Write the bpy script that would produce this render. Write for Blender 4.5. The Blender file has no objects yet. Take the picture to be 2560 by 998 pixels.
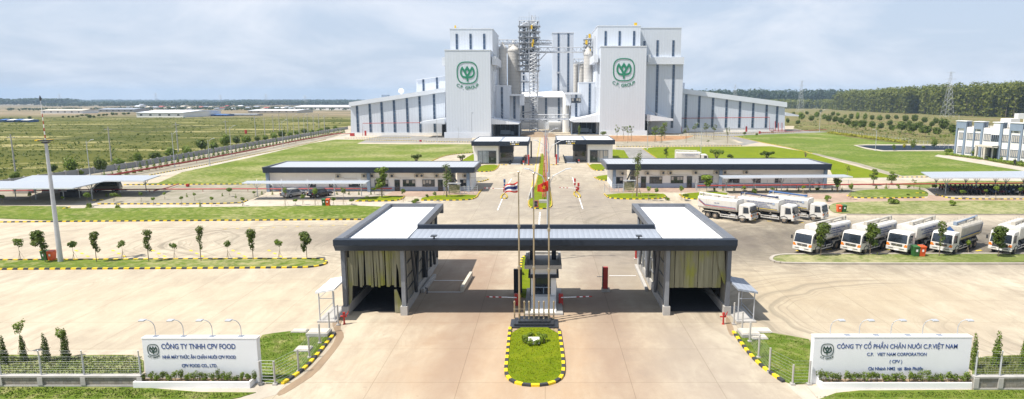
import bpy, bmesh, math, random
from math import sin, cos, tan, atan, pi, radians, sqrt
from mathutils import Vector, Matrix

random.seed(7)
S = bpy.context.scene
COL = S.collection

# ---------------------------------------------------------------- camera
F, CX, CY, HZ, H = 1600.0, 1363.0, 499.0, 238.0, 16.5     # focal, principal point, horizon (in 2560 px), eye height
PT = atan((CY - HZ) / F)
cam = bpy.data.cameras.new('camera'); cam.sensor_width = 36; cam.lens = F / 2560 * 36
cam.shift_x = -(CX - 1280) / 2560; cam.clip_end = 30000; cam.clip_start = .5
co = bpy.data.objects.new('camera', cam); COL.objects.link(co)
co.location = (0, 0, H); co.rotation_euler = (pi / 2 - PT, 0, 0); S.camera = co

# ---------------------------------------------------------------- light
SUN = Vector((-.51, -.22, 1.0)).normalized()
EXPOSURE = 0.52
sl = bpy.data.lights.new('sun', 'SUN'); sl.energy = 5.0; sl.angle = radians(.55); sl.color = (1, .945, .86)
so = bpy.data.objects.new('sun', sl); COL.objects.link(so); so.rotation_euler = SUN.to_track_quat('Z', 'Y').to_euler()
so.location = (0, 0, 200)
W = bpy.data.worlds.new('World'); S.world = W; W.use_nodes = True
nt = W.node_tree; N = nt.nodes; L = nt.links
for n in list(N): N.remove(n)
wo = N.new('ShaderNodeOutputWorld'); bg = N.new('ShaderNodeBackground'); bg.inputs[1].default_value = .10
sky = N.new('ShaderNodeTexSky'); sky.sky_type = 'NISHITA'; sky.sun_disc = False
sky.sun_elevation = math.asin(SUN.z); sky.sun_rotation = math.atan2(SUN.x, SUN.y) % (2 * pi)
sky.air_density = 1.2; sky.dust_density = 1.5; sky.ozone_density = 1.6; sky.altitude = 50
tc = N.new('ShaderNodeTexCoord')
sep = N.new('ShaderNodeSeparateXYZ'); L.new(tc.outputs['Generated'], sep.inputs[0])
def wmath(op, a, b=None):
    m = N.new('ShaderNodeMath'); m.operation = op
    for i, v in enumerate((a, b)):
        if v is None: continue
        if hasattr(v, 'links'): L.new(v, m.inputs[i])
        else: m.inputs[i].default_value = v
    return m.outputs[0]
den = wmath('ADD', wmath('MAXIMUM', sep.outputs[2], 0.0), .30)
cmb = N.new('ShaderNodeCombineXYZ'); L.new(wmath('DIVIDE', sep.outputs[0], den), cmb.inputs[0]); L.new(wmath('DIVIDE', sep.outputs[1], den), cmb.inputs[1])
n1 = N.new('ShaderNodeTexNoise'); n1.inputs['Scale'].default_value = 1.7; n1.inputs['Detail'].default_value = 7; n1.inputs['Roughness'].default_value = .58
n1.inputs['Distortion'].default_value = .4
L.new(cmb.outputs[0], n1.inputs['Vector'])
rp = N.new('ShaderNodeValToRGB'); rp.color_ramp.elements[0].position = .40; rp.color_ramp.elements[1].position = .66
L.new(n1.outputs[0], rp.inputs[0])
# thin high cloud: pale veil everywhere, thicker where the noise is high
veil = N.new('ShaderNodeMix'); veil.data_type = 'RGBA'; mr = N.new('ShaderNodeMapRange'); L.new(sep.outputs[2], mr.inputs[0])
for i_, v_ in enumerate((.15, .6, .85, .30)): mr.inputs[i_ + 1].default_value = v_
L.new(mr.outputs[0], veil.inputs[0])
L.new(sky.outputs[0], veil.inputs[6]); veil.inputs[7].default_value = (4.2, 4.95, 6.2, 1)
cl = N.new('ShaderNodeMix'); cl.data_type = 'RGBA'
L.new(wmath('MULTIPLY', rp.outputs[0], .65), cl.inputs[0]); L.new(veil.outputs[2], cl.inputs[6]); cl.inputs[7].default_value = (6.8, 7.0, 7.5, 1)
L.new(cl.outputs[2], bg.inputs[0]); L.new(bg.outputs[0], wo.inputs[0])
S.view_settings.view_transform = 'Standard'; S.view_settings.look = 'None'; S.view_settings.gamma = 1
S.view_settings.exposure = EXPOSURE; S.view_settings.use_curve_mapping = False
S.render.engine = 'CYCLES'; S.cycles.max_bounces = 6; S.cycles.volume_bounces = 0; S.cycles.transparent_max_bounces = 8
S.cycles.caustics_reflective = False; S.cycles.caustics_refractive = False

# ---------------------------------------------------------------- projection helpers: photo pixel -> place in the world
def ray(x, y):
    u = (x - CX) / F; v = (y - CY) / F
    return Vector((u, cos(PT) - v * sin(PT), -sin(PT) - v * cos(PT)))
def G(x, y, z=0.0):
    d = ray(x, y); t = (z - H) / d.z
    return Vector((d.x * t, d.y * t, z))
def P(x, y, Y):
    d = ray(x, y); t = Y / d.y
    return Vector((d.x * t, Y, H + d.z * t))
def ZT(yb, yt):                    # height of something standing at base pixel row yb that reaches row yt
    return P(CX, yt, G(CX, yb).y).z
def TZ(Y):                         # terrain: the land falls away gently beyond the site
    return 0.0 if Y < 430 else -(Y - 430) * .0108
def TG(x, y):                      # pixel on the falling terrain
    d = ray(x, y); t = 10.0
    if y > 300: return G(x, y)
    Y = 300.0
    while Y < 14000:
        if H + d.z * Y / d.y <= TZ(Y): break
        Y *= 1.01
    return Vector((d.x * Y / d.y, Y, TZ(Y)))

# ---------------------------------------------------------------- mesh builder
class MB:
    def __init__(s): s.v = []; s.f = []; s.m = []; s.mi = 0
    def poly(s, pts):
        b = len(s.v); s.v += [tuple(p) for p in pts]; s.f.append(tuple(range(b, b + len(pts)))); s.m.append(s.mi); return s
    def box(s, x0, x1, y0, y1, z0, z1, M=None):
        c = [(x0, y0, z0), (x1, y0, z0), (x1, y1, z0), (x0, y1, z0), (x0, y0, z1), (x1, y0, z1), (x1, y1, z1), (x0, y1, z1)]
        if M is not None: c = [tuple(M @ Vector(p)) for p in c]
        b = len(s.v); s.v += c
        for q in ((0, 3, 2, 1), (4, 5, 6, 7), (0, 1, 5, 4), (1, 2, 6, 5), (2, 3, 7, 6), (3, 0, 4, 7)):
            s.f.append(tuple(b + i for i in q)); s.m.append(s.mi)
        return s
    def ext(s, pts, vec):          # planar outline pushed along vec
        vec = Vector(vec); n = len(pts); b = len(s.v)
        pts = [Vector(p) for p in pts]
        nrm = Vector((0, 0, 0))
        for i in range(n): nrm += pts[i].cross(pts[(i + 1) % n])
        if nrm.dot(vec) > 0: pts = pts[::-1]
        s.v += [tuple(p) for p in pts] + [tuple(p + vec) for p in pts]
        s.f.append(tuple(range(b, b + n))); s.f.append(tuple(range(b + 2 * n - 1, b + n - 1, -1))); s.m += [s.mi] * 2
        for i in range(n):
            j = (i + 1) % n
            s.f.append((b + j, b + i, b + n + i, b + n + j)); s.m.append(s.mi)
        return s
    def tube(s, pts, r, n=6, r1=None, cap=True):
        pts = [Vector(p) for p in pts]; k = len(pts); b = len(s.v)
        r1 = r if r1 is None else r1
        for i, p in enumerate(pts):
            d = (pts[min(i + 1, k - 1)] - pts[max(i - 1, 0)]).normalized()
            a = d.cross(Vector((0, 0, 1)) if abs(d.z) < .9 else Vector((1, 0, 0))).normalized(); c = d.cross(a)
            rr = r + (r1 - r) * i / max(1, k - 1)
            for j in range(n):
                t = 2 * pi * j / n; s.v.append(tuple(p + (a * cos(t) + c * sin(t)) * rr))
        for i in range(k - 1):
            for j in range(n):
                q = (j + 1) % n
                s.f.append((b + i * n + j, b + i * n + q, b + (i + 1) * n + q, b + (i + 1) * n + j)); s.m.append(s.mi)
        if cap:
            s.f.append(tuple(b + j for j in reversed(range(n)))); s.f.append(tuple(b + (k - 1) * n + j for j in range(n))); s.m += [s.mi] * 2
        return s
    def lathe(s, c, prof, n=16):   # prof: (r, z)
        b = len(s.v)
        for r, z in prof:
            for j in range(n):
                t = 2 * pi * j / n; s.v.append((c[0] + r * cos(t), c[1] + r * sin(t), c[2] + z))
        for i in range(len(prof) - 1):
            for j in range(n):
                q = (j + 1) % n
                s.f.append((b + i * n + j, b + i * n + q, b + (i + 1) * n + q, b + (i + 1) * n + j)); s.m.append(s.mi)
        s.f.append(tuple(b + (len(prof) - 1) * n + j for j in range(n))); s.m.append(s.mi)
        return s
    def disc(s, c, axis, r, w, n=16):   # wheel-like cylinder
        axis = Vector(axis).normalized(); s.tube([Vector(c) - axis * w / 2, Vector(c) + axis * w / 2], r, n); return s
    def build(s, name, mats, parent=None, smooth=False, origin=None, bevel=0):
        me = bpy.data.meshes.new(name)
        off = Vector((0, 0, 0)); p = parent
        while p is not None: off += p.location; p = p.parent
        if parent is None:
            if origin is None and s.v:
                xs = [q[0] for q in s.v]; ys = [q[1] for q in s.v]; zs = [q[2] for q in s.v]
                origin = ((min(xs) + max(xs)) / 2, (min(ys) + max(ys)) / 2, min(zs))
            off = Vector(origin or (0, 0, 0))
        me.from_pydata([(a - off.x, b - off.y, c - off.z) for a, b, c in s.v], [], s.f)
        if not isinstance(mats, (list, tuple)): mats = [mats]
        for m in mats: me.materials.append(m)
        me.polygons.foreach_set('material_index', s.m)
        if smooth: me.polygons.foreach_set('use_smooth', [True] * len(s.f))
        me.update()
        o = bpy.data.objects.new(name, me); COL.objects.link(o)
        if parent is not None: o.parent = parent
        else: o.location = off
        if bevel:
            bv = o.modifiers.new('bevel', 'BEVEL'); bv.width = bevel; bv.segments = 2; bv.limit_method = 'ANGLE'; bv.angle_limit = radians(40)
        return o

def tag(o, label=None, cat=None, group=None, kind=None):
    if label: o['label'] = label
    if cat: o['category'] = cat
    if group: o['group'] = group
    if kind: o['kind'] = kind
    return o
def thing(name, label, cat, loc=(0, 0, 0), group=None):
    o = bpy.data.objects.new(name, None); COL.objects.link(o); o.location = loc; o.empty_display_size = .3
    return tag(o, label, cat, group)
KIDS = {}
def kids(o): return [c for c in o.children]
def dup(o, parent=None, loc=None, rz=None, sc=None, label=None, group=None):
    c = o.copy(); COL.objects.link(c); c.parent = parent
    for ch in kids(o): dup(ch, c)
    if loc is not None: c.location = loc
    if rz is not None: c.rotation_euler = (0, 0, rz)
    if sc is not None: c.scale = sc if isinstance(sc, (tuple, list)) else (sc, sc, sc)
    if label: c['label'] = label
    if group: c['group'] = group
    return c
ORD = 'first second third fourth fifth sixth seventh eighth ninth tenth eleventh twelfth thirteenth fourteenth fifteenth sixteenth seventeenth eighteenth nineteenth twentieth'.split()
def ordw(i):
    if i < 20: return ORD[i]
    tens = ['twenty', 'thirty', 'forty', 'fifty', 'sixty', 'seventy', 'eighty', 'ninety']; t, u = divmod(i + 1, 10)
    if u == 0: return tens[t - 2][:-1] + 'ieth'
    return tens[t - 2] + '-' + ORD[u - 1]

# ---------------------------------------------------------------- materials
class NT:
    def __init__(s, name):
        s.m = bpy.data.materials.new(name); s.m.use_nodes = True; s.t = s.m.node_tree; s.b = s.t.nodes['Principled BSDF']
        s.co = s.t.nodes.new('ShaderNodeTexCoord').outputs['Object']
    def n(s, kind, **kw):
        x = s.t.nodes.new(kind)
        for k, v in kw.items(): setattr(x, k, v)
        return x
    def put(s, sock, v):
        if hasattr(v, 'links'): s.t.links.new(v, sock)
        else:
            if isinstance(v, (tuple, list)) and len(v) == 3 and sock.type == 'RGBA': v = (*v, 1)
            sock.default_value = v
    def world(s): return s.n('ShaderNodeNewGeometry').outputs['Position']
    def map(s, vec, scale=(1, 1, 1), loc=(0, 0, 0), rot=(0, 0, 0)):
        m = s.n('ShaderNodeMapping'); s.put(m.inputs[0], vec); m.inputs[1].default_value = loc; m.inputs[2].default_value = rot; m.inputs[3].default_value = scale
        return m.outputs[0]
    def noise(s, vec, scale, detail=4, rough=.55, dist=0):
        x = s.n('ShaderNodeTexNoise'); s.put(x.inputs['Vector'], vec); x.inputs['Scale'].default_value = scale
        x.inputs['Detail'].default_value = detail; x.inputs['Roughness'].default_value = rough; x.inputs['Distortion'].default_value = dist
        return x.outputs[0]
    def ramp(s, v, a, b, lo=0.0, hi=1.0):
        x = s.n('ShaderNodeMapRange'); s.put(x.inputs[0], v); x.inputs[1].default_value = a; x.inputs[2].default_value = b
        x.inputs[3].default_value = lo; x.inputs[4].default_value = hi; x.clamp = True
        return x.outputs[0]
    def math(s, op, a, b=0.0):
        x = s.n('ShaderNodeMath', operation=op); s.put(x.inputs[0], a); s.put(x.inputs[1], b); return x.outputs[0]
    def mix(s, f, a, b, bt='MIX'):
        x = s.n('ShaderNodeMix', data_type='RGBA', blend_type=bt); s.put(x.inputs[0], f); s.put(x.inputs[6], a); s.put(x.inputs[7], b); return x.outputs[2]
    def bump(s, h, strength=.3, dist=.02):
        x = s.n('ShaderNodeBump'); s.put(x.inputs['Height'], h); x.inputs['Strength'].default_value = strength; x.inputs['Distance'].default_value = dist
        s.t.links.new(x.outputs[0], s.b.inputs['Normal'])
    def done(s, col, rough=.7, metal=0.0, spec=None):
        s.put(s.b.inputs['Base Color'], col); s.put(s.b.inputs['Roughness'], rough); s.b.inputs['Metallic'].default_value = metal
        if spec is not None: s.b.inputs['Specular IOR Level'].default_value = spec
        return s.m
def sc3(c, k): return tuple(min(1, x * k) for x in c)
def plain(name, c, rough=.6, metal=0.0, var=.12, scale=1.5, dirt=.0, spec=None, stretch=(1, 1, 1)):
    t = NT(name); v = t.map(t.co, stretch)
    f = t.ramp(t.noise(v, scale, 5, .6), .3, .7)
    col = t.mix(f, sc3(c, 1 - var), sc3(c, 1 + var))
    if dirt:
        g = t.ramp(t.noise(t.map(t.co, (1.3, 1.3, .25)), 2.2, 6, .7), .52, .78)
        col = t.mix(t.math('MULTIPLY', g, dirt), col, (.20, .165, .12))
    return t.done(col, rough, metal, spec)
def ribbed(name, c, axis='X', pitch=.35, rough=.45, metal=0.0, var=.05, depth=.03, streak=.10, seam=0.0):
    t = NT(name)
    w = t.n('ShaderNodeTexWave', wave_type='BANDS', bands_direction=axis, wave_profile='SIN')
    t.put(w.inputs['Vector'], t.co); w.inputs['Scale'].default_value = 1 / pitch * .314159 ; w.inputs['Distortion'].default_value = 0
    s1 = t.noise(t.map(t.co, (1, 1, .03) if axis != 'Z' else (.1, 1, 1)), .9, 5, .7)
    s2 = t.noise(t.co, .09, 3, .6)
    col = t.mix(t.ramp(s1, .3, .75), sc3(c, 1 + var), sc3(c, 1 - streak))
    col = t.mix(t.ramp(s2, .35, .65), col, sc3(c, 1 - var))
    if seam:
        col = t.mix(t.math('MULTIPLY', t.ramp(w.outputs[1], .0, .14, 1, 0), seam), col, sc3(c, .55))
    t.bump(w.outputs[1], .6, depth)
    return t.done(col, rough, metal)
M = {}
M['white_wall'] = plain('white render', (.78, .77, .74), .8, var=.03, scale=.6, dirt=.10)
M['white_paint'] = plain('white paint', (.80, .80, .80), .5, var=.03, scale=.8)
M['sign_white'] = plain('sign white', (.70, .72, .75), .45, var=.03, scale=.5)
M['clad'] = ribbed('pale metal cladding', (.60, .64, .70), 'X', 1.1, .5, var=.03, streak=.07, seam=.12)
M['clad_side'] = ribbed('pale metal cladding side', (.60, .64, .70), 'Y', 1.1, .5, var=.03, streak=.07, seam=.12)
M['clad_edge'] = plain('cladding trim', (.66, .69, .74), .45, var=.04, scale=.3)
M['roof_white'] = ribbed('white roof sheet', (.74, .77, .82), 'X', .9, .45, var=.03, streak=.05, seam=.2)
M['roof_bright'] = ribbed('bright white roof sheet', (.84, .85, .86), 'X', .6, .4, var=.02, streak=.03, seam=.2)
M['roof_pale'] = ribbed('pale grey roof sheet', (.37, .39, .42), 'X', .6, .55, var=.04, depth=.04, streak=.08, seam=.3)
M['roof_grey'] = ribbed('blue grey roof sheet', (.29, .32, .37), 'X', .42, .5, var=.05, depth=.03, streak=.08, seam=.35)
M['roof_carport'] = ribbed('silver roof sheet', (.36, .39, .43), 'X', .6, .4, var=.05, streak=.12, seam=.25)
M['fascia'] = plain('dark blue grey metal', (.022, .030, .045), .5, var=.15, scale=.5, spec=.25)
M['fascia_light'] = plain('grey flashing', (.12, .13, .15), .6, var=.1)
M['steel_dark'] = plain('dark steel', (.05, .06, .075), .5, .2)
M['steel'] = plain('galvanised steel', (.47, .49, .52), .5, .3, var=.12, scale=1)
M['stainless'] = plain('stainless steel', (.55, .54, .52), .28, .9, var=.08)
M['glass'] = plain('dark glass', (.022, .03, .042), .08, var=.5, scale=.8, spec=.8)
M['glass_blue'] = plain('blue strip glazing', (.035, .065, .12), .15, var=.45, scale=.7, spec=.8)
M['glass_pale'] = plain('pale glass', (.30, .35, .39), .12, var=.3, scale=.8, spec=.8)
M['curtain'] = plain('window curtain', (.45, .42, .37), .8, var=.35, scale=3, stretch=(3, 3, .1))
M['blue_grey'] = plain('blue grey paint', (.20, .255, .33), .75, var=.06)
M['band'] = plain('pale blue grey band', (.35, .41, .50), .75, var=.06)
M['concrete_wall'] = plain('concrete', (.40, .385, .36), .9, var=.12, scale=1.2, dirt=.3)
M['gate_post'] = plain('grey steel post', (.20, .215, .235), .6, var=.12, dirt=.2)
M['band_wall'] = plain('grey precast wall', (.26, .27, .28), .9, var=.15, scale=.6)
M['silo'] = ribbed('silo concrete', (.56, .54, .505), 'Z', 1.5, .9, var=.08, streak=.22, seam=.25)
M['red'] = plain('red paint', (.42, .028, .022), .5, var=.15)
M['red_pipe'] = plain('red pipe', (.36, .05, .04), .55, var=.2)
M['orange'] = plain('orange plastic', (.75, .10, .02), .45, var=.08)
M['green_bin'] = plain('green plastic', (.035, .13, .035), .45, var=.1)
M['yellow'] = plain('yellow paint', (.74, .52, .01), .7, var=.15, scale=4, dirt=.25)
M['black'] = plain('black paint', (.035, .037, .042), .75, var=.3, scale=4)
M['tyre'] = plain('rubber', (.022, .022, .022), .85, var=.25, dirt=.35)
M['rim'] = plain('dusty rim', (.26, .21, .16), .7, var=.25)
M['truck'] = plain('dusty white truck paint', (.62, .60, .56), .4, var=.07, scale=1.2, dirt=.32)
M['truck_dirty'] = plain('dirty white truck paint', (.44, .41, .35), .5, var=.10, scale=1.2, dirt=.5)
M['truck_blue'] = plain('blue truck paint', (.035, .10, .26), .45, var=.12, dirt=.15)
M['navy'] = plain('navy paint', (.02, .035, .09), .5, var=.15)
M['chassis'] = plain('chassis', (.02, .024, .032), .7, var=.3)
M['amber'] = plain('amber lens', (.75, .20, .02), .25)
M['lens'] = plain('clear lens', (.6, .62, .62), .15)
M['letter_blue'] = plain('blue letters', (.018, .06, .22), .4, var=.05)
M['letter_dark'] = plain('dark green letters', (.015, .05, .045), .4, var=.05)
M['logo_green'] = plain('green letters', (.015, .20, .11), .45, var=.05)
M['granite'] = plain('dark granite', (.025, .028, .034), .3, var=.4, scale=12)
M['gold'] = plain('champagne steel', (.45, .38, .27), .3, .7, var=.1)
M['bark'] = plain('bark', (.17, .13, .09), .9, var=.3, scale=6)
M['stake'] = plain('bamboo stake', (.33, .27, .17), .8, var=.2)
M['wood'] = plain('wood', (.30, .23, .15), .8, var=.2)
M['cream'] = plain('far cream wall', (.52, .48, .40), .8)
M['blue_roof'] = plain('blue roof', (.05, .13, .33), .6)
t = NT('motorbike paint'); r_ = t.n('ShaderNodeObjectInfo').outputs['Random']; c_ = t.mix(t.ramp(r_, .78, .80), (.015, .017, .022), (.16, .02, .02)); c_ = t.mix(t.ramp(r_, .88, .89), c_, (.04, .08, .18)); c_ = t.mix(t.ramp(r_, .95, .96), c_, (.45, .45, .45)); M['dark_mass'] = t.done(c_, .4)
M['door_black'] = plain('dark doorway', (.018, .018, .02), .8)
M['yellow_machine'] = plain('yellow machinery', (.70, .45, .01), .5)
M['skin'] = plain('skin', (.35, .19, .12), .6); M['cloth_dark'] = plain('dark cloth', (.02, .02, .028), .9)
M['car_silver'] = plain('silver car paint', (.50, .50, .49), .3, .4, var=.05, dirt=.1); M['car_black'] = plain('black car paint', (.012, .013, .016), .15, 0, spec=.8)
M['car_bronze'] = plain('bronze car paint', (.17, .15, .13), .3, .4)
M['flag_red'] = plain('red flag cloth', (.62, .04, .012), .8, var=.06); M['flag_white'] = plain('white flag cloth', (.8, .8, .8), .8, var=.05)
M['flag_blue'] = plain('blue flag cloth', (.02, .035, .16), .8, var=.06); M['flag_yellow'] = plain('yellow star', (.85, .60, .02), .8)
# strip curtain: olive and grey bands with algae stains
t = NT('strip curtain'); z = t.noise(t.map(t.co, (5, 5, .25)), 1.0, 5, .7); g2 = t.noise(t.map(t.co, (1.2, 1.2, .5)), .8, 3)
c_ = t.mix(t.ramp(z, .3, .7), (.155, .15, .085), (.29, .28, .19)); c_ = t.mix(t.ramp(g2, .5, .68), c_, (.24, .25, .03)); M['strip'] = t.done(c_, .55)
t = NT('wall sheet'); w = t.n('ShaderNodeTexWave', bands_direction='Y'); t.put(w.inputs['Vector'], t.co); w.inputs['Scale'].default_value = 1.2
t.bump(w.outputs[1], .6, .03); M['gate_wall'] = t.done(t.mix(t.ramp(t.noise(t.map(t.co, (1, 1.5, .1)), 1.2, 4, .7), .3, .7), (.17, .165, .14), (.32, .31, .27)), .6)
# block wall
t = NT('block wall'); b = t.n('ShaderNodeTexBrick'); t.put(b.inputs['Vector'], t.map(t.co, (1, 1, 1), rot=(pi / 2, 0, 0)))
b.inputs['Scale'].default_value = 1; b.inputs['Brick Width'].default_value = .42; b.inputs['Row Height'].default_value = .2; b.inputs['Mortar Size'].default_value = .012
b.inputs['Color1'].default_value = (.33, .30, .25, 1); b.inputs['Color2'].default_value = (.22, .21, .20, 1); b.inputs['Mortar'].default_value = (.15, .13, .11, 1)
M['blocks'] = t.done(t.mix(t.ramp(t.noise(t.co, 2.5, 5, .7), .4, .75), b.outputs[0], (.16, .14, .11)), .9)

def leafmat(name, a, b, c):
    t = NT(name); r = t.n('ShaderNodeNewGeometry').outputs['Random Per Island']
    oi = t.n('ShaderNodeObjectInfo').outputs['Random']
    f = t.ramp(t.noise(t.co, .9, 3), .35, .65)
    col = t.mix(r, a, b); col = t.mix(t.math('MULTIPLY', f, .55), col, c)
    col = t.mix(t.math('MULTIPLY', oi, .25), col, sc3(a, .8))
    t.b.inputs['Transmission Weight'].default_value = 0
    tr = t.n('ShaderNodeBsdfTranslucent'); t.put(tr.inputs[0], t.mix(.5, col, (.20, .28, .02)))
    mx = t.n('ShaderNodeMixShader'); mx.inputs[0].default_value = .22
    t.done(col, .5, spec=.25)
    out = t.t.nodes['Material Output']; t.t.links.new(t.b.outputs[0], mx.inputs[1]); t.t.links.new(tr.outputs[0], mx.inputs[2]); t.t.links.new(mx.outputs[0], out.inputs[0])
    return t.m
M['leaf'] = leafmat('green leaves', (0.058, 0.100, 0.013), (0.143, 0.218, 0.023), (0.245, 0.307, 0.026))
M['leaf_light'] = leafmat('light leaves', (0.097, 0.166, 0.015), (0.207, 0.285, 0.030), (0.275, 0.332, 0.030))
M['leaf_dark'] = leafmat('dark leaves', (.036, .066, .008), (.088, .132, .014), (.125, .155, .016))
M['leaf_forest'] = leafmat('forest leaves', (.060, .088, .010), (.165, .180, .018), (.22, .21, .02))
M['leaf_far'] = leafmat('far forest leaves', (0.020, 0.038, 0.022), (0.032, 0.054, 0.025), (0.041, 0.063, 0.028))  # leaf colour shifted towards blue, painting in the haze of distance
M['leaf_sparse'] = leafmat('sparse leaves', (0.072, 0.108, 0.030), (0.144, 0.192, 0.048), (0.180, 0.204, 0.060))
M['leaf_yellow'] = leafmat('yellow hedge leaves', (.25, .24, .02), (.42, .36, .03), (.2, .25, .03))

def grassmat(name, a, b, c, dry, dryness, sc=1.0):
    t = NT(name); w = t.world()
    f1 = t.noise(w, .16 * sc, 4, .6, .5); f2 = t.noise(w, 1.1 * sc, 6, .72); f3 = t.noise(w, 9 * sc, 4, .7); f4 = t.noise(w, .05 * sc, 3, .6)
    col = t.mix(t.ramp(f1, .36, .64), a, b); col = t.mix(t.math('MULTIPLY', t.ramp(f2, .42, .7), .8), col, c)
    col = t.mix(t.math('MULTIPLY', t.ramp(f3, .35, .7), .35), col, sc3(a, .55))
    d = t.ramp(t.math('ADD', t.math('MULTIPLY', f4, .5), t.math('MULTIPLY', f2, .5)), .62 - dryness, .74 - dryness * .7)
    col = t.mix(t.math('MULTIPLY', d, .8), col, dry); g5 = t.noise(w, .33, 5, .7, .8); col = t.mix(t.math('MULTIPLY', t.ramp(g5, .50, .66), .4), col, sc3(a, .62))
    t.bump(f3, .7, .12)
    return t.done(col, .95, spec=.1)
M['lawn'] = grassmat('lawn', (.090, .145, .016), (.145, .195, .028), (.215, .24, .050), (.40, .35, .19), .15)
M['lawn_dry'] = grassmat('dry lawn', (.115, .160, .034), (.180, .21, .058), (.25, .27, .10), (.40, .36, .21), .14)
M['lawn_lush'] = grassmat('lush lawn', (.125, .180, .005), (.170, .215, .007), (.22, .245, .012), (.26, .24, .04), -.02)
M['lawn_deep'] = grassmat('deep green lawn', (.085, .145, .016), (.135, .190, .026), (.200, .230, .045), (.38, .33, .17), .12)
# ---------------------------------------------------------------- ground materials
def concrete_mat(name, base, warm, stain, stainamt, joints=True, tyre=0.0, centers=(), rust=None, grey_at=None):
    base, warm, stain = sc3(base, .74), sc3(warm, .74), sc3(stain, .66)
    t = NT(name); w = t.world()
    f0 = t.noise(w, .035, 4, .6, .6); f1 = t.noise(w, .35, 6, .7, .4); f2 = t.noise(w, 5, 5, .75)
    col = t.mix(t.ramp(f0, .38, .62), base, warm)
    col = t.mix(t.math('MULTIPLY', t.ramp(f1, .4, .75), .35), col, sc3(base, 1.12))
    col = t.mix(t.math('MULTIPLY', t.ramp(f2, .45, .8), .16), col, sc3(base, .68))
    f5 = t.noise(t.map(w, (1.0, .45, 1)), .62, 6, .72, .8); col = t.mix(t.math('MULTIPLY', t.ramp(f5, .44, .66), .55), col, sc3(stain, .95)); f6 = t.noise(w, .11, 5, .65, 1.0); col = t.mix(t.math('MULTIPLY', t.ramp(f6, .46, .62), .42), col, sc3(stain, 1.05)); f7 = t.noise(t.map(w, (1, .6, 1)), .23, 6, .7, .6); col = t.mix(t.math('MULTIPLY', t.ramp(f7, .55, .68), .5), col, sc3(warm, 1.18)); f8 = t.noise(w, 1.9, 3, .6); col = t.mix(t.math('MULTIPLY', t.ramp(f8, .68, .72), .35), col, sc3(stain, .5))
    # streaks of dust dragged by traffic
    st = t.noise(t.map(w, (.5, .09, 1), rot=(0, 0, .15)), 1.3, 6, .7, .6)
    col = t.mix(t.math('MULTIPLY', t.ramp(st, .42, .68), stainamt), col, stain)
    sx = t.n('ShaderNodeSeparateXYZ'); t.put(sx.inputs[0], w)
    def blob(cx, cy, rx, ry, lo=.3, hi=1.0):
        a = t.math('DIVIDE', t.math('SUBTRACT', sx.outputs[0], cx), rx); b = t.math('DIVIDE', t.math('SUBTRACT', sx.outputs[1], cy), ry)
        r = t.math('SQRT', t.math('ADD', t.math('MULTIPLY', a, a), t.math('MULTIPLY', b, b)))
        r = t.math('ADD', r, t.math('MULTIPLY', t.math('SUBTRACT', f1, .5), .7))
        return t.ramp(r, lo, hi, 1, 0)
    for (cx, cy, rx, ry, c, k) in (rust or []):
        g = t.math('MULTIPLY', blob(cx, cy, rx, ry), t.ramp(t.noise(t.map(w, (.6, .25, 1)), .7, 5, .7), .3, .7, .6, 1))
        col = t.mix(t.math('MULTIPLY', g, k), col, sc3(c, .74))
    # tyre marks: thin dark arcs round turning centres
    for (cx, cy, rmin, rmax, k, freq, rx) in centers:
        a = t.math('DIVIDE', t.math('SUBTRACT', sx.outputs[0], cx), rx); b = t.math('SUBTRACT', sx.outputs[1], cy)
        r = t.math('SQRT', t.math('ADD', t.math('MULTIPLY', a, a), t.math('MULTIPLY', b, b)))
        wob = t.math('MULTIPLY', t.math('SUBTRACT', t.noise(w, .12, 2), .5), 3.0)
        rn = t.n('ShaderNodeTexNoise', noise_dimensions='1D'); t.put(rn.inputs['W'], t.math('ADD', r, wob)); rn.inputs['Scale'].default_value = freq
        rn.inputs['Detail'].default_value = 5; rn.inputs['Roughness'].default_value = .8
        line = t.ramp(rn.outputs[0], .50, .62)
        band = t.math('MULTIPLY', t.ramp(r, rmin, rmin + (rmax - rmin) * .3), t.ramp(r, rmin + (rmax - rmin) * .6, rmax, 1, 0))
        ang = t.ramp(t.noise(w, .07, 3, .6), .36, .52)
        col = t.mix(t.math('MULTIPLY', t.math('MULTIPLY', t.math('MULTIPLY', line, band), ang), k), col, sc3(base, .38))
    if joints:
        b = t.n('ShaderNodeTexBrick'); t.put(b.inputs['Vector'], w); b.inputs['Scale'].default_value = 1; b.offset = 0; b.inputs['Brick Width'].default_value = 5; b.inputs['Row Height'].default_value = 5
        b.inputs['Mortar Size'].default_value = .022; b.inputs['Color1'].default_value = (1, 1, 1, 1); b.inputs['Color2'].default_value = (.955, .955, .95, 1); b.inputs['Mortar'].default_value = (.66, .64, .60, 1)
        col = t.mix(.8, col, b.outputs[0], 'MULTIPLY')
    t.bump(f2, .25, .02)
    return t.done(col, .88, spec=.25)
CREAM = (.63, .55, .41); CREAM2 = (.65, .575, .445)
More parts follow.
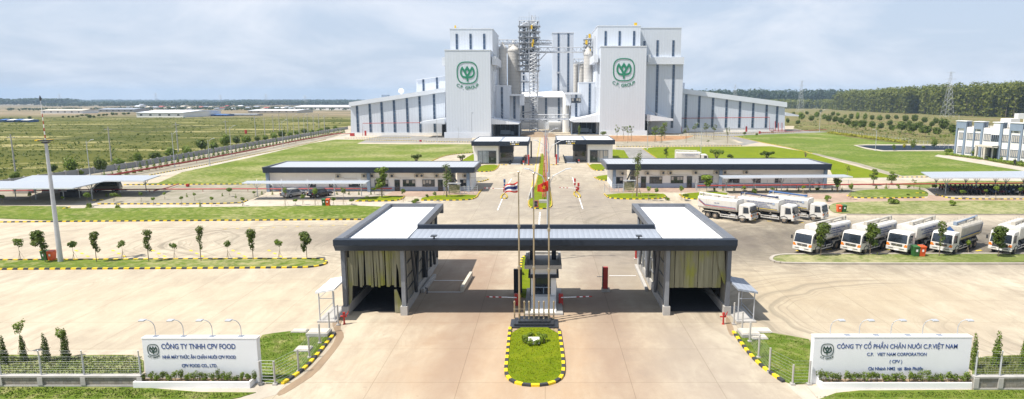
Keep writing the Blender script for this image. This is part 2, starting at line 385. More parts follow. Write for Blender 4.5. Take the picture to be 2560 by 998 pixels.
rust = [(-.6, 38, 14, 20, (.50, .335, .205), .85), (-8, 58, 7, 18, (.37, .24, .165), .75), (-5, 100, 16, 34, (.34, .30, .25), .8), (9, 90, 12, 60, (.31, .27, .225), .85),
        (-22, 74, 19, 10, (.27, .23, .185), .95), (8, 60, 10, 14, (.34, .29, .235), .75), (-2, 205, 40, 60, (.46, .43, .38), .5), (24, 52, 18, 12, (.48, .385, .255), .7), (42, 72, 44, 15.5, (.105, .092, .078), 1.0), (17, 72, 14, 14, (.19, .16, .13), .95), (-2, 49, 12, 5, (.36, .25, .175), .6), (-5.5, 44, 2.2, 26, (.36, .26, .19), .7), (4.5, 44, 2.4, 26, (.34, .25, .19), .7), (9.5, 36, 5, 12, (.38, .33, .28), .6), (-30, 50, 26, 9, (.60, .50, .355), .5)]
M['yard'] = concrete_mat('cream concrete yard', CREAM, CREAM2, (.46, .38, .29), .5, True,  # cream is the concrete's own colour
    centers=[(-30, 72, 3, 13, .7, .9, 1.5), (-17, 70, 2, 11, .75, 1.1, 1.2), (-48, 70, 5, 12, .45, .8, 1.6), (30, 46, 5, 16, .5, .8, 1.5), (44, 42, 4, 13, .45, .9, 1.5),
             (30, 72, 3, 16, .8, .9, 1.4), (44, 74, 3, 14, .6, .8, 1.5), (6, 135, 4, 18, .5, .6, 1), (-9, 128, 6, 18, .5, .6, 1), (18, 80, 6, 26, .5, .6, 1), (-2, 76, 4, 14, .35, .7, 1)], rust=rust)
M['road'] = concrete_mat('pale concrete road', (.62, .555, .455), (.66, .60, .50), (.48, .42, .34), .3, True)
M['slab'] = concrete_mat('pavement slab', (.52, .47, .40), (.56, .51, .44), (.38, .33, .27), .25, False)
M['pink'] = concrete_mat('pink paving', (.50, .36, .27), (.54, .40, .31), (.36, .26, .2), .3, False)
M['asphalt'] = concrete_mat('grey road', (.34, .33, .31), (.40, .385, .355), (.25, .24, .22), .4, False)
M['gravel'] = concrete_mat('sandy gravel', (.50, .44, .36), (.38, .34, .27), (.26, .25, .16), .5, False)
M['orange_soil'] = concrete_mat('orange soil', (.46, .25, .12), (.52, .30, .16), (.36, .2, .1), .3, False)
M['dirt'] = concrete_mat('brown dirt', (.36, .26, .17), (.42, .31, .2), (.3, .22, .15), .3, False)
# open field
t = NT('open field'); w = t.world()
fa = t.noise(t.map(w, (.55, 1, 1)), .016, 5, .62, .8); fb = t.noise(t.map(w, (.28, 1.3, 1)), .06, 6, .68, .4); fc = t.noise(w, .28, 6, .75); fd = t.noise(w, 1.4, 4, .7)
col = t.mix(t.ramp(fa, .38, .62), (.060, .070, .012), (.105, .108, .020))
col = t.mix(t.math('MULTIPLY', t.ramp(fc, .48, .72), .75), col, (.06, .075, .018))
col = t.mix(t.math('MULTIPLY', t.ramp(fb, .53, .62), .9), col, (.33, .29, .13))
col = t.mix(t.math('MULTIPLY', t.ramp(fd, .5, .8), .35), col, (.19, .185, .04))
sx = t.n('ShaderNodeSeparateXYZ'); t.put(sx.inputs[0], w)
far = t.ramp(t.math('ADD', sx.outputs[1], t.math('MULTIPLY', fa, 120)), 520, 680)
dry = t.mix(t.ramp(fb, .42, .6), (.16, .125, .075), (.31, .25, .165)); dry = t.mix(t.ramp(t.noise(t.map(w, (.2, 1, 1)), .02, 5, .7), .52, .62), dry, (.075, .085, .035))
rt = t.ramp(sx.outputs[0], 90, 170)
tan_ = t.mix(t.ramp(fb, .4, .62), (.20, .155, .075), (.115, .13, .035))
col = t.mix(far, col, dry); col = t.mix(t.math('MULTIPLY', rt, t.ramp(sx.outputs[1], 190, 250)), col, tan_)
t.bump(fc, .5, .3); M['field'] = t.done(col, .95, spec=.1)

# ---------------------------------------------------------------- ground sheets
def struct(o): o['kind'] = 'structure'; return o
def chaikin(p, it=2, closed=True):
    for _ in range(it):
        q = []; n = len(p)
        rng = range(n) if closed else range(n - 1)
        if not closed: q.append(p[0])
        for i in rng:
            a, b = p[i], p[(i + 1) % n]; q += [a * .75 + b * .25, a * .25 + b * .75]
        if not closed: q.append(p[-1])
        p = q
    return p
def sheet(name, px, mat, z0=0.0, z1=.012, smooth=0, world=False):
    pts = [Vector((p[0], p[1], 0)) for p in px] if world else [G(*p) for p in px]
    if smooth: pts = chaikin(pts, smooth)
    bm = bmesh.new(); vs = [bm.verts.new((p.x, p.y, z1)) for p in pts]; f = bm.faces.new(vs)
    if f.normal.z < 0: f.normal_flip()
    f.normal_update()
    if f.normal.z < 0: f.normal_flip()
    bmesh.ops.triangulate(bm, faces=[f], ngon_method='EAR_CLIP')
    for i in range(len(pts)):
        a = pts[i]; b = pts[(i + 1) % len(pts)]
        q = [bm.verts.new(c) for c in ((a.x, a.y, z0), (b.x, b.y, z0), (b.x, b.y, z1), (a.x, a.y, z1))]
        bm.faces.new(q)
    me = bpy.data.meshes.new(name); bm.to_mesh(me); bm.free(); me.materials.append(mat)
    o = bpy.data.objects.new(name, me); COL.objects.link(o); return struct(o)
def kerb(px, closed=False, w=.2, h=.15, seg=.5, smooth=2, mats=None, name='kerb', world=False, zb=0.0):
    pts = [Vector((p[0], p[1], 0)) for p in px] if world else [G(*p) for p in px]
    pts = chaikin(pts, smooth, closed)
    if closed: pts.append(pts[0])
    # resample
    out = [pts[0]]; acc = 0
    for i in range(len(pts) - 1):
        a, b = pts[i], pts[i + 1]; l = (b - a).length; d = seg - acc
        while d <= l: out.append(a + (b - a) * (d / l)); d += seg
        acc = (l - (d - seg)) if l >= 0 else acc
    m = MB()
    for i in range(len(out) - 1):
        a, b = out[i], out[i + 1]; d = (b - a); 
        if d.length < 1e-4: continue
        n = Vector((-d.y, d.x, 0)).normalized() * w / 2; m.mi = i % 2; e = d.normalized() * .004
        m.ext([a + n + e, b + n - e, b - n - e, a - n + e], (0, 0, h))
    if zb: m.v = [(x, y, z + zb) for x, y, z in m.v]
    return struct(m.build(name, mats or [M['yellow'], M['black']], origin=(0, 0, 0)))

# far ground: one sheet to the horizon, falling away beyond the site
mb = MB(); ys = [-60, 0, 100, 200, 300, 430, 600, 800, 1100, 1500, 2200, 3200, 4600, 6500, 9000, 12000]; xs = [-9000, -5000, -2500, -1200, -600, -300, 0, 300, 600, 1200, 2500, 5000, 9000]
for j in range(len(ys) - 1):
    for i in range(len(xs) - 1):
        mb.poly([(xs[i], ys[j], TZ(ys[j])), (xs[i + 1], ys[j], TZ(ys[j])), (xs[i + 1], ys[j + 1], TZ(ys[j + 1])), (xs[i], ys[j + 1], TZ(ys[j + 1]))])
struct(mb.build('ground', M['field'], origin=(0, 0, 0)))

WL = [G(-420, 530), G(204, 438), G(340, 418), G(511, 386), G(640, 363), G(870, 323)]     # boundary wall line
yard = [(p.x, p.y) for p in WL]
R1 = [G(1985, 322), G(2100, 340), G(2300, 372), G(2400, 388), G(2580, 425), G(2750, 470)]
yard += [(G(870, 315).x, G(870, 315).y), (G(1985, 315).x, G(1985, 315).y)] + [(p.x, p.y) for p in R1]
yard += [(75, 60), (75, 15), (-75, 15), (-75, 38.5)]
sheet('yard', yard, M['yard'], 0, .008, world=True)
sheet('entrance_road', [(-13, 48), (12, 48), (16.4, 37), (20, 33.5), (24, 20), (-24, 20), (-21, 33.5), (-17, 37)], M['yard'], 0, .010, world=True)
sheet('gravel_bed', [(-60, 480), (60, 462), (204, 440), (340, 420), (511, 388), (640, 366), (870, 328), (826, 346), (700, 374), (640, 385), (524, 410), (371, 438), (300, 452), (150, 500), (-60, 500)], M['gravel'], 0, .013)
sheet('boundary_road', [(371, 438), (524, 410), (640, 385), (700, 374), (826, 346), (905, 330), (960, 338), (905, 350), (826, 351), (770, 364), (640, 392), (511, 419), (402, 441), (300, 462), (240, 468)], M['road'], 0, .017)
sheet('cross_road', [(-60, 524), (155, 524), (1010, 515), (1170, 498), (1060, 503), (870, 506), (620, 500), (600, 512), (245, 513), (232, 500), (-60, 505)], M['road'], 0, .016)
# left lawns
LW = [('lawn', [(395, 458), (455, 431), (640, 391), (780, 358), (840, 349), (915, 350), (892, 360), (1000, 361), (1180, 361), (1183, 383), (1140, 386), (1100, 392), (1075, 404), (1070, 440), (1060, 462), (650, 462), (315, 462)], M['lawn'], .03),
      ('lawn', [(-60, 515), (155, 517), (175, 519), (157, 523), (600, 518), (965, 513), (935, 535), (915, 550), (-60, 556)], M['lawn'], .08),
      ('lawn', [(-60, 655), (0, 653), (780, 649), (805, 650), (818, 655), (814, 662), (790, 668), (750, 671), (-60, 675)], M['lawn'], .10),
      ('lawn', [(889, 504), (900, 497), (945, 491), (1010, 491), (1010, 497), (985, 503)], M['lawn_lush'], .10),
      ('lawn', [(1052, 502), (1056, 494), (1100, 489), (1190, 488), (1193, 494), (1172, 502)], M['lawn_lush'], .10),
      ('lawn', [(1185, 429), (1200, 414), (1246, 412), (1240, 424), (1230, 429)], M['lawn_lush'], .10),
      ('lawn', [(1150, 404), (1183, 385), (1190, 400), (1180, 405)], M['lawn_lush'], .05),
      ('lawn', [(2020, 1010), (2090, 984), (2150, 978), (2700, 975), (2700, 1030), (2030, 1040)], M['lawn'], .05),
      ('lawn', [(-60, 966), (350, 970), (500, 982), (640, 983), (600, 995), (520, 1010), (-60, 1040)], M['lawn'], .05),
      ('lawn', [(-60, 892), (60, 888), (140, 893), (250, 889), (358, 890), (360, 945), (-60, 945)], M['lawn_dry'], .06),
      ('lawn', [(2430, 900), (2480, 890), (2700, 890), (2700, 950), (2430, 950)], M['lawn_dry'], .06),
      ('lawn', [(641, 842), (700, 832), (776, 826), (840, 832), (815, 862), (790, 892), (760, 925), (705, 963), (655, 958), (641, 930)], M['lawn_deep'], .06),
      ('lawn', [(1832, 830), (1870, 826), (1925, 833), (1980, 842), (2036, 853), (2037, 950), (2020, 960), (1968, 963), (1900, 915), (1862, 872)], M['lawn_deep'], .06),
      ('lawn', [(1264, 935), (1267, 900), (1276, 820), (1396, 820), (1407, 900), (1408, 935), (1398, 952), (1370, 963), (1336, 966), (1300, 963), (1274, 952)], M['lawn_lush'], .10),
      ('lawn', [(1303, 655), (1306, 645), (1318, 641), (1372, 640), (1378, 660), (1388, 735), (1318, 748), (1296, 740)], M['lawn_lush'], .10),
      ('lawn', [(1322, 515), (1324, 500), (1330, 482), (1345, 457), (1353, 385), (1359, 385), (1362, 420), (1370, 470), (1377, 500), (1379, 516), (1368, 522), (1335, 522)], M['lawn_lush'], .10),
      ('lawn', [(1470, 411), (1510, 411), (1514, 426), (1482, 426)], M['lawn_lush'], .10),
      ('lawn', [(1531, 374), (1560, 376), (1575, 400), (1532, 402)], M['lawn_lush'], .05),
      ('lawn', [(1486, 445), (1500, 440), (1527, 438), (1527, 451), (1500, 451)], M['lawn_lush'], .10),
      ('lawn', [(1513, 485), (1655, 484), (1668, 491), (1650, 498), (1524, 498)], M['lawn_lush'], .10),
      ('lawn', [(1700, 486), (1780, 480), (1832, 486), (1760, 499), (1710, 497)], M['lawn_lush'], .10),
      ('lawn', [(1608, 371), (1640, 368), (1928, 366), (2005, 378), (2110, 408), (2245, 444), (2085, 446), (2075, 425), (2000, 402), (1650, 402)], M['lawn_lush'], .03),
      ('lawn', [(1836, 341), (1870, 338), (2064, 331), (2130, 345), (2260, 360), (2400, 379), (2380, 388), (2345, 390), (2470, 411), (2560, 428), (2700, 452), (2450, 436), (2255, 440), (2150, 409), (2030, 383), (1960, 366), (1900, 355)], M['lawn_deep'], .03),
      ('lawn', [(2118, 489), (2128, 480), (2180, 474), (2300, 474), (2322, 482), (2318, 494), (2140, 496)], M['lawn'], .08),
      ('lawn', [(2072, 512), (2110, 506), (2330, 503), (2700, 503), (2700, 536), (2110, 536), (2075, 530)], M['lawn_dry'], .08),
      ('lawn', [(1928, 649), (1938, 641), (1980, 638), (2700, 637), (2700, 657), (1975, 660), (1935, 656)], M['lawn_dry'], .10),
      ('lawn', [(2370, 452), (2450, 452), (2700, 455), (2700, 478), (2340, 474), (2230, 460)], M['lawn_dry'], .02)]
for nm, px, mt, h in LW: sheet(nm, px, mt, 0, h, 1 if h > .05 else 0)
sheet('slab_path', [(1332, 480), (1353, 345), (1358, 345), (1346, 457), (1336, 480)], M['road'], 0, .06)
sheet('slab_path', [(1372, 470), (1366, 400), (1362, 345), (1367, 345), (1378, 470)], M['road'], 0, .06)
sheet('sign_pavement', [(345, 968), (655, 962), (700, 964), (720, 958), (700, 985), (600, 1012), (590, 1000), (630, 984), (500, 982)], M['road'], 0, .02)
sheet('sign_pavement', [(1968, 962), (2034, 965), (2440, 977), (2150, 979), (2090, 985), (2020, 1010), (1990, 985)], M['road'], 0, .02)
sheet('pavement', [(2345, 387), (2440, 400), (2700, 440), (2700, 452), (2560, 428), (2400, 402), (2336, 391)], M['road'], 0, .05)
sheet('pavement', [(960, 490), (985, 478), (1205, 473), (1215, 470), (1192, 488), (1100, 489), (1056, 492)], M['pink'], 0, .05)
sheet('pavement', [(1507, 455), (1524, 478), (1530, 481), (1745, 481), (1740, 470), (1520, 470)], M['pink'], 0, .05)
sheet('gravel_bed', [(-60, 500), (0, 492), (240, 470), (245, 466), (620, 462), (665, 461), (665, 482), (640, 494), (620, 501), (600, 510), (245, 510), (236, 503)], M['gravel'], 0, .05)
sheet('gravel_bed', [(1180, 444), (1215, 443), (1223, 448), (1205, 455), (1180, 457)], M['gravel'], 0, .06)
sheet('gravel_bed', [(1262, 352), (1290, 360), (1273, 380), (1262, 381)], M['gravel'], 0, .05)
sheet('gravel_bed', [(1747, 480), (2120, 472), (2560, 470), (2560, 482), (2330, 484), (2120, 484), (1800, 487)], M['gravel'], 0, .03)
sheet('gravel_bed', [(1830, 350), (1990, 336), (1960, 330), (1700, 330), (1700, 345), (1740, 370), (1860, 364)], M['gravel'], 0, .010)
sheet('soil_bed', [(1501, 340), (1735, 340), (1712, 348), (1640, 354), (1540, 354), (1505, 348)], M['orange_soil'], 0, .03)
sheet('gravel_bed', [(1540, 354), (1712, 348), (1800, 345), (1860, 364), (1540, 368)], M['gravel'], 0, .02)
sheet('side_road', [(890, 357), (1180, 357), (1180, 345), (1110, 343), (875, 333), (850, 340), (905, 345)], M['asphalt'], 0, .015)
sheet('side_road', [(1540, 367), (1640, 367), (1860, 364), (1980, 338), (2070, 330), (1990, 326), (1720, 334), (1740, 340), (1820, 342), (1860, 358), (1540, 363)], M['asphalt'], 0, .019)
sheet('side_road', [(1540, 370), (1612, 371), (1650, 403), (1600, 404), (1540, 404)], M['asphalt'], 0, .02)
sheet('path', [(2025, 384), (2035, 383), (2150, 409), (2255, 440), (2240, 443), (2140, 411)], M['gravel'], 0, .035)
sheet('rear_road', [(2085, 446), (2245, 444), (2380, 444), (2700, 446), (2700, 453), (2370, 451), (2085, 452)], M['road'], 0, .018)
sheet('cross_road', [(2070, 510), (2060, 498), (1760, 500), (1830, 487), (2120, 483), (2120, 490), (2140, 497), (2318, 495), (2325, 484), (2345, 487), (2370, 497), (2700, 499), (2700, 503), (2330, 503), (2110, 505)], M['pink'], 0, .016)
sheet('dirt_patch', [(842, 838), (830, 866), (800, 900), (765, 935), (722, 962), (690, 985), (700, 992), (745, 965), (790, 935), (828, 890), (852, 858), (862, 838), (848, 818), (862, 788), (840, 792), (828, 808)], M['dirt'], 0, .024, 1)
sheet('dirt_patch', [(1820, 790), (1838, 830), (1832, 842), (1822, 835), (1812, 800)], M['dirt'], 0, .022, 1)
# car park shade floor, pond
sheet('parking_floor', [(640, 496), (690, 487), (930, 480), (985, 480), (940, 497), (900, 500)], M['slab'], 0, .02)
sheet('parking_floor', [(2290, 486), (2330, 468), (2700, 466), (2700, 494), (2400, 496), (2350, 490)], M['slab'], 0, .06)
pm = NT('pond water'); M['water'] = pm.done(pm.mix(pm.ramp(pm.noise(pm.world(), .4, 4), .4, .6), (.006, .014, .026), (.014, .024, .038)), .6, spec=.08)
sheet('pond_rim', [(2134, 364), (2160, 362), (2380, 362), (2560, 372), (2560, 377), (2205, 379), (2165, 373)], M['road'], 0, .10)
sheet('pond', [(2142, 365), (2165, 364), (2380, 365), (2560, 375), (2210, 377), (2170, 371)], M['water'], 0, .11)

# kerbs, yellow and black
K = [([(-60, 675), (750, 671), (790, 668), (814, 662), (818, 655), (805, 650), (780, 648), (-60, 652)], 0),
     ([(-60, 557), (300, 554), (915, 550)], 0), ([(175, 519), (155, 524)], 0),
     ([(245, 511), (600, 511), (620, 501)], 0), ([(232, 502), (265, 501)], 0),
     ([(310, 463), (480, 462), (665, 461)], 0),
     ([(889, 504), (985, 504), (1008, 498), (1011, 490)], 0), ([(1052, 502), (1172, 502), (1192, 495), (1196, 485), (1206, 474)], 0),
     ([(1185, 430), (1230, 430), (1243, 422), (1248, 412)], 0), ([(1183, 457), (1205, 455), (1222, 449)], 0),
     ([(1075, 406), (1082, 402), (1110, 390), (1145, 385), (1184, 382)], 0),
     ([(373, 439), (524, 411), (640, 386), (700, 375), (815, 349)], 0), ([(890, 350), (1180, 356)], 0), ([(860, 346), (1030, 345)], 0),
     ([(706, 962), (760, 926), (790, 893), (815, 862), (838, 834)], 0), ([(1833, 832), (1862, 873), (1900, 916), (1966, 962)], 0),
     ([(1275, 822), (1267, 900), (1263, 935), (1274, 953), (1300, 964), (1336, 967), (1372, 964), (1399, 953), (1409, 935), (1408, 900), (1397, 822)], 0),
     ([(1300, 745), (1296, 735), (1303, 655), (1306, 645), (1318, 640)], 0), ([(1390, 745), (1381, 660)], 0),
     ([(1352, 385), (1343, 457), (1328, 482), (1322, 503), (1321, 517), (1335, 523), (1368, 523), (1380, 517), (1378, 500), (1372, 460), (1367, 400)], 0),
     ([(1252, 497), (1254, 490), (1262, 484), (1268, 490), (1267, 498)], 1), ([(1436, 490), (1434, 482), (1441, 480), (1450, 488), (1451, 497)], 1),
     ([(1252, 413), (1272, 413)], 0), ([(1305, 413), (1338, 413)], 0), ([(1376, 413), (1402, 413)], 0),
     ([(1469, 410), (1481, 427), (1512, 427)], 0), ([(1486, 444), (1500, 452), (1528, 452)], 0),
     ([(1511, 486), (1524, 499), (1650, 499), (1668, 492)], 0), ([(1699, 487), (1712, 498), (1760, 500)], 0),
     ([(1606, 372), (1650, 402)], 0), ([(1540, 367), (1858, 365)], 0), ([(1836, 341), (1900, 356), (1960, 367), (2030, 384)], 0),
     ([(1720, 336), (1990, 332)], 0), ([(2118, 490), (2140, 497), (2318, 495)], 0), ([(2290, 484), (2320, 484)], 0),
     ([(2235, 444), (2390, 443)], 0), ([(2340, 487), (2375, 498), (2480, 499), (2700, 498)], 0), ([(1730, 340), (1862, 343)], 0)]
for px, c in K: kerb(px, bool(c))
gm = [M['slab'], M['slab']]
kerb([(2700, 661), (1975, 661), (1935, 657), (1925, 649), (1936, 640), (1980, 637), (2700, 636)], mats=gm, w=.35)
kerb([(2700, 538), (2110, 538)], mats=gm)
kerb([(1374, 480), (1370, 440), (1366, 350)], w=.15, h=.1, mats=[M['yellow'], M['yellow']]); kerb([(1327, 480), (1342, 400), (1351, 345)], w=.12, h=.08, mats=[M['yellow'], M['yellow']])
# painted dashes
def mark(a, b, w=.12, z=.026, mat='white_paint', world=False, name='road_marking'):
    a = G(*a); b = G(*b); d = b - a; n = Vector((-d.y, d.x, 0)).normalized() * w / 2; m = MB()
    m.ext([a + n, b + n, b - n, a - n], (0, 0, .003)); m.v = [(x, y, zz + z) for x, y, zz in m.v]
    return struct(m.build(name, M[mat], origin=(0, 0, 0)))
for x0 in (100, 188, 280, 380, 475, 580, 670):
    for k in range(4):
        x = x0 + k * 14 ; y = 626 + k * 7; mark((x, y), (x + 6, y + 2.5), .22, mat='yellow')
for k in range(12): mark((560 + k * 30, 573 - k * 1.0), (567 + k * 30, 573 - k * 1.0), .14, mat='yellow')
for k in range(10): mark((1350 - .3 * k, 531 + 4 * k), (1349.8 - .3 * k, 533.4 + 4 * k), .22)
for a, b in (((1279, 447), (1270, 462)), ((1257, 495), (1244, 526)), ((1431, 443), (1436, 460)), ((1446, 490), (1457, 523)),): mark(a, b, .14)
for k in range(8): mark((1990 + k * 75, 628 - (k % 2) * 3), (2004 + k * 75, 626 - (k % 2) * 3), .25, mat='yellow')
for k in range(5): mark((1838 + k * 40, 549 + k * 2), (1850 + k * 40, 550 + k * 2), .2, mat='yellow')
for y in (359, 372, 385, 400, 427): mark((1353 - (y - 345) * .16, y), (1343 - (y - 345) * .12, y), .15, .066, mat='yellow')
# ================================================================ buildings
def rect(Y, x0, y0, x1, y1): return [P(x0, y1, Y), P(x1, y1, Y), P(x1, y0, Y), P(x0, y0, Y)]
def blk(m, Y, px, d):          # outline in photo pixels standing on the vertical plane Y, pushed back d metres
    pts = [P(x, y, Y) for x, y in px]
    m.ext(pts, (0, d, 0)); return m
def part(name, fn, mat, parent, **kw):
    m = MB(); fn(m); return m.build(name, mat, parent, **kw)
def strip_window(parent, Y, x, y0, y1, w=5, glass='glass_blue', sidex=None):
    # tall strip of glazing with frame and transoms
    a = P(x, y1, Y); b = P(x, y0, Y); q = P(x, (y0 + y1) / 2, Y).x; hw = w / 2 * Y / F; a.x = q - hw; b.x = q + hw; W_ = b.x - a.x
    m = MB(); m.box(a.x, b.x, Y - .08, Y - .003, a.z, b.z)
    o = m.build('window', M[glass], parent)
    m = MB(); k = max(2, int((b.z - a.z) / 1.6))
    for i in range(k + 1):
        z = a.z + (b.z - a.z) * i / k; m.box(a.x - .03, b.x + .03, Y - .13, Y - .082, z - .06, z + .06)
    for xx in (a.x - .06, b.x): m.box(xx, xx + .06, Y - .14, Y - .084, a.z, b.z)
    m.build('frame', M['blue_grey'], o); return o
def box_window(parent, Y, x0, y0, x1, y1, panes=4, frame='steel_dark', glass='glass'):
    a = P(x0, y1, Y); b = P(x1, y0, Y); m = MB(); m.box(a.x, b.x, Y - .05, Y - .003, a.z, b.z)
    o = m.build('window', M[glass], parent); m = MB(); f = .07
    m.box(a.x - f, b.x + f, Y - .10, Y - .052, b.z, b.z + f); m.box(a.x - f, b.x + f, Y - .10, Y - .052, a.z - f, a.z)
    for i in range(panes + 1):
        xx = a.x + (b.x - a.x) * i / panes; m.box(xx - f / 2, xx + f / 2, Y - .11, Y - .053, a.z, b.z)
    m.build('frame', M[frame], o)
    # blinds behind some panes
    m = MB()
    for i in range(panes):
        if random.random() < .45:
            xa = a.x + (b.x - a.x) * (i + .1) / panes; xb = a.x + (b.x - a.x) * (i + .9) / panes
            m.box(xa, xb, Y - .062, Y - .0505, a.z + (b.z - a.z) * random.uniform(.3, .6), b.z - .05)
    if m.v: m.build('blind', M['curtain'], o)
    return o

# ---- emblem: tulip in a rounded ring, with its lettering
def outline_mesh(name, loops, depth, mat, parent, origin, sc):
    cu = bpy.data.curves.new(name, 'CURVE'); cu.dimensions = '2D'; cu.fill_mode = 'BOTH'; cu.extrude = depth / 2
    for lp in loops:
        sp = cu.splines.new('POLY'); sp.points.add(len(lp) - 1); sp.use_cyclic_u = True
        for i, (x, y) in enumerate(lp): sp.points[i].co = (x * sc, y * sc, 0, 1)
    return cv_mesh(cu, name, mat, parent, Matrix.Translation(origin) @ Matrix.Rotation(pi / 2, 4, 'X'))
def cv_mesh(cu, name, mat, parent, MT):
    o = bpy.data.objects.new('tmp', cu); COL.objects.link(o)
    bpy.context.view_layer.update()
    me = bpy.data.meshes.new_from_object(o.evaluated_get(bpy.context.evaluated_depsgraph_get())); bpy.data.objects.remove(o)
    me.name = name; me.materials.clear(); me.materials.append(mat)
    off = Vector((0, 0, 0)); p = parent
    while p is not None: off += p.location; p = p.parent
    me.transform(Matrix.Translation(-off) @ MT)
    ob = bpy.data.objects.new(name, me); COL.objects.link(ob); ob.parent = parent; return ob
def superloop(a, b, n, k=56):
    out = []
    for i in range(k):
        t = 2 * pi * i / k; c, s_ = cos(t), sin(t)
        out.append((a * abs(c) ** (2 / n) * (1 if c >= 0 else -1), b * abs(s_) ** (2 / n) * (1 if s_ >= 0 else -1)))
    return out
def smooth_half(p): return p
TUL = [(0, 180), (-65, 75), (-127, 165), (-150, 138), (-170, 100), (-183, 55), (-187, 5), (-182, -40), (-165, -82), (-140, -112), (-110, -133), (-75, -143), (-20, -147), (-18, -222), (26, -222), (28, -147),
       (83, -143), (118, -133), (148, -112), (173, -82), (190, -40), (195, 5), (191, 55), (178, 100), (150, 138), (125, 165), (70, 75)]
TH = [[(-125, 75), (-142, 45), (-147, 0), (-138, -40), (-118, -70), (-85, -88), (-32, -92)], [(130, 75), (150, 45), (155, 0), (146, -40), (124, -70), (90, -88), (38, -92)], [(0, 75), (38, 20), (0, -45), (-36, 20)]]
def font_mesh(txt, name, mat, parent, MT, size=1.0, depth=.04, bold=0.0, align='LEFT'):
    cu = bpy.data.curves.new(name, 'FONT'); cu.body = txt; cu.size = size; cu.extrude = depth / 2; cu.offset = bold; cu.align_x = align; cu.resolution_u = 4
    return cv_mesh(cu, name, mat, parent, MT)
def logo(parent, Y, cx, cy, half, ringmat, textmat, depth, px_text=True):
    c = P(cx, cy, Y); mpp = (P(cx + 10, cy, Y) - c).x / 10; k = half * mpp / 275
    o = Vector((c.x, Y - depth / 2 - .004, c.z))
    outline_mesh('emblem', [superloop(275, 287, 2.9), superloop(250, 262, 2.9), TUL] + TH, depth, ringmat, parent, o, k)
    # lettering on an arc
    word = [('C', 247, -322), ('.', 203, -355), ('P', 155, -362), ('.', 112, -392), ('G', 22, -388), ('R', -55, -388), ('O', -130, -374), ('U', -203, -347), ('P', -265, -318)]
    cu = None; objs = []
    for ch, dx, dy in word:
        ang = math.atan2(-dx, 560) if ch != '.' else 0
        MT = Matrix.Translation(o + Vector((-dx * k, 0, dy * k))) @ Matrix.Rotation(pi / 2, 4, 'X') @ Matrix.Rotation(-ang * -.85 * -1 if False else -dx / 560 * .8, 4, 'Z') @ Matrix.Translation((0, -.36 * 105 * k, 0))
        objs.append(font_mesh(ch, 'lettering', textmat, parent, MT, 112 * k, depth * .4, 1.3 * k, 'CENTER'))
    join(objs)
def join(objs):
    a = objs[0]; bm = bmesh.new()
    for o in objs: bm.from_mesh(o.data)
    bm.to_mesh(a.data); bm.free()
    for o in objs[1:]: bpy.data.objects.remove(o)
    return a
def text_line(parent, Y, txt, x0, x1, yb, cap, mat, depth=.04, bold=.012, name='lettering'):
    # text stretched to run from pixel x0 to x1 with its baseline on row yb and capitals cap px tall
    a = P(x0, yb, Y); b = P(x1, yb, Y); t = P(x0, yb - cap, Y)
    o = font_mesh(txt, name, mat, parent, Matrix.Identity(4), 1.0, depth, bold)
    # measure and refit
    off = Vector((0, 0, 0)); p = parent
    while p is not None: off += p.location; p = p.parent
    me = o.data; me.transform(Matrix.Translation(off))
    xs = [v.co.x for v in me.vertices]; w = max(xs) - min(xs); capu = .69
    sx_ = (b.x - a.x) / w; sy_ = (t.z - a.z) / capu
    MT = Matrix.Translation((a.x, Y - depth / 2 - .002, a.z)) @ Matrix.Rotation(pi / 2, 4, 'X') @ Matrix.Diagonal((sx_, sy_, 1, 1)) @ Matrix.Translation((-min(xs), 0, 0))
    me.transform(MT); me.transform(Matrix.Translation(-off)); return o

# ---------------------------------------------------------------- feed mill, left half
YT = G(1111, 345).y; YW = G(877, 339).y
def bz(Y): return 0.0
mill = thing('mill_building', 'pale clad mill tower with green tulip emblem, its long wing sloping down to the left', 'building', (G(1168, 345).x, YT, 0))
d = MB()
def wall_block(parent, Y, x0, x1, ytop, d, name='wall', mat='clad', zb=0.0, capm=True):
    a = P(x0, ytop, Y); b = P(x1, ytop, Y); m = MB(); m.box(a.x, b.x, Y, Y + d, zb, a.z)
    o = m.build(name, [M[mat]], parent)
    # side faces need ribs that run vertically too
    o.data.materials.append(M['clad_side'])
    for p in o.data.polygons:
        if abs(p.normal.x) > .5: p.material_index = 1
    if capm:
        m = MB(); m.box(a.x - .15, b.x + .15, Y - .12, Y + d + .12, a.z, a.z + .35); m.build('coping', M['clad_edge'], parent)
    return a.x, b.x, a.z
wall_block(mill, YT, 1111.5, 1225, 126.5, 9)                 # front block with emblem
logo(mill, YT, 1168, 182, 26.3, M['logo_green'], M['logo_green'], .14)
m = MB(); a = P(1111.5, 345, YT); b = P(1225, 333, YT); m.box(a.x - .06, b.x + .06, YT - .10, YT + .5, 0, 2.2); m.build('plinth', M['clad_edge'], mill)
YR = YT + 9.05
x0, x1, zt = wall_block(mill, YR, 1124.5, 1231, 73, 33)      # upper tower
x0b, x1b = P(1108, 200, YR).x, P(1229, 200, YR).x
zc0 = P(1230, 163, YR + .0).z
m = MB(); m.box(P(1113, 200, YR).x, x1 - .003, YR + .004, YR + 33, 0, zc0); m.build('wall', M['clad_side'], mill)
m = MB(); zc1 = P(1230, 143, YR).z; m.box(P(1109, 200, YR).x - .6, P(1117, 200, YR).x, YR + .8, YR + 34, zc0, zc1); m.build('cornice', M['clad_edge'], mill); m = MB(); m.box(x1 + .003, x1 + 1.6, YR - 5, YR + 34, zc0, zc1)
m.build('cornice', M['clad_edge'], mill)
for x in (1142, 1176.5, 1210.5): strip_window(mill, YR, x, 85, 124, 5)
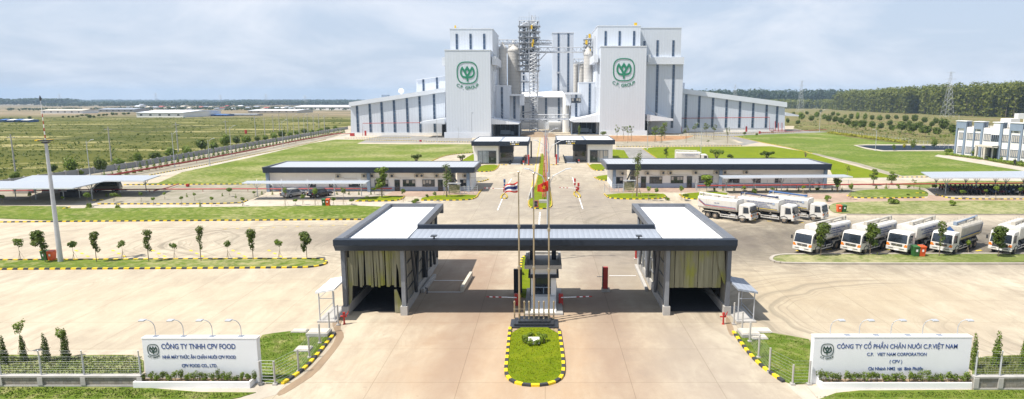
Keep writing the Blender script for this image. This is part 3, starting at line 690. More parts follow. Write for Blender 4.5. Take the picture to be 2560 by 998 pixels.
for i, (dy, z0, z1) in enumerate(((3, 26, 33), (10, 26, 33), (18, 27, 32), (4, 8, 18), (12, 5, 18), (20, 5, 18))):   # strips on the side wall
    m = MB(); xx = x1 + .003; m.box(xx, xx + .08, YR + dy, YR + dy + .7, z0 if z0 > 20 else z0, z1); m.build('side_window', M['glass_blue'], mill)
# rooftop bits
m = MB(); q = P(1140, 66, YR + 3); m.box(q.x - .5, q.x + .1, YR + 2, YR + 2.6, zt, zt + 1.6); m.build('roof_vent', M['yellow_machine'], mill)
m = MB(); m.box(q.x + .2, q.x + 1.0, YR + 2, YR + 2.8, zt, zt + .9); m.build('roof_fan', M['steel'], mill)
m = MB(); q = P(1181, 60, YR + 10); m.tube([(q.x, YR + 10, zt), (q.x, YR + 10, zt + 2.4)], .06, 5); m.build('antenna', M['steel'], mill)
def wing(parent, Y, wall_px, fas_px, xs, yb, yw, fn, depth, skirt):
    m = MB(); blk(m, Y, wall_px, depth); o = m.build('wing_wall', M['clad'], parent)
    m = MB(); blk(m, Y - .9, fas_px, depth + 2); m.build('wing_roof', M['clad_edge'], parent)
    for x in xs: strip_window(parent, Y, x, fn(x) + 1, yw, 5.2, 'glass_blue')
    a = P(wall_px[0][0], 300, Y); b = P(wall_px[1][0], 300, Y); m = MB(); m.box(min(a.x, b.x), max(a.x, b.x), Y - .12, Y - .004, 0, P(1363, skirt, Y).z); m.build('skirting', M['white_wall'], parent)
wing(mill, YW, [(877, 339), (1113, 339), (1113, 229), (877, 265)], [(872, 266.5), (1113, 230), (1113, 219.5), (872, 256)], [894, 925.5, 955, 986, 1018.5, 1050, 1086], 339, 330.5, lambda x: 266.5 - (x - 877) * .152, 45, 332)
m = MB(); q = P(1003.5, 231, YW + 25); m.lathe((q.x, q.y, q.z - 2.5), [(.5, 0), (.5, 2), (1.3, 2.6), (1.25, 3.5), (.5, 4.2)], 14); m.build('vent_cowl', M['white_paint'], mill)
m = MB(); q = P(962, 240, YW + 30); m.box(q.x - 1.5, q.x + 1.5, q.y, q.y + 3, q.z - 2, q.z + .5); m.build('roof_unit', M['blue_grey'], mill)
def annex(parent, Y, x0, x1, yt, d, mat='clad', wins=(), name='annex_wall', zb=0, roof=True):
    a = P(x0, yt, Y); b = P(x1, yt, Y); m = MB(); m.box(a.x, b.x, Y, Y + d, zb, a.z); m.build(name, M[mat], parent)
    if roof: m = MB(); m.box(a.x - .12, b.x + .12, Y - .1, Y + d + .1, a.z, a.z + .3); m.build('annex_roof', M['clad_edge'], parent)
    for w in wins: strip_window(parent, Y, *w)
YA = YW + 22
m = MB(); blk(m, YA, [(1041, 300), (1113, 300), (1113, 190.5), (1041, 201)], 12); m.build('annex_wall', M['clad'], mill)
m = MB(); blk(m, YA - .4, [(1040, 201), (1113, 190.5), (1113, 189), (1040, 199.5)], 13); m.build('annex_roof', M['clad_edge'], mill)
for x in (1059, 1093): strip_window(mill, YA, x, 200 - (x - 1041) * .14, 250, 4.6)
annex(mill, YR + 12, 1237.5, 1274, 215, 14, wins=((1255, 218, 297, 5),))
annex(mill, YR + 16, 1274.5, 1299, 238, 12, wins=((1286, 241, 297, 5),))
# rounded balcony roof and box
m = MB(); a = P(1275, 237, YR + 13); b = P(1309, 233, YR + 13); m.box(a.x, b.x, YR + 12.6, YR + 26, a.z - .5, a.z + .3); m.build('canopy', M['clad_edge'], mill)
m = MB(); a = P(1275, 237, YR + 12); b = P(1309, 233, YR + 12)
for k in range(9): xx = a.x + (b.x - a.x) * k / 8; m.tube([(xx, YR + 12.7, a.z + .1), (xx, YR + 12.7, a.z + 1.5)], .05, 4)
m.tube([(a.x, YR + 12.7, a.z + 1.5), (b.x, YR + 12.7, a.z + 1.5)], .05, 4); m.build('railing', M['steel'], mill)
m = MB(); m.box(P(1299, 240, YR + 13).x, P(1309, 240, YR + 13).x, YR + 13, YR + 24, P(1300, 264, YR + 13).z, P(1300, 240, YR + 13).z); m.build('hoist_box', M['clad_edge'], mill)
# canopies: left one against the wing, right one over the truck bay
m = MB(); m.ext([P(1050, 305, YT + 1), P(1050, 309, YT + 1), P(1111.3, 309, YT + 1), P(1111.3, 296, YT + 1)], (0, 12, 0)); m.build('canopy', M['clad_edge'], mill)
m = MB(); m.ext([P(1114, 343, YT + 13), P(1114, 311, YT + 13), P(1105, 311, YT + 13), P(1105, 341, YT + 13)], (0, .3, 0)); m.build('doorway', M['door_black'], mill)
def bay(parent, x0, x1, slab, Yf, yb, yt, wallx, back=13, posts=()):
    # truck bay: canopy slab, dark hall behind, steel columns
    zt_ = P(x0, yt, Yf).z
    m = MB(); m.ext([P(x, y, Yf - 2.5) for x, y in slab], (0, back + 2, 0)); m.build('bay_canopy', M['roof_white'], parent)
    a = P(x0, yb, Yf).x; b = P(x1, yb, Yf).x
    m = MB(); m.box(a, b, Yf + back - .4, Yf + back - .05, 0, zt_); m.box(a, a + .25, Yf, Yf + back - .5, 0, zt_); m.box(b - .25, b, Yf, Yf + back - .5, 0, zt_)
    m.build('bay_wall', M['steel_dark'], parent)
    m = MB()
    for i in range(6):
        xx = a + .5 + (b - a - 1) * i / 5; m.box(xx - .08, xx + .08, Yf + back - .7, Yf + back - .45, 0, zt_)
    m.build('bay_frame', M['blue_grey'], parent)
    m = MB(); c_ = (a + b) / 2
    m.box(c_ - 2.4, c_ + 1.6, Yf + 5, Yf + 7.2, .8, 2.4); m.box(c_ + 1.9, c_ + 2.9, Yf + 5.2, Yf + 7, .5, 1.9); m.build('loading_hopper', M['blue_grey'], parent)
    m = MB(); m.box(a, b, Yf - .3, Yf + 1, 0, .35)
    for xx in (a + .15, b - .15): m.box(xx - .2, xx + .2, Yf - .5, Yf - .1, 0, zt_)
    m.build('bay_column', M['blue_grey'], parent)
bay(mill, 1230, 1299, [(1226, 296), (1299, 308.5), (1296, 311), (1226, 311)], YT + 5, 341, 311, 0)
m = MB(); q = P(1226, 264, YT + 4)
for i in range(4): m.tube([(q.x + .1, YT + 2.5, q.z + i * .8), (P(1262 + i * 10, 303, YT + 3).x, YT + 2.5, P(1262 + i * 10, 304, YT + 3).z)], .05, 4)
m.build('tie_rod', M['steel'], mill)
# red water main along the wing
def redpipe(name, label, pts, r=.14, legs=(), parent=None):
    root = thing(name, label, 'pipe', pts[0])
    m = MB(); m.tube(pts, r, 8); m.build('pipe', M['red_pipe'], root)
    for (a_, b_) in legs: m = MB(); m.tube([a_, b_], r * .8, 6); m.build('support', M['red_pipe'], root)
    return root
Yp = YW - .8
redpipe('water_main', 'thin red pipe running along the left wing wall then dropping to the ground', [G(907, 340), P(907, 308.5, G(907, 340).y), P(1050, 307, G(907, 340).y)], .12)
# ---------------------------------------------------------------- feed mill, right half
YT2 = G(1502, 338.5).y; YW2 = G(1965, 329.5).y
mill2 = thing('mill_building', 'pale clad mill tower with green tulip emblem, its long wing sloping down to the right', 'building', (G(1560, 338.5).x, YT2, 0))
wall_block(mill2, YT2, 1502.5, 1617, 117, 9)
logo(mill2, YT2, 1559.5, 174.5, 27.2, M['logo_green'], M['logo_green'], .14)
m = MB(); a = P(1502.5, 345, YT2); b = P(1617, 333, YT2); m.box(a.x - .06, b.x + .06, YT2 - .10, YT2 + .5, 0, 2.0); m.build('plinth', M['clad_edge'], mill2)
YR2 = YT2 + 9.05
xa, xb, zt2 = wall_block(mill2, YR2, 1494, 1602, 66, 33)
wall_block(mill2, YR2 + 6, 1602.3, 1704, 71, 27)
zq0 = P(1560, 157, YR2).z; zq1 = P(1560, 138, YR2).z
m = MB(); m.box(xa + .003, P(1704, 300, YR2 + 6).x - .003, YR2 + 6.01, YR2 + 33, 0, zq0); m.box(xa + .003, P(1602, 300, YR2).x, YR2 + .01, YR2 + 6, 0, zq0); m.build('wall', M['clad_side'], mill2)
m = MB(); m.box(xa - 1.7, xa - .003, YR2 - 5, YR2 + 33, zq0, zq1); m.build('cornice', M['clad_edge'], mill2); m = MB(); m.box(P(1617, 150, YR2).x, P(1624, 150, YR2).x, YR2 - 3, YR2 + 4.5, zq0, zq1); m.build('cornice', M['clad_edge'], mill2); m = MB(); m.box(P(1618, 150, YR2 + 5).x, P(1710, 150, YR2 + 5).x, YR2 + 4.6, YR2 + 34, P(1650, 161, YR2 + 5).z, P(1650, 143, YR2 + 5).z); m.build('cornice', M['clad_edge'], mill2)
for x in (1514, 1549, 1585): strip_window(mill2, YR2, x, 78, 115, 5)
for x, y0, y1 in ((1611, 103, 116), (1643.5, 101, 141), (1683, 101, 141)): strip_window(mill2, YR2 + 6, x, y0, y1, 5)
for x, y1 in ((1642, 300), (1682, 320)): strip_window(mill2, YR2 + 6, x, 162, y1, 5.6)
for i, (dy, z0, z1) in enumerate(((12, 27, 42), (4, 30, 34), (7, 30, 34), (3, 8, 20), (8, 8, 20), (13, 8, 20))):
    m = MB(); m.box(xa - .08, xa - .003, YR2 + dy, YR2 + dy + (.9 if i == 0 else .5), z0, z1); m.build('side_window', M['glass_blue'], mill2)
m = MB(); q = P(1588, 60, YR2 + 3); m.box(q.x - .5, q.x + .7, YR2 + 2, YR2 + 3, zt2, zt2 + 1.7); m.build('roof_vent', M['yellow_machine'], mill2)
m = MB(); m.box(q.x - 3.0, q.x - 1.2, YR2 + 2, YR2 + 3, zt2, zt2 + .9); m.build('roof_fan', M['steel'], mill2)
m = MB(); q = P(1544, 60, YR2 + 10); m.tube([(q.x, YR2 + 10, zt2), (q.x, YR2 + 10, zt2 + 2.6)], .06, 5); m.build('antenna', M['steel'], mill2)
wing(mill2, YW2, [(1698, 330), (1962, 330), (1962, 267), (1698, 231)], [(1698, 232.5), (1968, 268.5), (1968, 256), (1698, 220.5)], [1714.5, 1747.5, 1781.5, 1815.5, 1849, 1882, 1915.5, 1942], 330, 319, lambda x: 233 + (x - 1698) * .131, 45, 321)
m = MB(); m.box(P(1710, 200, YW2 + 20).x - .4, P(1710, 200, YW2 + 20).x + .4, YW2 + 20, YW2 + 21, 10, P(1710, 207, YW2 + 20).z); m.build('vent_stack', M['clad_edge'], mill2)
annex(mill2, YR2 + 10, 1448, 1487.5, 207, 14, wins=((1474, 208.5, 286, 5),))
annex(mill2, YR2 + 8, 1428, 1450, 234, 14, wins=((1440.5, 258, 292, 5), (1440.5, 236, 245, 5)))
box_window(mill2, YR2 + 7.8, 1429, 246, 1452, 257, 4)
m = MB(); a = P(1413, 234, YR2 + 5); b = P(1453, 234, YR2 + 5); m.box(a.x, b.x, YR2 + 5, YR2 + 24, a.z - .4, a.z + .5); m.build('canopy', M['clad_edge'], mill2)
m = MB(); m.box(P(1415, 236, YR2 + 7).x, P(1427.5, 236, YR2 + 7).x, YR2 + 7, YR2 + 20, P(1415, 264, YR2 + 7).z, P(1415, 236, YR2 + 7).z); m.build('hoist_box', M['clad_edge'], mill2)
bay(mill2, 1428, 1501, [(1426, 301), (1502, 285), (1502, 306), (1434, 306), (1426, 303)], YT2 + 5, 337, 306, 0)
m = MB(); m.ext([P(1617.3, 286, YT2 + 1), P(1683, 297, YT2 + 1), P(1683, 302, YT2 + 1), P(1617.3, 303, YT2 + 1)][::-1], (0, 15, 0)); m.build('canopy', M['clad_edge'], mill2)
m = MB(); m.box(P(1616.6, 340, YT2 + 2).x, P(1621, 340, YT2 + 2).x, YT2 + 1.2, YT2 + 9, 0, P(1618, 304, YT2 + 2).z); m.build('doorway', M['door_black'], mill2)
m = MB()
for i in range(4): m.tube([(P(1617.5, 265 + i * 3, YT2 + 2).x, YT2 + 2, P(1617, 262 + i * 4, YT2 + 2).z), (P(1640 + i * 9, 295, YT2 + 2).x, YT2 + 2, P(1640, 294, YT2 + 2).z)], .05, 4)
m.build('tie_rod', M['steel'], mill2)
for x, y0 in ((1702, 317), (1865.5, 316)):
    a = P(x - 2.2, 330, YW2); b = P(x + 2.2, y0, YW2); m = MB(); m.box(a.x, b.x, YW2 - .25, YW2 - .123, 0, b.z); m.build('red_door', M['red'], mill2)
m = MB(); m.ext([P(1965, 281, YW2 + 8), P(1997, 288, YW2 + 8), P(1997, 291, YW2 + 8), P(1965, 290, YW2 + 8)][::-1], (0, 12, 0)); m.build('lean_to_roof', M['clad_edge'], mill2)
Yp = YW2 - 1.2
pl = lambda x, y: P(x, y, Yp)
rp_ = redpipe('water_main', 'red pipe carried high along the right wing wall and dropping to a valve rack', [pl(1684, 296), pl(1924, 293.5), pl(1924, 326), pl(1965, 326)], .13)
for x in (1938, 1946, 1955): m = MB(); m.tube([pl(x, 328), pl(x, 303 + (x % 3) * 2)], .16, 6); m.build('valve_riser', M['red_pipe'], rp_)
# bike hoops by the wing
for k, x in enumerate((1681, 1692)):
    c = G(x, 332); m = MB(); m.tube([c + Vector((1.1 * cos(t * pi / 8), 0, 1.9 * sin(t * pi / 8))) for t in range(9)], .12, 6)
    tag(m.build('hoop_rail', M['steel_dark']), ['dark steel hoop at the foot of the right wing wall, nearer the tower', 'dark steel hoop at the foot of the right wing wall, farther from the tower'][k], 'rail', 'hoop rails by the wing')

# ---------------------------------------------------------------- yard between the towers
YM = YR2 + 40
wh = thing('warehouse', 'low pale warehouse with a white pitched roof closing the gap between the two towers', 'building', P(1360, 318, YM))
m = MB(); a = P(1300, 243, YM); b = P(1412, 243, YM); m.box(a.x, b.x, YM, YM + 30, -.5, a.z); m.build('wall', M['clad'], wh)
m = MB(); m.ext([P(1296, 244, YM - 1), P(1296, 242, YM - 1), P(1296, 230, YM + 30), P(1296, 228, YM + 30)], ((P(1416, 244, YM) - P(1296, 244, YM)).x, 0, 0)); m.build('roof', M['roof_bright'], wh)
for x in (1365, 1397, 1333, 1308): strip_window(wh, YM, x, 245, 302, 4.5)
m = MB(); m.box(P(1372, 300, YM - 3).x, P(1402, 300, YM - 3).x, YM - 6, YM - .1, 0, P(1372, 305, YM - 3).z); m.build('lean_to', M['white_wall'], wh)
YB = YM + 32
st = thing('block_tower', 'slim pale clad tower with two full-height glazing strips, between the mill towers', 'building', P(1407, 300, YB))
a = P(1381, 83, YB); b = P(1434, 83, YB); m = MB(); m.box(a.x, b.x, YB, YB + 16, 0, a.z); m.build('wall', M['clad'], st)
m = MB(); m.box(a.x - .2, b.x + .2, YB - .2, YB + 16.2, a.z, a.z + .4); m.build('coping', M['clad_edge'], st)
for x in (1396, 1420.5): strip_window(st, YB, x, 84, 232, 4.2)
m = MB(); m.box(P(1391, 180, YB).x, P(1400, 180, YB).x, YB - 1.6, YB - .15, P(1391, 184, YB).z, P(1391, 180, YB).z); m.build('balcony', M['steel'], st)
YC = YB - 6
lb = thing('machine_house', 'pale clad block standing behind the steel lattice elevator', 'building', P(1322, 300, YC))
a = P(1296.5, 178, YC); b = P(1347.5, 178, YC); m = MB(); m.box(a.x, b.x, YC, YC + 12, 0, a.z); m.build('wall', M['clad'], lb)
for x in (1309, 1334): strip_window(lb, YC, x, 180, 230, 3.8)
for x, y in ((1309, 187), (1309, 202), (1334, 185), (1334, 200)):
    m = MB(); m.box(P(x - 4, y, YC).x, P(x + 4, y, YC).x, YC - 1.4, YC - .15, P(x, y + 2, YC).z, P(x, y - 1.5, YC).z); m.build('balcony', M['steel'], lb)
# silos
def silo(x0, x1, ytop, Y, label, cone=4, ytop2=None):
    a = P(x0, ytop, Y); b = P(x1, ytop, Y); r = (b.x - a.x) / 2; c = ((a.x + b.x) / 2, Y + r, 0)
    root = thing('silo', label, 'silo', c, 'concrete silos')
    m = MB(); m.lathe(c, [(r, 0), (r, a.z)], 28); m.build('shell', M['silo'], root, smooth=False)
    m = MB(); m.lathe((c[0], c[1], a.z), [(r + .15, .004), (r * .9, 1.0), (r * .25, cone), (r * .2, cone + .8)], 28); m.build('cap', M['silo'], root)
    m = MB()
    m.lathe((c[0], c[1], a.z + .3), [(r + .12, 0), (r + .12, .06)], 20)
    for k in range(14): t_ = 2 * pi * k / 14; m.tube([(c[0] + r * cos(t_), c[1] + r * sin(t_), a.z + .3), (c[0] + r * cos(t_), c[1] + r * sin(t_), a.z + 1.5)], .04, 4)
    m.build('guard_rail', M['steel'], root); return root
silo(1246, 1266, 124, YR + 26, 'shaded grey concrete silo immediately right of the left tower', 2.5)
silo(1268, 1300, 128, YR + 32, 'wide sunlit concrete silo between the left tower and the lattice elevator', 2.5)
silo(1270, 1296, 116, YR + 50, 'domed concrete silo top showing behind the wide sunlit silo', 2)
silo(1460, 1481, 138, YR2 + 22, 'sunlit concrete silo with conical cap hard against the right tower', 3.5)
silo(1448, 1463, 168, YR2 + 30, 'dark shaded silo second from the right tower', 2)
silo(1434, 1447, 164, YR2 + 42, 'slender shaded silo beside the slim clad tower', 1.5)
def tank(x0, x1, y0, yb, Y, label):
    a = P(x0, y0, Y); b = P(x1, y0, Y); r = (b.x - a.x) / 2; c = ((a.x + b.x) / 2, Y + r, 0)
    root = thing('tank', label, 'tank', c); m = MB(); m.lathe(c, [(r, 0), (r, a.z), (r * .4, a.z + r * .5)], 20); m.build('shell', M['white_wall'], root, smooth=False)
    m = MB(); m.tube([(c[0] - r - .1, Y + r, .5), (c[0] - r - .1, Y + r, a.z)], .07, 4); m.build('downpipe', M['steel'], root)
tank(1407, 1423, 240, 318, YR2 + 12, 'tall white round tank beside the right tower annex')
# ---- lattice elevator tower
def lattice(m, x0, x1, y0, y1, z0, z1, nz, r=.12, brace=True):
    cs = [(x0, y0), (x1, y0), (x1, y1), (x0, y1)]
    for c in cs: m.tube([(c[0], c[1], z0), (c[0], c[1], z1)], r * 1.25, 4)
    for i in range(nz + 1):
        z = z0 + (z1 - z0) * i / nz
        for k in range(4):
            a, b = cs[k], cs[(k + 1) % 4]; m.tube([(a[0], a[1], z), (b[0], b[1], z)], r, 4, cap=False)
            if brace and i < nz:
                zn = z0 + (z1 - z0) * (i + 1) / nz
                m.tube([(a[0], a[1], z), (b[0], b[1], zn)], r * .75, 4, cap=False); m.tube([(b[0], b[1], z), (a[0], a[1], zn)], r * .75, 4, cap=False)
YL = YR + 30
et = thing('elevator_tower', 'tall galvanised steel lattice elevator tower full of platforms and machinery', 'tower', P(1322, 320, YL) * 1)
et.location.z = 0
ax, bx = P(1298, 120, YL).x, P(1347, 120, YL).x; zt_ = P(1322, 52, YL).z; zm = P(1322, 178, YL).z
m = MB(); lattice(m, ax, (ax + bx) / 2 - .2, YL, YL + 7, zm, zt_, 9, .16); lattice(m, (ax + bx) / 2 + .2, bx, YL, YL + 7, zm, zt_, 9, .16); m.build('upper_frame', M['steel'], et)
cx0, cx1 = P(1324, 200, YL).x, P(1343, 200, YL).x
m = MB(); lattice(m, cx0, cx1, YL - 4, YL - 1, 0, zt_ - 14, 22, .10); m.build('stair_frame', M['steel'], et)
m = MB(); lattice(m, ax + .5, bx - .5, YL + 1, YL + 6, 0, zm - .2, 6, .18, False); m.build('lower_frame', M['steel'], et)
rnd = random.Random(3)
for i in range(9):
    z = zm + (zt_ - zm) * i / 9
    m = MB(); m.box(ax - .6, bx + .7, YL - .5, YL + 7.5, z + .22, z + .34); m.build('platform', M['steel'], et)
    m = MB()
    for k in range(7):
        xx = rnd.uniform(ax + .8, bx - 1.6); yy = rnd.uniform(YL + .6, YL + 5); w_ = rnd.uniform(.5, 1.5)
        m.box(xx, xx + w_, yy, yy + w_, z + .4, z + rnd.uniform(1.0, 3.2))
    for k in range(3):
        xx = rnd.uniform(ax + .8, bx - 1); m.tube([(xx, YL + rnd.uniform(.5, 4), z + .4), (xx + rnd.uniform(-1.5, 1.5), YL + rnd.uniform(.5, 4), z + 5)], .25, 6)
    m.build('machinery', M[['steel', 'blue_grey', 'steel', 'steel_dark'][i % 4]], et)
for x, y in ((1329, 68), (1333, 104), (1331, 112)): q = P(x, y, YL - .6); m = MB(); m.box(q.x - .35, q.x + .35, YL - .75, YL - .25, q.z - .9, q.z + .9); m.build('gear_guard', M['yellow_machine'], et)
m = MB()
for k in range(9): xx = ax + (bx - ax) * k / 8; m.tube([(xx, YL, zt_), (xx, YL, zt_ + 1.6)], .06, 4)
m.tube([(ax, YL, zt_ + 1.6), (bx, YL, zt_ + 1.6)], .06, 4); m.tube([((ax + bx) / 2, YL + 3, zt_), ((ax + bx) / 2, YL + 3, zt_ + 4)], .07, 4); m.build('guard_rail', M['steel'], et)
# right gear tower on the silo
YG = YR2 + 24
gt = thing('head_house', 'small steel frame head house with yellow guards on top of the right silo', 'tower', P(1470, 137, YG)); q0, q1 = P(1461, 100, YG).x, P(1478, 100, YG).x
m = MB(); lattice(m, q0, q1, YG, YG + 4, P(1470, 135, YG).z, P(1470, 98, YG).z, 4, .15); lattice(m, q0 + 1, q1, YG + .3, YG + 3.7, P(1470, 98, YG).z, P(1470, 88, YG).z, 1, .12); m.build('frame', M['steel'], gt)
m = MB()
for i in range(5): z = P(1470, 134 - i * 9, YG).z; m.box(q0 - .4, q1 + .4, YG - .3, YG + 4.3, z - .12, z); m.box(q0 + .6, q0 + 1.6, YG + 1, YG + 2, z + .01, z + 1)
m.build('platform', M['steel'], gt)
for x, y in ((1474, 90), (1466, 106), (1474, 128)): q = P(x, y, YG - .5); m = MB(); m.box(q.x - .5, q.x + .5, YG - .75, YG - .35, q.z - .9, q.z + .9); m.build('gear_guard', M['yellow_machine'], gt)
def gallery(label, xa_, ya_, xb_, yb_, Y, h, group='conveyor galleries'):
    a = P(xa_, ya_, Y); b = P(xb_, yb_, Y); root = thing('conveyor_gallery', label, 'conveyor', a, group); m = MB(); n = int((b.x - a.x) / 1.8)
    for yy in (Y, Y + 1.8):
        m.tube([(a.x, yy, a.z), (b.x, yy, b.z)], .12, 4); m.tube([(a.x, yy, a.z - h), (b.x, yy, b.z - h)], .14, 4)
        for i in range(n):
            x0_ = a.x + (b.x - a.x) * i / n; x1_ = a.x + (b.x - a.x) * (i + 1) / n
            m.tube([(x0_, yy, a.z - (h if i % 2 else 0)), (x1_, yy, a.z - (0 if i % 2 else h))], .07, 4, cap=False)
            m.tube([(x0_, yy, a.z), (x0_, yy, a.z - h)], .07, 4, cap=False)
    m.build('truss', M['steel'], root)
    m = MB(); m.box(a.x, b.x, Y + .3, Y + 1.5, a.z - h + .05, a.z - h + .7); m.build('conveyor', M['clad_edge'], root)
    return root
gallery('upper conveyor gallery running right from the left tower roof to the lattice elevator', 1247, 99, 1380, 101, YL + 8.2, 2.0)
gallery('long conveyor gallery crossing the gap between the two mill towers at mid height', 1247, 120, 1482, 118, YL + 10.6, 2.2)
gallery('short conveyor gallery beside the slim clad tower', 1434, 147, 1460, 147, YR2 + 30, 2.2)
gallery('low pipe bridge across the yard between the two towers', 1300, 287, 1422, 287, YR + 18, 2.2)
m = MB(); m.tube([P(1350, 150, YL + 12), P(1370, 128, YL + 12)], .2, 5); tag(m.build('strut', M['steel']), 'diagonal steel strut under the long conveyor gallery beside the lattice elevator', 'strut')
m = MB(); c = G(1345, 340); m.lathe(c, [(9, .02), (6, .9), (2.5, 1.5), (.5, 1.7)], 14); tag(m.build('soil_heap', M['dirt']), 'low heap of grey-brown soil behind the left weighbridge roof', 'heap')
# ---------------------------------------------------------------- lane offices
def lane_office(label, Y, fas, dep, wallx, ybase, bandy, wins, doors, acs, posts, passage, right):
    xl, xr, yt_, yb_ = fas; a = P(xl, yt_, Y - 1.3); b = P(xr, yt_, Y - 1.3); zt_ = a.z; zb_ = P(xl, yb_, Y - 1.3).z
    root = thing('lane_office', label, 'building', (P((xl + xr) / 2, ybase, Y).x, Y, 0))
    m = MB(); m.ext([(a.x, Y - 1.3, zt_), (b.x, Y - 1.3, zt_), (b.x - .25, Y - 1.3, zb_), (a.x + .25, Y - 1.3, zb_)], (0, .25, 0)); m.build('fascia', M['fascia'], root)
    m = MB(); m.ext([(a.x, Y - 1.04, zt_), (a.x, Y + dep, zt_), (a.x, Y + dep, zb_), (a.x, Y - 1.04, zb_)], (.25, 0, 0)); m.ext([(b.x - .25, Y - 1.04, zt_), (b.x - .25, Y + dep, zt_), (b.x - .25, Y + dep, zb_), (b.x - .25, Y - 1.04, zb_)], (.25, 0, 0))
    m.box(a.x + .26, b.x - .26, Y + dep - .25, Y + dep, zb_, zt_); m.build('parapet', M['fascia_light'], root)
    m = MB(); m.ext([(a.x + .26, Y - 1.04, zt_ - .28), (a.x + .26, Y + dep - .26, zt_ - .10), (b.x - .26, Y + dep - .26, zt_ - .10), (b.x - .26, Y - 1.04, zt_ - .28)], (0, 0, -.1)); m.build('roof', M['roof_pale'], root)
    m = MB(); m.box(a.x + .3, b.x - .3, Y - 1.0, Y + dep - .3, zb_ - .02, zb_ + .05); m.build('soffit', M['white_wall'], root)
    segs = []; xs = [wallx[0]] + ([passage[0], passage[1]] if passage else []) + [wallx[1]]
    for i in range(0, len(xs), 2): segs.append((P(xs[i], 450, Y).x, P(xs[i + 1], 450, Y).x))
    zband = P(xl, bandy, Y).z
    for s0, s1 in segs:
        m = MB(); m.box(s0, s1, Y, Y + dep - .8, 0, zb_ - .03); m.build('wall', M['white_wall'], root)
        m = MB(); m.box(s0 - .01, s1 + .01, Y - .035, Y - .004, 0, zband); m.build('wall_band', M['band'], root)
    for w in wins: box_window(root, Y, *w)
    for x0_, x1_, y0_ in doors:
        p0 = P(x0_, ybase, Y); p1 = P(x1_, y0_, Y); m = MB(); m.box(p0.x, p1.x, Y - .07, Y - .036, 0, p1.z); dd = m.build('door', M['glass'], root)
        m = MB(); f = .08
        for q in ((p0.x - f, p0.x), (p1.x, p1.x + f), ((p0.x + p1.x) / 2 - .03, (p0.x + p1.x) / 2 + .03)): m.box(q[0], q[1], Y - .11, Y - .072, 0, p1.z)
        m.box(p0.x - f, p1.x + f, Y - .11, Y - .072, p1.z, p1.z + f); m.build('frame', M['steel_dark'], dd)
    for x, y in acs:
        q = P(x, y, Y - .3); m = MB(); m.box(q.x - .40, q.x + .40, Y - .38, Y - .05, q.z - .3, q.z + .3); ac = m.build('air_conditioner', M['cream'], root)
        m = MB(); m.disc((q.x + .08, Y - .385, q.z), (0, 1, 0), .22, .01, 14); m.build('fan_grille', M['steel_dark'], ac)
        m = MB(); m.tube([(q.x + .4, Y - .06, q.z - .25), (q.x + 1.0, Y - .06, q.z - .25), (q.x + 1.0, Y - .06, q.z - .4), (q.x + 3.2, Y - .06, q.z - .4)], .03, 4); m.build('hose', M['cream'], ac)
    for x in posts:
        q = P(x, 450, Y - 1.0); m = MB(); m.box(q.x - .26, q.x + .26, Y - 1.02, Y - .55, 0, zb_ - .03); m.build('column', M['blue_grey'], root)
    return root, zb_
YO = G(900, 478).y
lo, zlo = lane_office('long single-storey white office with dark blue-grey roof edge, left of the entrance lanes', YO, (654, 1187, 418.5, 432.5), 9.5, (671, 1177), 478, 467.5,
    [(773, 457, 789, 467, 2), (824, 457, 840, 467, 2), (873, 456, 906, 466, 4), (938, 450.5, 970, 466, 4), (1008, 450, 1037.5, 465.5, 4), (1057, 450, 1086, 465.5, 4), (1151, 450, 1165, 465.5, 2)],
    [(988.5, 998.5, 450.5), (1096.5, 1106, 450.5)], [(844, 441), (909, 440), (929, 440), (978.5, 440), (1041, 439.5), (1053, 439.5), (1090.5, 439.5), (1161, 439.5)], (668.5, 921, 1170), (1122, 1143), False)
m = MB(); m.tube([P(1142, 454, YO + 2), P(1131, 436, YO + 2)], .14, 6); m.build('brace', M['blue_grey'], lo)
YO2 = G(1800, 470).y
ro, zro = lane_office('long single-storey white office with dark blue-grey roof edge, right of the entrance lanes', YO2, (1516, 2081, 410.5, 425), 9.5, (1530, 2063), 471, 457.5,
    [(1541, 443.5, 1557, 458, 2), (1624, 442.5, 1655, 458, 4), (1677, 441.5, 1707.5, 457.5, 4), (1747, 441, 1782, 456.5, 4), (1821, 446, 1848, 456, 4), (1883, 446, 1901, 456, 2), (1937, 446, 1953, 456, 2)],
    [(1603, 1614, 442.5), (1717.5, 1729, 441.5)], [(1555, 434), (1618, 433.5), (1657, 432.5), (1675, 432.5), (1738, 432), (1790, 431.5), (1811, 431.5), (1864.5, 431)], (1536, 1802, 2064), (1567, 1590), True)
m = MB(); m.tube([P(1567, 452, YO2 + 2), P(1577, 430, YO2 + 2)], .14, 6); m.build('brace', M['blue_grey'], ro)
# notice boards, fences and water tanks by the lane offices
for (x0_, x1_, yb_, yt_, lab) in ((1123, 1150, 486, 459, 'standing notice board with a tree picture, in front of the left office'), (1560, 1585, 480, 452, 'standing notice board with a tree picture, in front of the right office')):
    a = G(x0_, yb_); b = G(x1_, yb_); z = ZT(yb_, yt_); r_ = thing('notice_board', lab, 'board', ((a.x + b.x) / 2, a.y, 0))
    t = NT('board picture'); t.done(t.mix(t.ramp(t.noise(t.map(t.co, (.8, 1, 3)), 1.3, 4), .4, .6), (.12, .13, .05), (.42, .37, .25)), .5); m = MB(); m.box(a.x, b.x, a.y - .05, a.y + .05, .25, z - .25); m.build('panel', t.m, r_)
    m = MB(); m.box(a.x - .08, a.x, a.y - .1, a.y + .1, 0, z); m.box(b.x, b.x + .08, a.y - .1, a.y + .1, 0, z); m.box(a.x - .2, b.x + .2, a.y - .3, a.y + .3, z, z + .08); m.build('frame', M['steel'], r_)
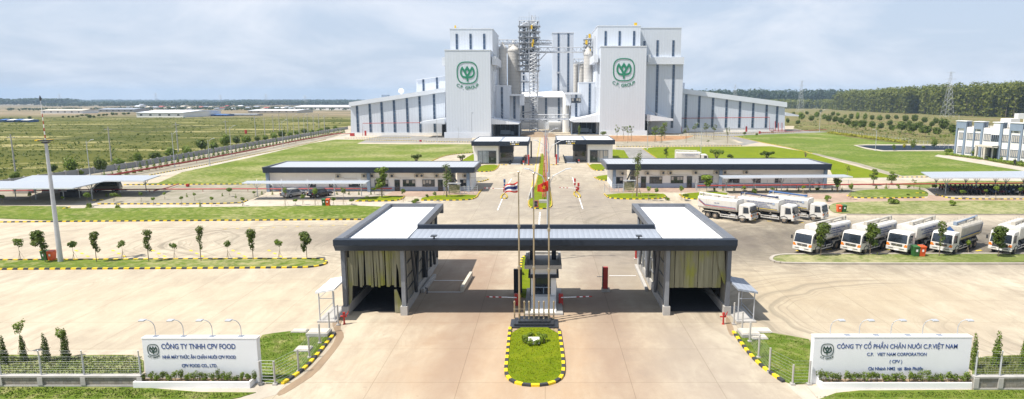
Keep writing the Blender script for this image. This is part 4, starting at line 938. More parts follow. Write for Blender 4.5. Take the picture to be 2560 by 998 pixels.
def wire_fence(label, p, q, n, h=1.3, posts=True, rails=4, group=None, mat='steel', verts=0):
    r_ = thing('wire_fence', label, 'fence', p, group); p, q = Vector(p), Vector(q)
    for i in range(n + 1):
        c = p.lerp(q, i / n); m = MB(); m.tube([c, c + Vector((0, 0, h))], .04, 6); m.build('post', M[mat], r_)
    m = MB()
    for k in range(rails): z = h * (k + .6) / rails; m.tube([p + Vector((0, 0, z)), q + Vector((0, 0, z))], .012, 4)
    for k in range(verts): c = p.lerp(q, (k + .5) / verts); m.tube([c, c + Vector((0, 0, h * .9))], .009, 3, cap=False)
    m.build('mesh_panel', M[mat], r_); return r_
wire_fence('steel railing round the corner of the left office', G(1150, 486), G(1194, 486), 4, 1.5, verts=24)
wire_fence('steel railing in front of the left end of the right office', G(1511, 481), G(1558, 481), 4, 1.5, verts=24)
wire_fence('short mesh fence beside the left carport end', G(975, 478), G(988, 470), 2, 1.5, verts=12)
wire_fence('short mesh fence beside the right office porch', G(1737, 470), G(1742, 478), 2, 1.6, verts=12)
wire_fence('wire fence along the red pipe before the left office', G(670, 478), G(975, 477), 13, 1.4, verts=0)
wire_fence('wire fence along the red pipe before the right office', G(1742, 472), G(2120, 470), 13, 1.5, verts=0)
def ibc(x, y, lab):
    c = G(x, y); r_ = thing('water_tank', lab, 'tank', c); m = MB(); m.box(c.x - .5, c.x + .5, c.y - .5, c.y + .5, .12, 1.1); m.build('bladder', M['white_paint'], r_, bevel=.06)
    m = MB()
    for k in range(5):
        for s_ in (-1, 1): m.box(c.x - .53 + k * .26, c.x - .50 + k * .26, c.y + s_ * .53, c.y + s_ * .55, .05, 1.15)
    m.box(c.x - .55, c.x + .55, c.y - .55, c.y + .55, 0, .1); m.build('cage', M['steel'], r_)
ibc(677, 477, 'white caged water tank with round lids, left of its neighbour at the left office end'); ibc(684.5, 477, 'white caged water tank next to the left office wall, right of its neighbour')
ibc(2040, 470, 'white caged water tank at the right office end, left of its neighbour'); ibc(2049, 470, 'white caged water tank at the right office end, right of its neighbour')
# ================================================================ entrance gate
GY0, GY1 = 45.9, 62.0; GT, GB = 6.0, 5.08; XL, XR = -15.6, 14.15; IL, IR = -10.0, 8.5; CB = 51.7
gate = thing('entrance_gate', 'wide entrance gate with a truck wash bay at each end and a roof joining them', 'gate', (-.7, 46.8, 0))
prof = [(0, GT), (0, GT - .42), (.10, GT - .50), (.42, GB), (.62, GB), (.62, GT)]      # front gutter and inward sloping lower face
m = MB(); m.ext([(XL, GY0 + a_, z) for a_, z in prof][::-1], (XR - XL, 0, 0)); m.build('fascia', M['fascia'], gate)
def side_face(x, s, y0, y1, name='side_fascia', mat='fascia_light'):     # s = outward direction
    m = MB(); m.ext([(x, y0, GT), (x, y0, GT - .45), (x - s * .35, y0, GB), (x - s * .55, y0, GB), (x - s * .55, y0, GT)], (0, y1 - y0, 0)); m.build(name, M[mat], gate)
side_face(XL, -1, GY0 + .63, GY1 - .4); side_face(XR, 1, GY0 + .63, GY1 - .4)
side_face(IL, 1, CB + .02, GY1 - .4); side_face(IR, -1, CB + .02, GY1 - .4)
m = MB(); m.box(XL, IL, GY1 - .38, GY1, GB, GT); m.build('rear_fascia', M['fascia_light'], gate)
m = MB(); m.box(IR, XR, GY1 - .38, GY1, GB, GT); m.build('rear_fascia', M['fascia_light'], gate)
m = MB(); m.box(IL - .45, IR + .45, CB - .35, CB, GB, GT); m.build('rear_fascia', M['fascia'], gate)
m = MB(); m.box(XL + .56, IL - .56, GY0 + .64, GY1 - .39, GT - .42, GT - .30); m.build('roof', M['roof_bright'], gate)
m = MB(); m.box(IR + .56, XR - .56, GY0 + .64, GY1 - .39, GT - .42, GT - .30); m.build('roof', M['roof_bright'], gate)
m = MB(); m.ext([(IL - .5, GY0 + .66, GT - .55), (IR + .5, GY0 + .66, GT - .55), (IR + .5, CB - .36, GT - .42), (IL - .5, CB - .36, GT - .42)], (0, 0, .1)); m.build('middle_roof', M['roof_grey'], gate)
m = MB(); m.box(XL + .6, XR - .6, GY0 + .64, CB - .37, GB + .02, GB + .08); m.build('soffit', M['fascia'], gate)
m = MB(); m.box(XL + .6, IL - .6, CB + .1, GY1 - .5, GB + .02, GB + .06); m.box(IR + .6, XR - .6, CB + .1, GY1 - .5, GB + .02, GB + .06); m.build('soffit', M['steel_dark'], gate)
WY0, WY1 = 46.9, 61.4
def baywall(x, s, name):       # s: +1 when the lane lies to the right of the wall
    m = MB(); m.box(x - .04, x + .04, WY0 + .2, WY1, .75, GB); m.build('wall_panel', M['gate_wall'], gate)
    m = MB(); m.box(x - .16, x + .16, WY0 + .1, WY1 + .1, 0, .75); m.build('wall_kerb', M['concrete_wall'], gate)
    m = MB()
    for k in range(5): y = WY0 + .25 + (WY1 - WY0 - .4) * k / 4; m.box(x + s * .05, x + s * .22, y - .08, y + .08, .76, GB)
    for z in (1.6, 2.6, 3.7, 4.7): m.box(x + s * .05, x + s * .11, WY0 + .4, WY1 - .1, z - .04, z + .04)
    m.build('frame', M['gate_post'] if x > 0 else M['steel_dark'], gate)
    return m
def braces(x, s):
    m = MB()
    for k in range(3):
        y = WY0 + 3.0 + k * 4.3
        m.tube([(x + s * .35, y, .8), (x + s * .35, y - 1.4, GB)], .13, 6); m.tube([(x + s * .35, y, .8), (x + s * .35, y + 1.4, GB)], .13, 6)
    m.build('brace', M['steel_dark'] if x < 0 else M['fascia_light'], gate)
for x, s in ((-15.1, -1), (-10.75, 1), (9.25, -1), (13.75, 1)): baywall(x, s, '')
braces(-10.75, 1); braces(9.25, -1)
for x in (-15.15, -10.7, 9.2, 13.8):
    m = MB(); m.box(x - .15, x + .15, 46.55, 46.85, 0, GB); m.build('column', M['gate_post'] if x in (-10.7, 9.2) else M['fascia_light'], gate)
    m = MB(); m.box(x - .26, x + .26, 46.45, 46.53, 0, .7); m.box(x - .26, x - .16, 46.53, 46.9, 0, .7); m.box(x + .16, x + .26, 46.53, 46.9, 0, .7); m.build('column_base', M['concrete_wall'], gate)
rc = random.Random(5)
def curtain(x0, x1, y, z0, n, ragged):
    m = MB(); w = (x1 - x0) / n
    for i in range(n):
        a_ = x0 + w * i + rc.uniform(-.03, .03); b_ = a_ + w * rc.uniform(.82, 1.12); yy = y + (i % 3) * .05 + rc.uniform(0, .02)
        zb = z0 + (rc.uniform(-.05, .12) if ragged else 0); sh = rc.uniform(-.08, .08) if ragged else 0; nar = .75 if ragged and rc.random() < .5 else 1
        m.ext([(a_ + sh, yy + .05, zb), (a_ + (b_ - a_) * nar + sh, yy + .02, zb), (b_, yy, GB + .05), (a_, yy, GB + .05)], (0, .015, 0))
    m.build('strip_curtain', M['strip'], gate)
curtain(-14.85, -11.0, 47.1, 2.05, 17, True); curtain(9.5, 13.45, 47.1, 1.98, 11, False)
# side drapes pulled over to the wall
for pts in ([(-11.6, 46.98, GB), (-10.95, 46.98, GB), (-10.85, 46.98, 3.6), (-10.55, 46.98, 2.3), (-10.7, 46.98, 2.2), (-11.0, 46.98, 2.7), (-11.3, 46.98, 4.2)],
            [(-14.95, 46.98, 4.4), (-14.8, 46.98, 4.4), (-14.65, 46.98, 2.2), (-14.75, 46.98, 1.0), (-15.0, 46.98, .6), (-14.95, 46.98, 2.0)],
            [(12.9, 46.98, GB), (13.5, 46.98, GB), (13.65, 46.98, 3.2), (14.05, 46.98, 2.1), (13.9, 46.98, 1.9), (13.5, 46.98, 2.5), (13.1, 46.98, 3.8)],
            [(-11.5, 46.98, 1.9), (-11.3, 46.98, 1.9), (-10.95, 46.98, .8), (-10.95, 46.98, .05), (-11.5, 46.98, .05)]):
    m = MB(); m.ext(pts, (0, .03, 0)); m.build('curtain_fold', M['strip'], gate)
m = MB(); m.box(-14.95, -10.95, WY1 - .2, WY1 - .1, 0, GB); m.build('rear_curtain', M['steel_dark'], gate); m = MB(); m.box(9.4, 13.6, WY1 - .2, WY1 - .1, 0, GB); m.build('rear_curtain', M['steel_dark'], gate)  # dark sheets added to close the bays so the interior reads black
m = MB(); m.box(-14.9, -10.95, 47.4, WY1 - .3, .016, .02); m.build('bay_floor_shade', M['black'], gate); m = MB(); m.box(9.4, 13.6, 47.4, WY1 - .3, .016, .02); m.build('bay_floor_shade', M['black'], gate)  # black floor sheets paint in the shade inside the bays
# shade inside the bays painted as a dark lining
for a_, b_ in ((-15.04, -15.0), (13.65, 13.69), (-10.83, -10.80), (9.30, 9.33)): m = MB(); m.box(a_, b_, 48.2, WY1 - .3, .8, GB); m.build('shade_lining', M['door_black'], gate)
for x in (-8.25, 6.95):
    m = MB(); m.box(x - .22, x + .22, GY0 + .25, GY0 + .75, GT + .18, GT + .24, Matrix.Translation((0, 0, 0))); m.box(x - .05, x + .05, GY0 + .5, GY0 + .6, GT, GT + .2); m.build('floodlight', M['granite'], gate)
m = MB(); m.tube([(-9.5, 49.6, .75), (-9.5, 49.6, 1.2), (-9.55, 49.3, 1.3)], .07, 6); m.build('drain_pipe', M['steel_dark'], gate)
# posts carrying the middle roof
for (x0_, x1_) in ((1325, 1338), (1379, 1390)):
    a = P(x0_, 690, 51.0).x; b = P(x1_, 690, 51.0).x; m = MB(); m.box(a, b, 50.8, 51.15, 0, GB - .02); m.build('post', M['fascia'], gate)
# ---- guard booth under the middle roof
booth = thing('guard_booth', 'small white guard booth with a flat tray roof under the middle of the entrance gate', 'booth', (0, 50, 0))
def bx(x, Y=49.5): return P(x, 740, Y).x
B0, B1 = bx(1328), bx(1390); bc = (B0 + B1) / 2
m = MB(); m.box(bx(1314), bx(1405), 46.5, 53.0, .008, .16); m.build('platform', M['concrete_wall'], booth)
m = MB(); m.ext([(bx(1330), 46.7, .17), (bx(1389), 46.7, .17), (bx(1389), 48.3, .9), (bx(1330), 48.3, .9)], (0, .8, 0)); m.build('ramp', M['white_wall'], booth)
m = MB(); m.box(B0 + .05, B1 - .05, 48.9, 52.2, .17, .95); m.build('wall', M['fascia'], booth)
m = MB()
for a_, b_ in ((B0, B0 + .32), (B1 - .42, B1)): m.box(a_, b_, 48.8, 49.15, .3, 2.35); m.box(a_, b_, 52.0, 52.3, .3, 2.35)
m.build('pillar', M['white_wall'], booth)
m = MB(); m.box(B0 + .33, B1 - .43, 48.95, 49.0, .96, 2.3); m.box(B0 + .1, B0 + .15, 49.2, 51.95, .96, 2.3); m.box(B1 - .15, B1 - .1, 49.2, 51.95, .96, 2.3); m.build('window', M['glass'], booth)
m = MB(); m.box(B0 + .33, B1 - .43, 48.85, 48.93, 1.45, 1.52); m.box(bc - .03, bc + .03, 48.86, 48.94, .97, 1.45); m.build('window_frame', M['blue_grey'], booth)
m = MB(); m.box(B0 - .2, B1 + .2, 48.45, 52.6, 2.36, 2.60); m.build('cornice', M['fascia'], booth)
m = MB(); m.box(B0 - .02, B1 + .02, 48.7, 52.4, 2.605, 3.15); m.build('band', M['white_wall'], booth)
m = MB(); q0, q1 = bx(1313), bx(1403)
m.box(q0, q1, 48.2, 52.7, 3.16, 3.24); m.box(q0, q1, 48.2, 48.42, 3.245, 3.46); m.box(q0, q1, 52.5, 52.7, 3.245, 3.46); m.box(q0, q0 + .2, 48.43, 52.49, 3.245, 3.46); m.box(q1 - .2, q1, 48.43, 52.49, 3.245, 3.46); m.build('tray_roof', M['concrete_wall'], booth)
# dark slab pillar left of the booth
a = G(1298, 733); m = MB(); m.box(a.x - .45, a.x + .25, a.y - .15, a.y + .15, 0, ZT(733, 673)); tag(m.build('slab_pillar', M['fascia']), 'dark blue-grey slab pillar on the lane side of the booth lawn', 'pillar')
def barrier(lab, x, y, yt, xtip, ytip, arm='red_white'):
    c = G(x, y); z = ZT(y, yt); r_ = thing('lane_barrier', lab, 'barrier', c, 'lane barriers')
    m = MB(); m.box(c.x - .18, c.x + .18, c.y - .15, c.y + .15, 0, z); m.build('cabinet', M['red'], r_, bevel=.02)
    e = P(xtip, ytip, c.y - .25); b = Vector((c.x, c.y - .25, z - .25)); m = MB(); n = 10
    for i in range(n): m.mi = i % 2 if i > n * .4 else 0; m.tube([b.lerp(e, i / n), b.lerp(e, (i + .96) / n)], .045, 6)
    m.build('arm', [M['white_paint'], M['red']], r_); return r_
barrier('red lane barrier left of the guard booth with its striped arm lowered over the lane', 1292, 763, 734, 1216, 742)
barrier('red lane barrier right of the guard booth with its striped arm lowered over the lane', 1402, 762, 734, 1480, 741)
barrier('red lane barrier on the small island left of the median, farther down the lanes', 1261, 480, 468, 1210, 470)
barrier('red lane barrier on the small island right of the median, farther down the lanes', 1442, 480, 467, 1398, 469)
for x, y, yt, lab in ((1261.5, 470, 449, 'slim lane signal post with blue caps on the left small island'), (1437, 470, 447, 'slim red-capped signal post on the right small island, left of its pair'), (1446, 478, 458, 'slim red-capped signal post on the right small island, right of its pair')):
    c = G(x, y); z = ZT(y, yt); r_ = thing('signal_post', lab, 'post', c, 'lane signal posts'); m = MB(); m.tube([c, c + Vector((0, 0, z))], .07, 6); m.build('pole', M['steel'], r_)
    m = MB(); m.box(c.x - .17, c.x + .17, c.y - .2, c.y + .1, z - .55, z + .05); m.box(c.x - .15, c.x + .15, c.y - .2, c.y + .1, z - 1.15, z - .75); m.build('lamp_head', M['red'] if x > 1300 else M['truck_blue'], r_)
c = G(1514, 728); zt_ = ZT(728, 668); r_ = thing('card_terminal', 'tall dark red ticket terminal on a concrete foot in the right-hand lane', 'terminal', c)
m = MB(); m.box(c.x - .22, c.x + .17, c.y - .15, c.y + .2, .25, zt_); m.build('case', M['red'], r_, bevel=.02); m = MB(); m.box(c.x - .3, c.x - .225, c.y - .12, c.y + .15, .3, zt_ + .02); m.build('cheek', M['fascia'], r_); m = MB(); m.box(c.x - .35, c.x + .35, c.y - .3, c.y + .3, 0, .24); m.build('foot', M['concrete_wall'], r_); m = MB(); m.tube([c + Vector((-.3, -.1, 1.3)), c + Vector((-.75, -.1, 1.3))], .03, 5); m.build('reader', M['steel'], r_)
c = G(1592, 648); zt_ = ZT(648, 622); r_ = thing('card_terminal', 'short red terminal behind the right wash bay beside its wall', 'terminal', c); m = MB(); m.box(c.x - .18, c.x + .18, c.y - .15, c.y + .2, 0, zt_); m.build('case', M['red'], r_, bevel=.02); m = MB(); m.box(c.x - .3, c.x + .3, c.y - .3, c.y + .3, .0, .1); m.build('foot', M['concrete_wall'], r_)
# low wheel guides in the left lane
for a_, b_, w, h, lab in (((1056, 733), (1087, 694), .28, .35, 'low concrete wheel guide along the left wash bay wall'), ((1155, 731), (1178, 692), .28, .5, 'low sandy concrete wheel guide standing in the left lane'), ((1617, 729), (1590, 668), .25, .3, 'low concrete wheel guide along the right wash bay wall')):
    p, q = G(*a_), G(*b_); m = MB(); m.ext([p + Vector((-w / 2, 0, 0)), p + Vector((w / 2, 0, 0)), q + Vector((w / 2, 0, 0)), q + Vector((-w / 2, 0, 0))], (0, 0, h)); tag(m.build('wheel_guide', M['concrete_wall'] if h < .45 else M['cream'], bevel=.03), lab, 'kerb wall')
for a_, b_ in (((1085, 702), (1166, 702)), ((1065, 731), (1156, 731)), ((1523, 690), (1590, 690))): mark(a_, b_, .12)
# ---- lean-tos at the outer sides
def leanto(s, x0, x1, y0, y1, lab, mat):
    r_ = thing('lean_to', lab, 'shelter', ((x0 + x1) / 2, (y0 + y1) / 2, 0)); z0, z1 = (2.35, 2.6) if s < 0 else (2.6, 2.35)
    m = MB(); m.ext([(x0, y0, z0), (x1, y0, z1), (x1, y0, z1 - .14), (x0, y0, z0 - .14)][::-1], (0, y1 - y0, 0)); m.build('roof', M[mat], r_)
    for x in (x0 + .15, x1 - .15):
        for y in (y0 + .25, y1 - .25): m = MB(); m.tube([(x, y, 0), (x, y, 2.3)], .045, 6); m.build('post', M['steel'], r_)
    m = MB(); m.box(x0, x1, y0, y1, .009, .12); m.build('floor', M['concrete_wall'], r_)
    m = MB(); xx = x0 + .15 if s < 0 else x1 - .15
    for z in (.5, 1.8): m.tube([(xx, y0 + .3, z), (xx, y1 - .3, z)], .025, 5)
    m.tube([(x0 + .2, y0 + .2, 1.8), (x1 - .2, y0 + .2, 1.8)], .025, 5); m.build('rail', M['steel'], r_)
leanto(-1, -16.75, -15.35, 44.9, 48.4, 'small white-roofed lean-to on thin posts at the left end of the gate', 'roof_bright')
leanto(1, 14.05, 15.5, 44.9, 48.4, 'small blue-grey-roofed lean-to on thin posts at the right end of the gate', 'roof_grey')
def hydrant(x, y, yt, lab, mat='red'):
    c = G(x, y); z = ZT(y, yt); r_ = thing('fire_hydrant', lab, 'hydrant', c, 'red hydrants'); m = MB(); m.lathe(c, [(.11, 0), (.11, .05), (.065, .06), (.065, z - .2), (.10, z - .18), (.10, z)], 10); m.build('barrel', M[mat], r_)
    m = MB(); m.tube([c + Vector((-.25, 0, z - .3)), c + Vector((.2, 0, z - .3))], .06, 8); m.tube([c + Vector((.1, 0, z - .3)), c + Vector((.25, .1, z - .1)), c + Vector((.3, .1, z + .05))], .04, 6); m.build('outlet', M[mat], r_)
hydrant(861, 811, 781, 'red hydrant at the foot of the left lean-to'); hydrant(1808, 811, 782, 'red hydrant at the foot of the right lean-to')
# ================================================================ flag island
pl_ = thing('flag_plinth', 'stepped dark granite plinth for the flagpoles at the head of the round lawn', 'plinth', G(1335, 820)); Y0 = G(1335, 822).y; xa, xb = P(1275, 822, Y0).x, P(1396, 822, Y0).x
for k in range(3):
    m = MB(); i = .28 * k; m.box(xa + i, xb - i, Y0 + i, Y0 + 1.7, .12 * k + .005, .12 * (k + 1)); m.build('step', M['granite'], pl_, bevel=.02)
FY = Y0 + 1.15
def flagpole(x, ytop, lab, n):
    q = P(x, 800, FY); z = P(x - 3 * 0, ytop, FY).z; r_ = thing('flagpole', lab, 'flagpole', (q.x, FY, .36), 'flagpoles')
    m = MB()
    segs = [(.36, .075), (z * .38, .065), (z * .66, .05), (z, .035)]
    for i in range(3): m.tube([(q.x, FY, segs[i][0]), (q.x, FY, segs[i + 1][0])], segs[i][1], 10)
    m.build('pole', M['gold'], r_, smooth=False)
    for z_ in (segs[1][0], segs[2][0]): m = MB(); m.lathe((q.x, FY, z_ - .12), [(.11, 0), (.11, .2), (.07, .28)], 10); m.build('collar', M['gold'], r_)
    m = MB(); m.lathe((q.x, FY, z), [(.03, 0), (.08, .05), (.08, .12), (.02, .18)], 8); m.build('finial', M['gold'], r_)
    for s_ in (-1, 1):
        m = MB(); m.lathe((q.x + s_ * .36, FY, .365), [(.09, 0), (.09, .03), (.055, .04), (.055, 1.15), (.075, 1.16), (.075, 1.28), (.03, 1.34)], 10); m.build('support_post', M['gold'], r_)
    m = MB()
    for z_ in (.75, 1.1): m.tube([(q.x - .45, FY - .09, z_), (q.x + .45, FY - .09, z_)], .018, 5)
    m.build('tie_bar', M['gold'], r_)
    return q.x, z, r_
f1x, f1z, _ = flagpole(1298.7, 434, 'leftmost of the three tall flagpoles, flying the striped red white and blue flag', 0)
f2x, f2z, _ = flagpole(1335, 437, 'middle one of the three tall flagpoles, with the drooping white flag', 1)
f3x, f3z, _ = flagpole(1372, 450, 'rightmost of the three tall flagpoles, flying the red flag with a yellow star', 2)
def flag(name, lab, fn, nx=26, ny=20, bands=None, mats=None):
    r_ = thing(name, lab, 'flag', fn(0, 0)); m = MB()
    b = {}
    for j in range(ny + 1):
        for i in range(nx + 1): b[i, j] = len(m.v); m.v.append(tuple(fn(i / nx, j / ny)))
    for j in range(ny):
        for i in range(nx): m.f.append((b[i, j], b[i + 1, j], b[i + 1, j + 1], b[i, j + 1])); m.m.append(bands((j + .5) / ny) if bands else 0)
    o = m.build('cloth', mats, r_, smooth=True); so_ = o.modifiers.new('solid', 'SOLIDIFY'); so_.thickness = .02; return r_
def pxp(x, y, dy=0): return P(x, y, FY + dy)
def thai(u, v):
    x = 1293.5 - u * 31; yt_ = 454 + 10 * u + 2 * sin(u * 6); yb_ = 479 + 4.5 * u + 2.5 * sin(u * 5 + 1); return pxp(x, yt_ + (yb_ - yt_) * v, .35 * sin(u * 8 + v))
flag('national_flag', 'flag of red, white and broad blue stripes blowing left from the leftmost flagpole', thai, bands=lambda v: 0 if v < 1 / 6 or v > 5 / 6 else (1 if v < 2 / 6 or v > 4 / 6 else 2), ny=24, mats=[M['flag_red'], M['flag_white'], M['flag_blue']])
def viet(u, v):
    x = 1370.5 - u * 27; yt_ = 451.5 + 12 * u; yb_ = 478 + 2 * sin(u * 3) + .5 * u; return pxp(x, yt_ + (yb_ - yt_) * v, .35 * sin(u * 7 + v * 1.5))
vf = flag('national_flag', 'red flag with a yellow star blowing left from the rightmost flagpole', viet, mats=[M['flag_red']])
star = MB()
for s_ in (-1, 1):
    pts = []
    for k in range(10):
        a_ = pi / 2 + pi * k / 5; r0 = .30 if k % 2 == 0 else .12; u, v = .42 + r0 * cos(a_) * .8, .52 - r0 * sin(a_) * .95; p_ = viet(u, v); pts.append((p_.x, p_.y + s_ * .05, p_.z))
    c_ = viet(.42, .52); c_ = (c_.x, c_.y + s_ * .05, c_.z)
    for k in range(10): star.poly([c_, pts[k], pts[(k + 1) % 10]])
star.build('star', M['flag_yellow'], vf)
def white(u, v):
    xl_ = 1332.5 - u * (3 + 11 * v); y = 466 + v * (27 - 0 * u) + 6 * u * v + 3 * u; return pxp(xl_, y, .25 * sin(u * 9 + v * 3))
flag('white_flag', 'limp white flag hanging against the middle flagpole', white, mats=[M['flag_white']])
c = G(1335, 860); r_ = thing('ring_planter', 'low white block ringed by small rounded shrubs in the middle of the round lawn', 'planter', c + Vector((0, 0, .1)))
m = MB(); m.box(c.x - .38, c.x + .38, c.y - .32, c.y + .32, .1, .38); m.build('block', M['white_wall'], r_, bevel=.03)
# ================================================================ company signs
def sign(lab, x0, x1, yt_, yb_, side, lamps, headdx, lines, lg, boxx):
    Y = G((x0 + x1) / 2, yb_ - 8).y; a = P(x0, yt_, Y); b = P(x1, yt_, Y); z = a.z
    r_ = thing('company_sign', lab, 'sign', ((a.x + b.x) / 2, Y, 0))
    m = MB(); m.box(a.x, b.x, Y, Y + .42, 0, z); m.build('wall', M['sign_white'], r_, bevel=.01)
    m = MB(); m.box(a.x - .02, b.x + .02, Y - .02, Y + .44, z, z + .05); m.build('coping', M['white_paint'], r_)
    m = MB(); bl, br = P(boxx[0], yb_, Y).x, P(boxx[1], yb_, Y).x
    m.box(bl, br, Y - .72, Y - .62, 0, .40); m.box(bl, bl + .1, Y - .615, Y - .005, 0, .40); m.box(br - .1, br, Y - .615, Y - .005, 0, .40); m.build('planter', M['white_paint'], r_)
    m = MB(); m.box(bl + .101, br - .101, Y - .615, Y - .005, 0, .30); m.build('planter_soil', M['dirt'], r_)
    logo(r_, Y, *lg, M['letter_dark'], M['letter_dark'], .02)
    for t_, xa_, xb_, base, cap, bold in lines: text_line(r_, Y, t_, xa_, xb_, base, cap, M['letter_blue'], .012, bold)
    for i, x in enumerate(lamps):
        p = P(x, yt_, Y + .2); hx = headdx / 46.0; zz = P(x, 803, Y).z - z; m = MB()
        pts = [(p.x, Y + .2, z + .05)] + [(p.x + hx * (1 - cos(t_)) , Y + .2 - .15 * (1 - cos(t_)), z + .05 + zz * (.45 + .55 * sin(t_))) for t_ in [k * pi / 12 for k in range(7)]]
        m.tube(pts, .022, 6); l_ = m.build('lamp_pole', M['steel'], r_)
        e = pts[-1]; m = MB(); s_ = 1 if hx > 0 else -1
        m.box(min(e[0], e[0] + s_ * .34), max(e[0], e[0] + s_ * .34), e[1] - .14, e[1] + .14, e[2] - .06, e[2] + .02); m.build('lamp_head', M['steel'], l_, bevel=.02)
    return r_, Y
s1, SY1 = sign('white wall sign on the left, its last blue line reading CPV FOOD CO., LTD.', 354, 641, 847, 966, -1, (390, 460, 532, 604), -19,
    [('CÔNG TY TNHH CPV FOOD', 404, 589, 872.3, 12.5, .012), ('NHÀ MÁY THỨC ĂN CHĂN NUÔI CPV FOOD', 407, 590, 896.6, 7.6, .02), ('CPV FOOD CO., LTD.', 455, 543.5, 917.8, 7.6, .02)], (383, 874.5, 14.2), (354, 640))
s2, SY2 = sign('wider white wall sign on the right, its last line reading Chi Nhánh NM2', 2036, 2431, 844, 968, 1, (2074.6, 2147, 2226, 2305, 2392), 17,
    [('CÔNG TY CỔ PHẦN CHĂN NUÔI C.P.VIỆT NAM', 2092, 2393, 871.3, 10.8, .010), ('C.P.   VIET NAM CORPORATION', 2167, 2316, 889.5, 7.6, .010), ('( CPV )', 2223.5, 2255, 907.5, 7.6, .010), ('Chi Nhánh NM2  tại  Bình Phước', 2170, 2307, 925.2, 7.6, .012)], (2068, 875, 16), (2040, 2434))
# ================================================================ front fences
def blockwall(lab, x0, x1, yb_, yt_, posts, Y=None):
    Y = G(x0, yb_).y if Y is None else Y; a = P(x0, yb_, Y).x; b = P(x1, yb_, Y).x; z = P(x0, yt_, Y).z
    r_ = thing('block_wall', lab, 'wall', ((a + b) / 2, Y, 0)); m = MB(); m.box(a, b, Y, Y + .18, 0, z - .1); m.build('panel', M['blocks'], r_)
    m = MB(); m.box(a, b, Y - .06, Y + .24, z - .1, z); m.box(a, b, Y - .05, Y - .003, 0, .14); m.build('cap', M['concrete_wall'], r_)
    zt_ = z + 1.25
    for x in posts:
        xx = P(x, yb_, Y).x; m = MB(); m.box(xx - .14, xx + .14, Y - .08, Y - .004, .145, z - .102); m.build('pillar', M['concrete_wall'], r_)
        m = MB(); m.tube([(xx, Y + .1, z), (xx, Y + .1, zt_ - .1)], .045, 6); m.tube([(xx, Y + .1, zt_ - .12), (xx + (.13 if x < 1300 else -.13), Y - .1, zt_ + .3)], .035, 5); m.build('fence_post', M['steel'], r_)
    m = MB(); n = int((b - a) / .2)
    for k in range(8): m.tube([(a, Y + .1, z + .1 + k * .14), (b, Y + .1, z + .1 + k * .14)], .0028, 3, cap=False)
    for k in range(n): xx = a + (b - a) * k / n; m.tube([(xx, Y + .1, z + .02), (xx, Y + .1, z + 1.1)], .0025, 3, cap=False)
    for k in range(2): m.tube([(a, Y - .02 * k, zt_ + .1 + k * .14), (b, Y - .02 * k, zt_ + .1 + k * .14)], .003, 3, cap=False)
    m.build('wire_mesh', M['steel'], r_)
blockwall('low grey concrete block wall topped by a wire fence, left of the left sign', -420, 355, 968, 939, (-200, -90, 3, 104, 211, 352))
blockwall('low grey concrete block wall topped by a wire fence, right of the right sign', 2432, 3000, 976, 941, (2437, 2498, 2600, 2700))
def polefence(lab, pts, group=None, mat='steel'):
    r_ = thing('pole_fence', lab, 'fence', G(*pts[0][:2])); prev = None; W_ = MB()
    for x, y, yt_ in pts:
        c = G(x, y); z = ZT(y, yt_); m = MB(); m.tube([c, c + Vector((0, 0, z))], .06, 8); m.box(c.x - .12, c.x + .12, c.y - .12, c.y + .12, 0, .12); m.build('post', M['concrete_wall'], r_)
        if prev is not None:
            for k in range(8): h = .15 + k * .19; W_.tube([prev + Vector((0, 0, h)), c + Vector((0, 0, h))], .006, 3, cap=False)
        prev = c
    W_.build('wires', M[mat], r_)
polefence('row of grey fence posts strung with wires along the left corner lawn', [(652, 962, 903), (688, 963, 903), (747, 931, 874), (774, 896, 841), (800, 860, 810), (824, 831, 781), (846, 814, 762)])
polefence('row of grey fence posts strung with wires along the right corner lawn', [(2022, 963, 902), (1981, 963, 912), (1923, 932, 870), (1896, 896, 838), (1874, 856, 806), (1855, 828, 780), (1834, 812, 757)])
def hatch(x, y, w, d_, lab, h=.12):
    c = G(x, y); r_ = thing('manhole_slab', lab, 'slab', c); m = MB(); m.box(c.x - w / 2, c.x + w / 2, c.y - d_ / 2, c.y + d_ / 2, 0, h); m.build('frame', M['concrete_wall'], r_, bevel=.02)
    m = MB(); m.box(c.x - w / 2 + .08, c.x + w / 2 - .08, c.y - d_ / 2 + .08, c.y + d_ / 2 - .08, h, h + .05); m.build('lid', M['cream'], r_)
hatch(798, 838, 1.5, 1.0, 'large double concrete manhole slab by the left kerb tip', .3); hatch(759, 876, 1.0, .8, 'square concrete manhole slab alone in the left corner lawn', .15); hatch(750, 830, 1.1, .6, 'flat pale slab at the back edge of the left corner lawn')
hatch(1872, 839, 1.3, 1.2, 'long concrete manhole slab by the right kerb tip', .3); hatch(1896, 846, 1.1, .8, 'square concrete manhole slab in the right corner lawn', .15); hatch(1903, 829, 1.3, .9, 'flat pale slab at the back edge of the right corner lawn')
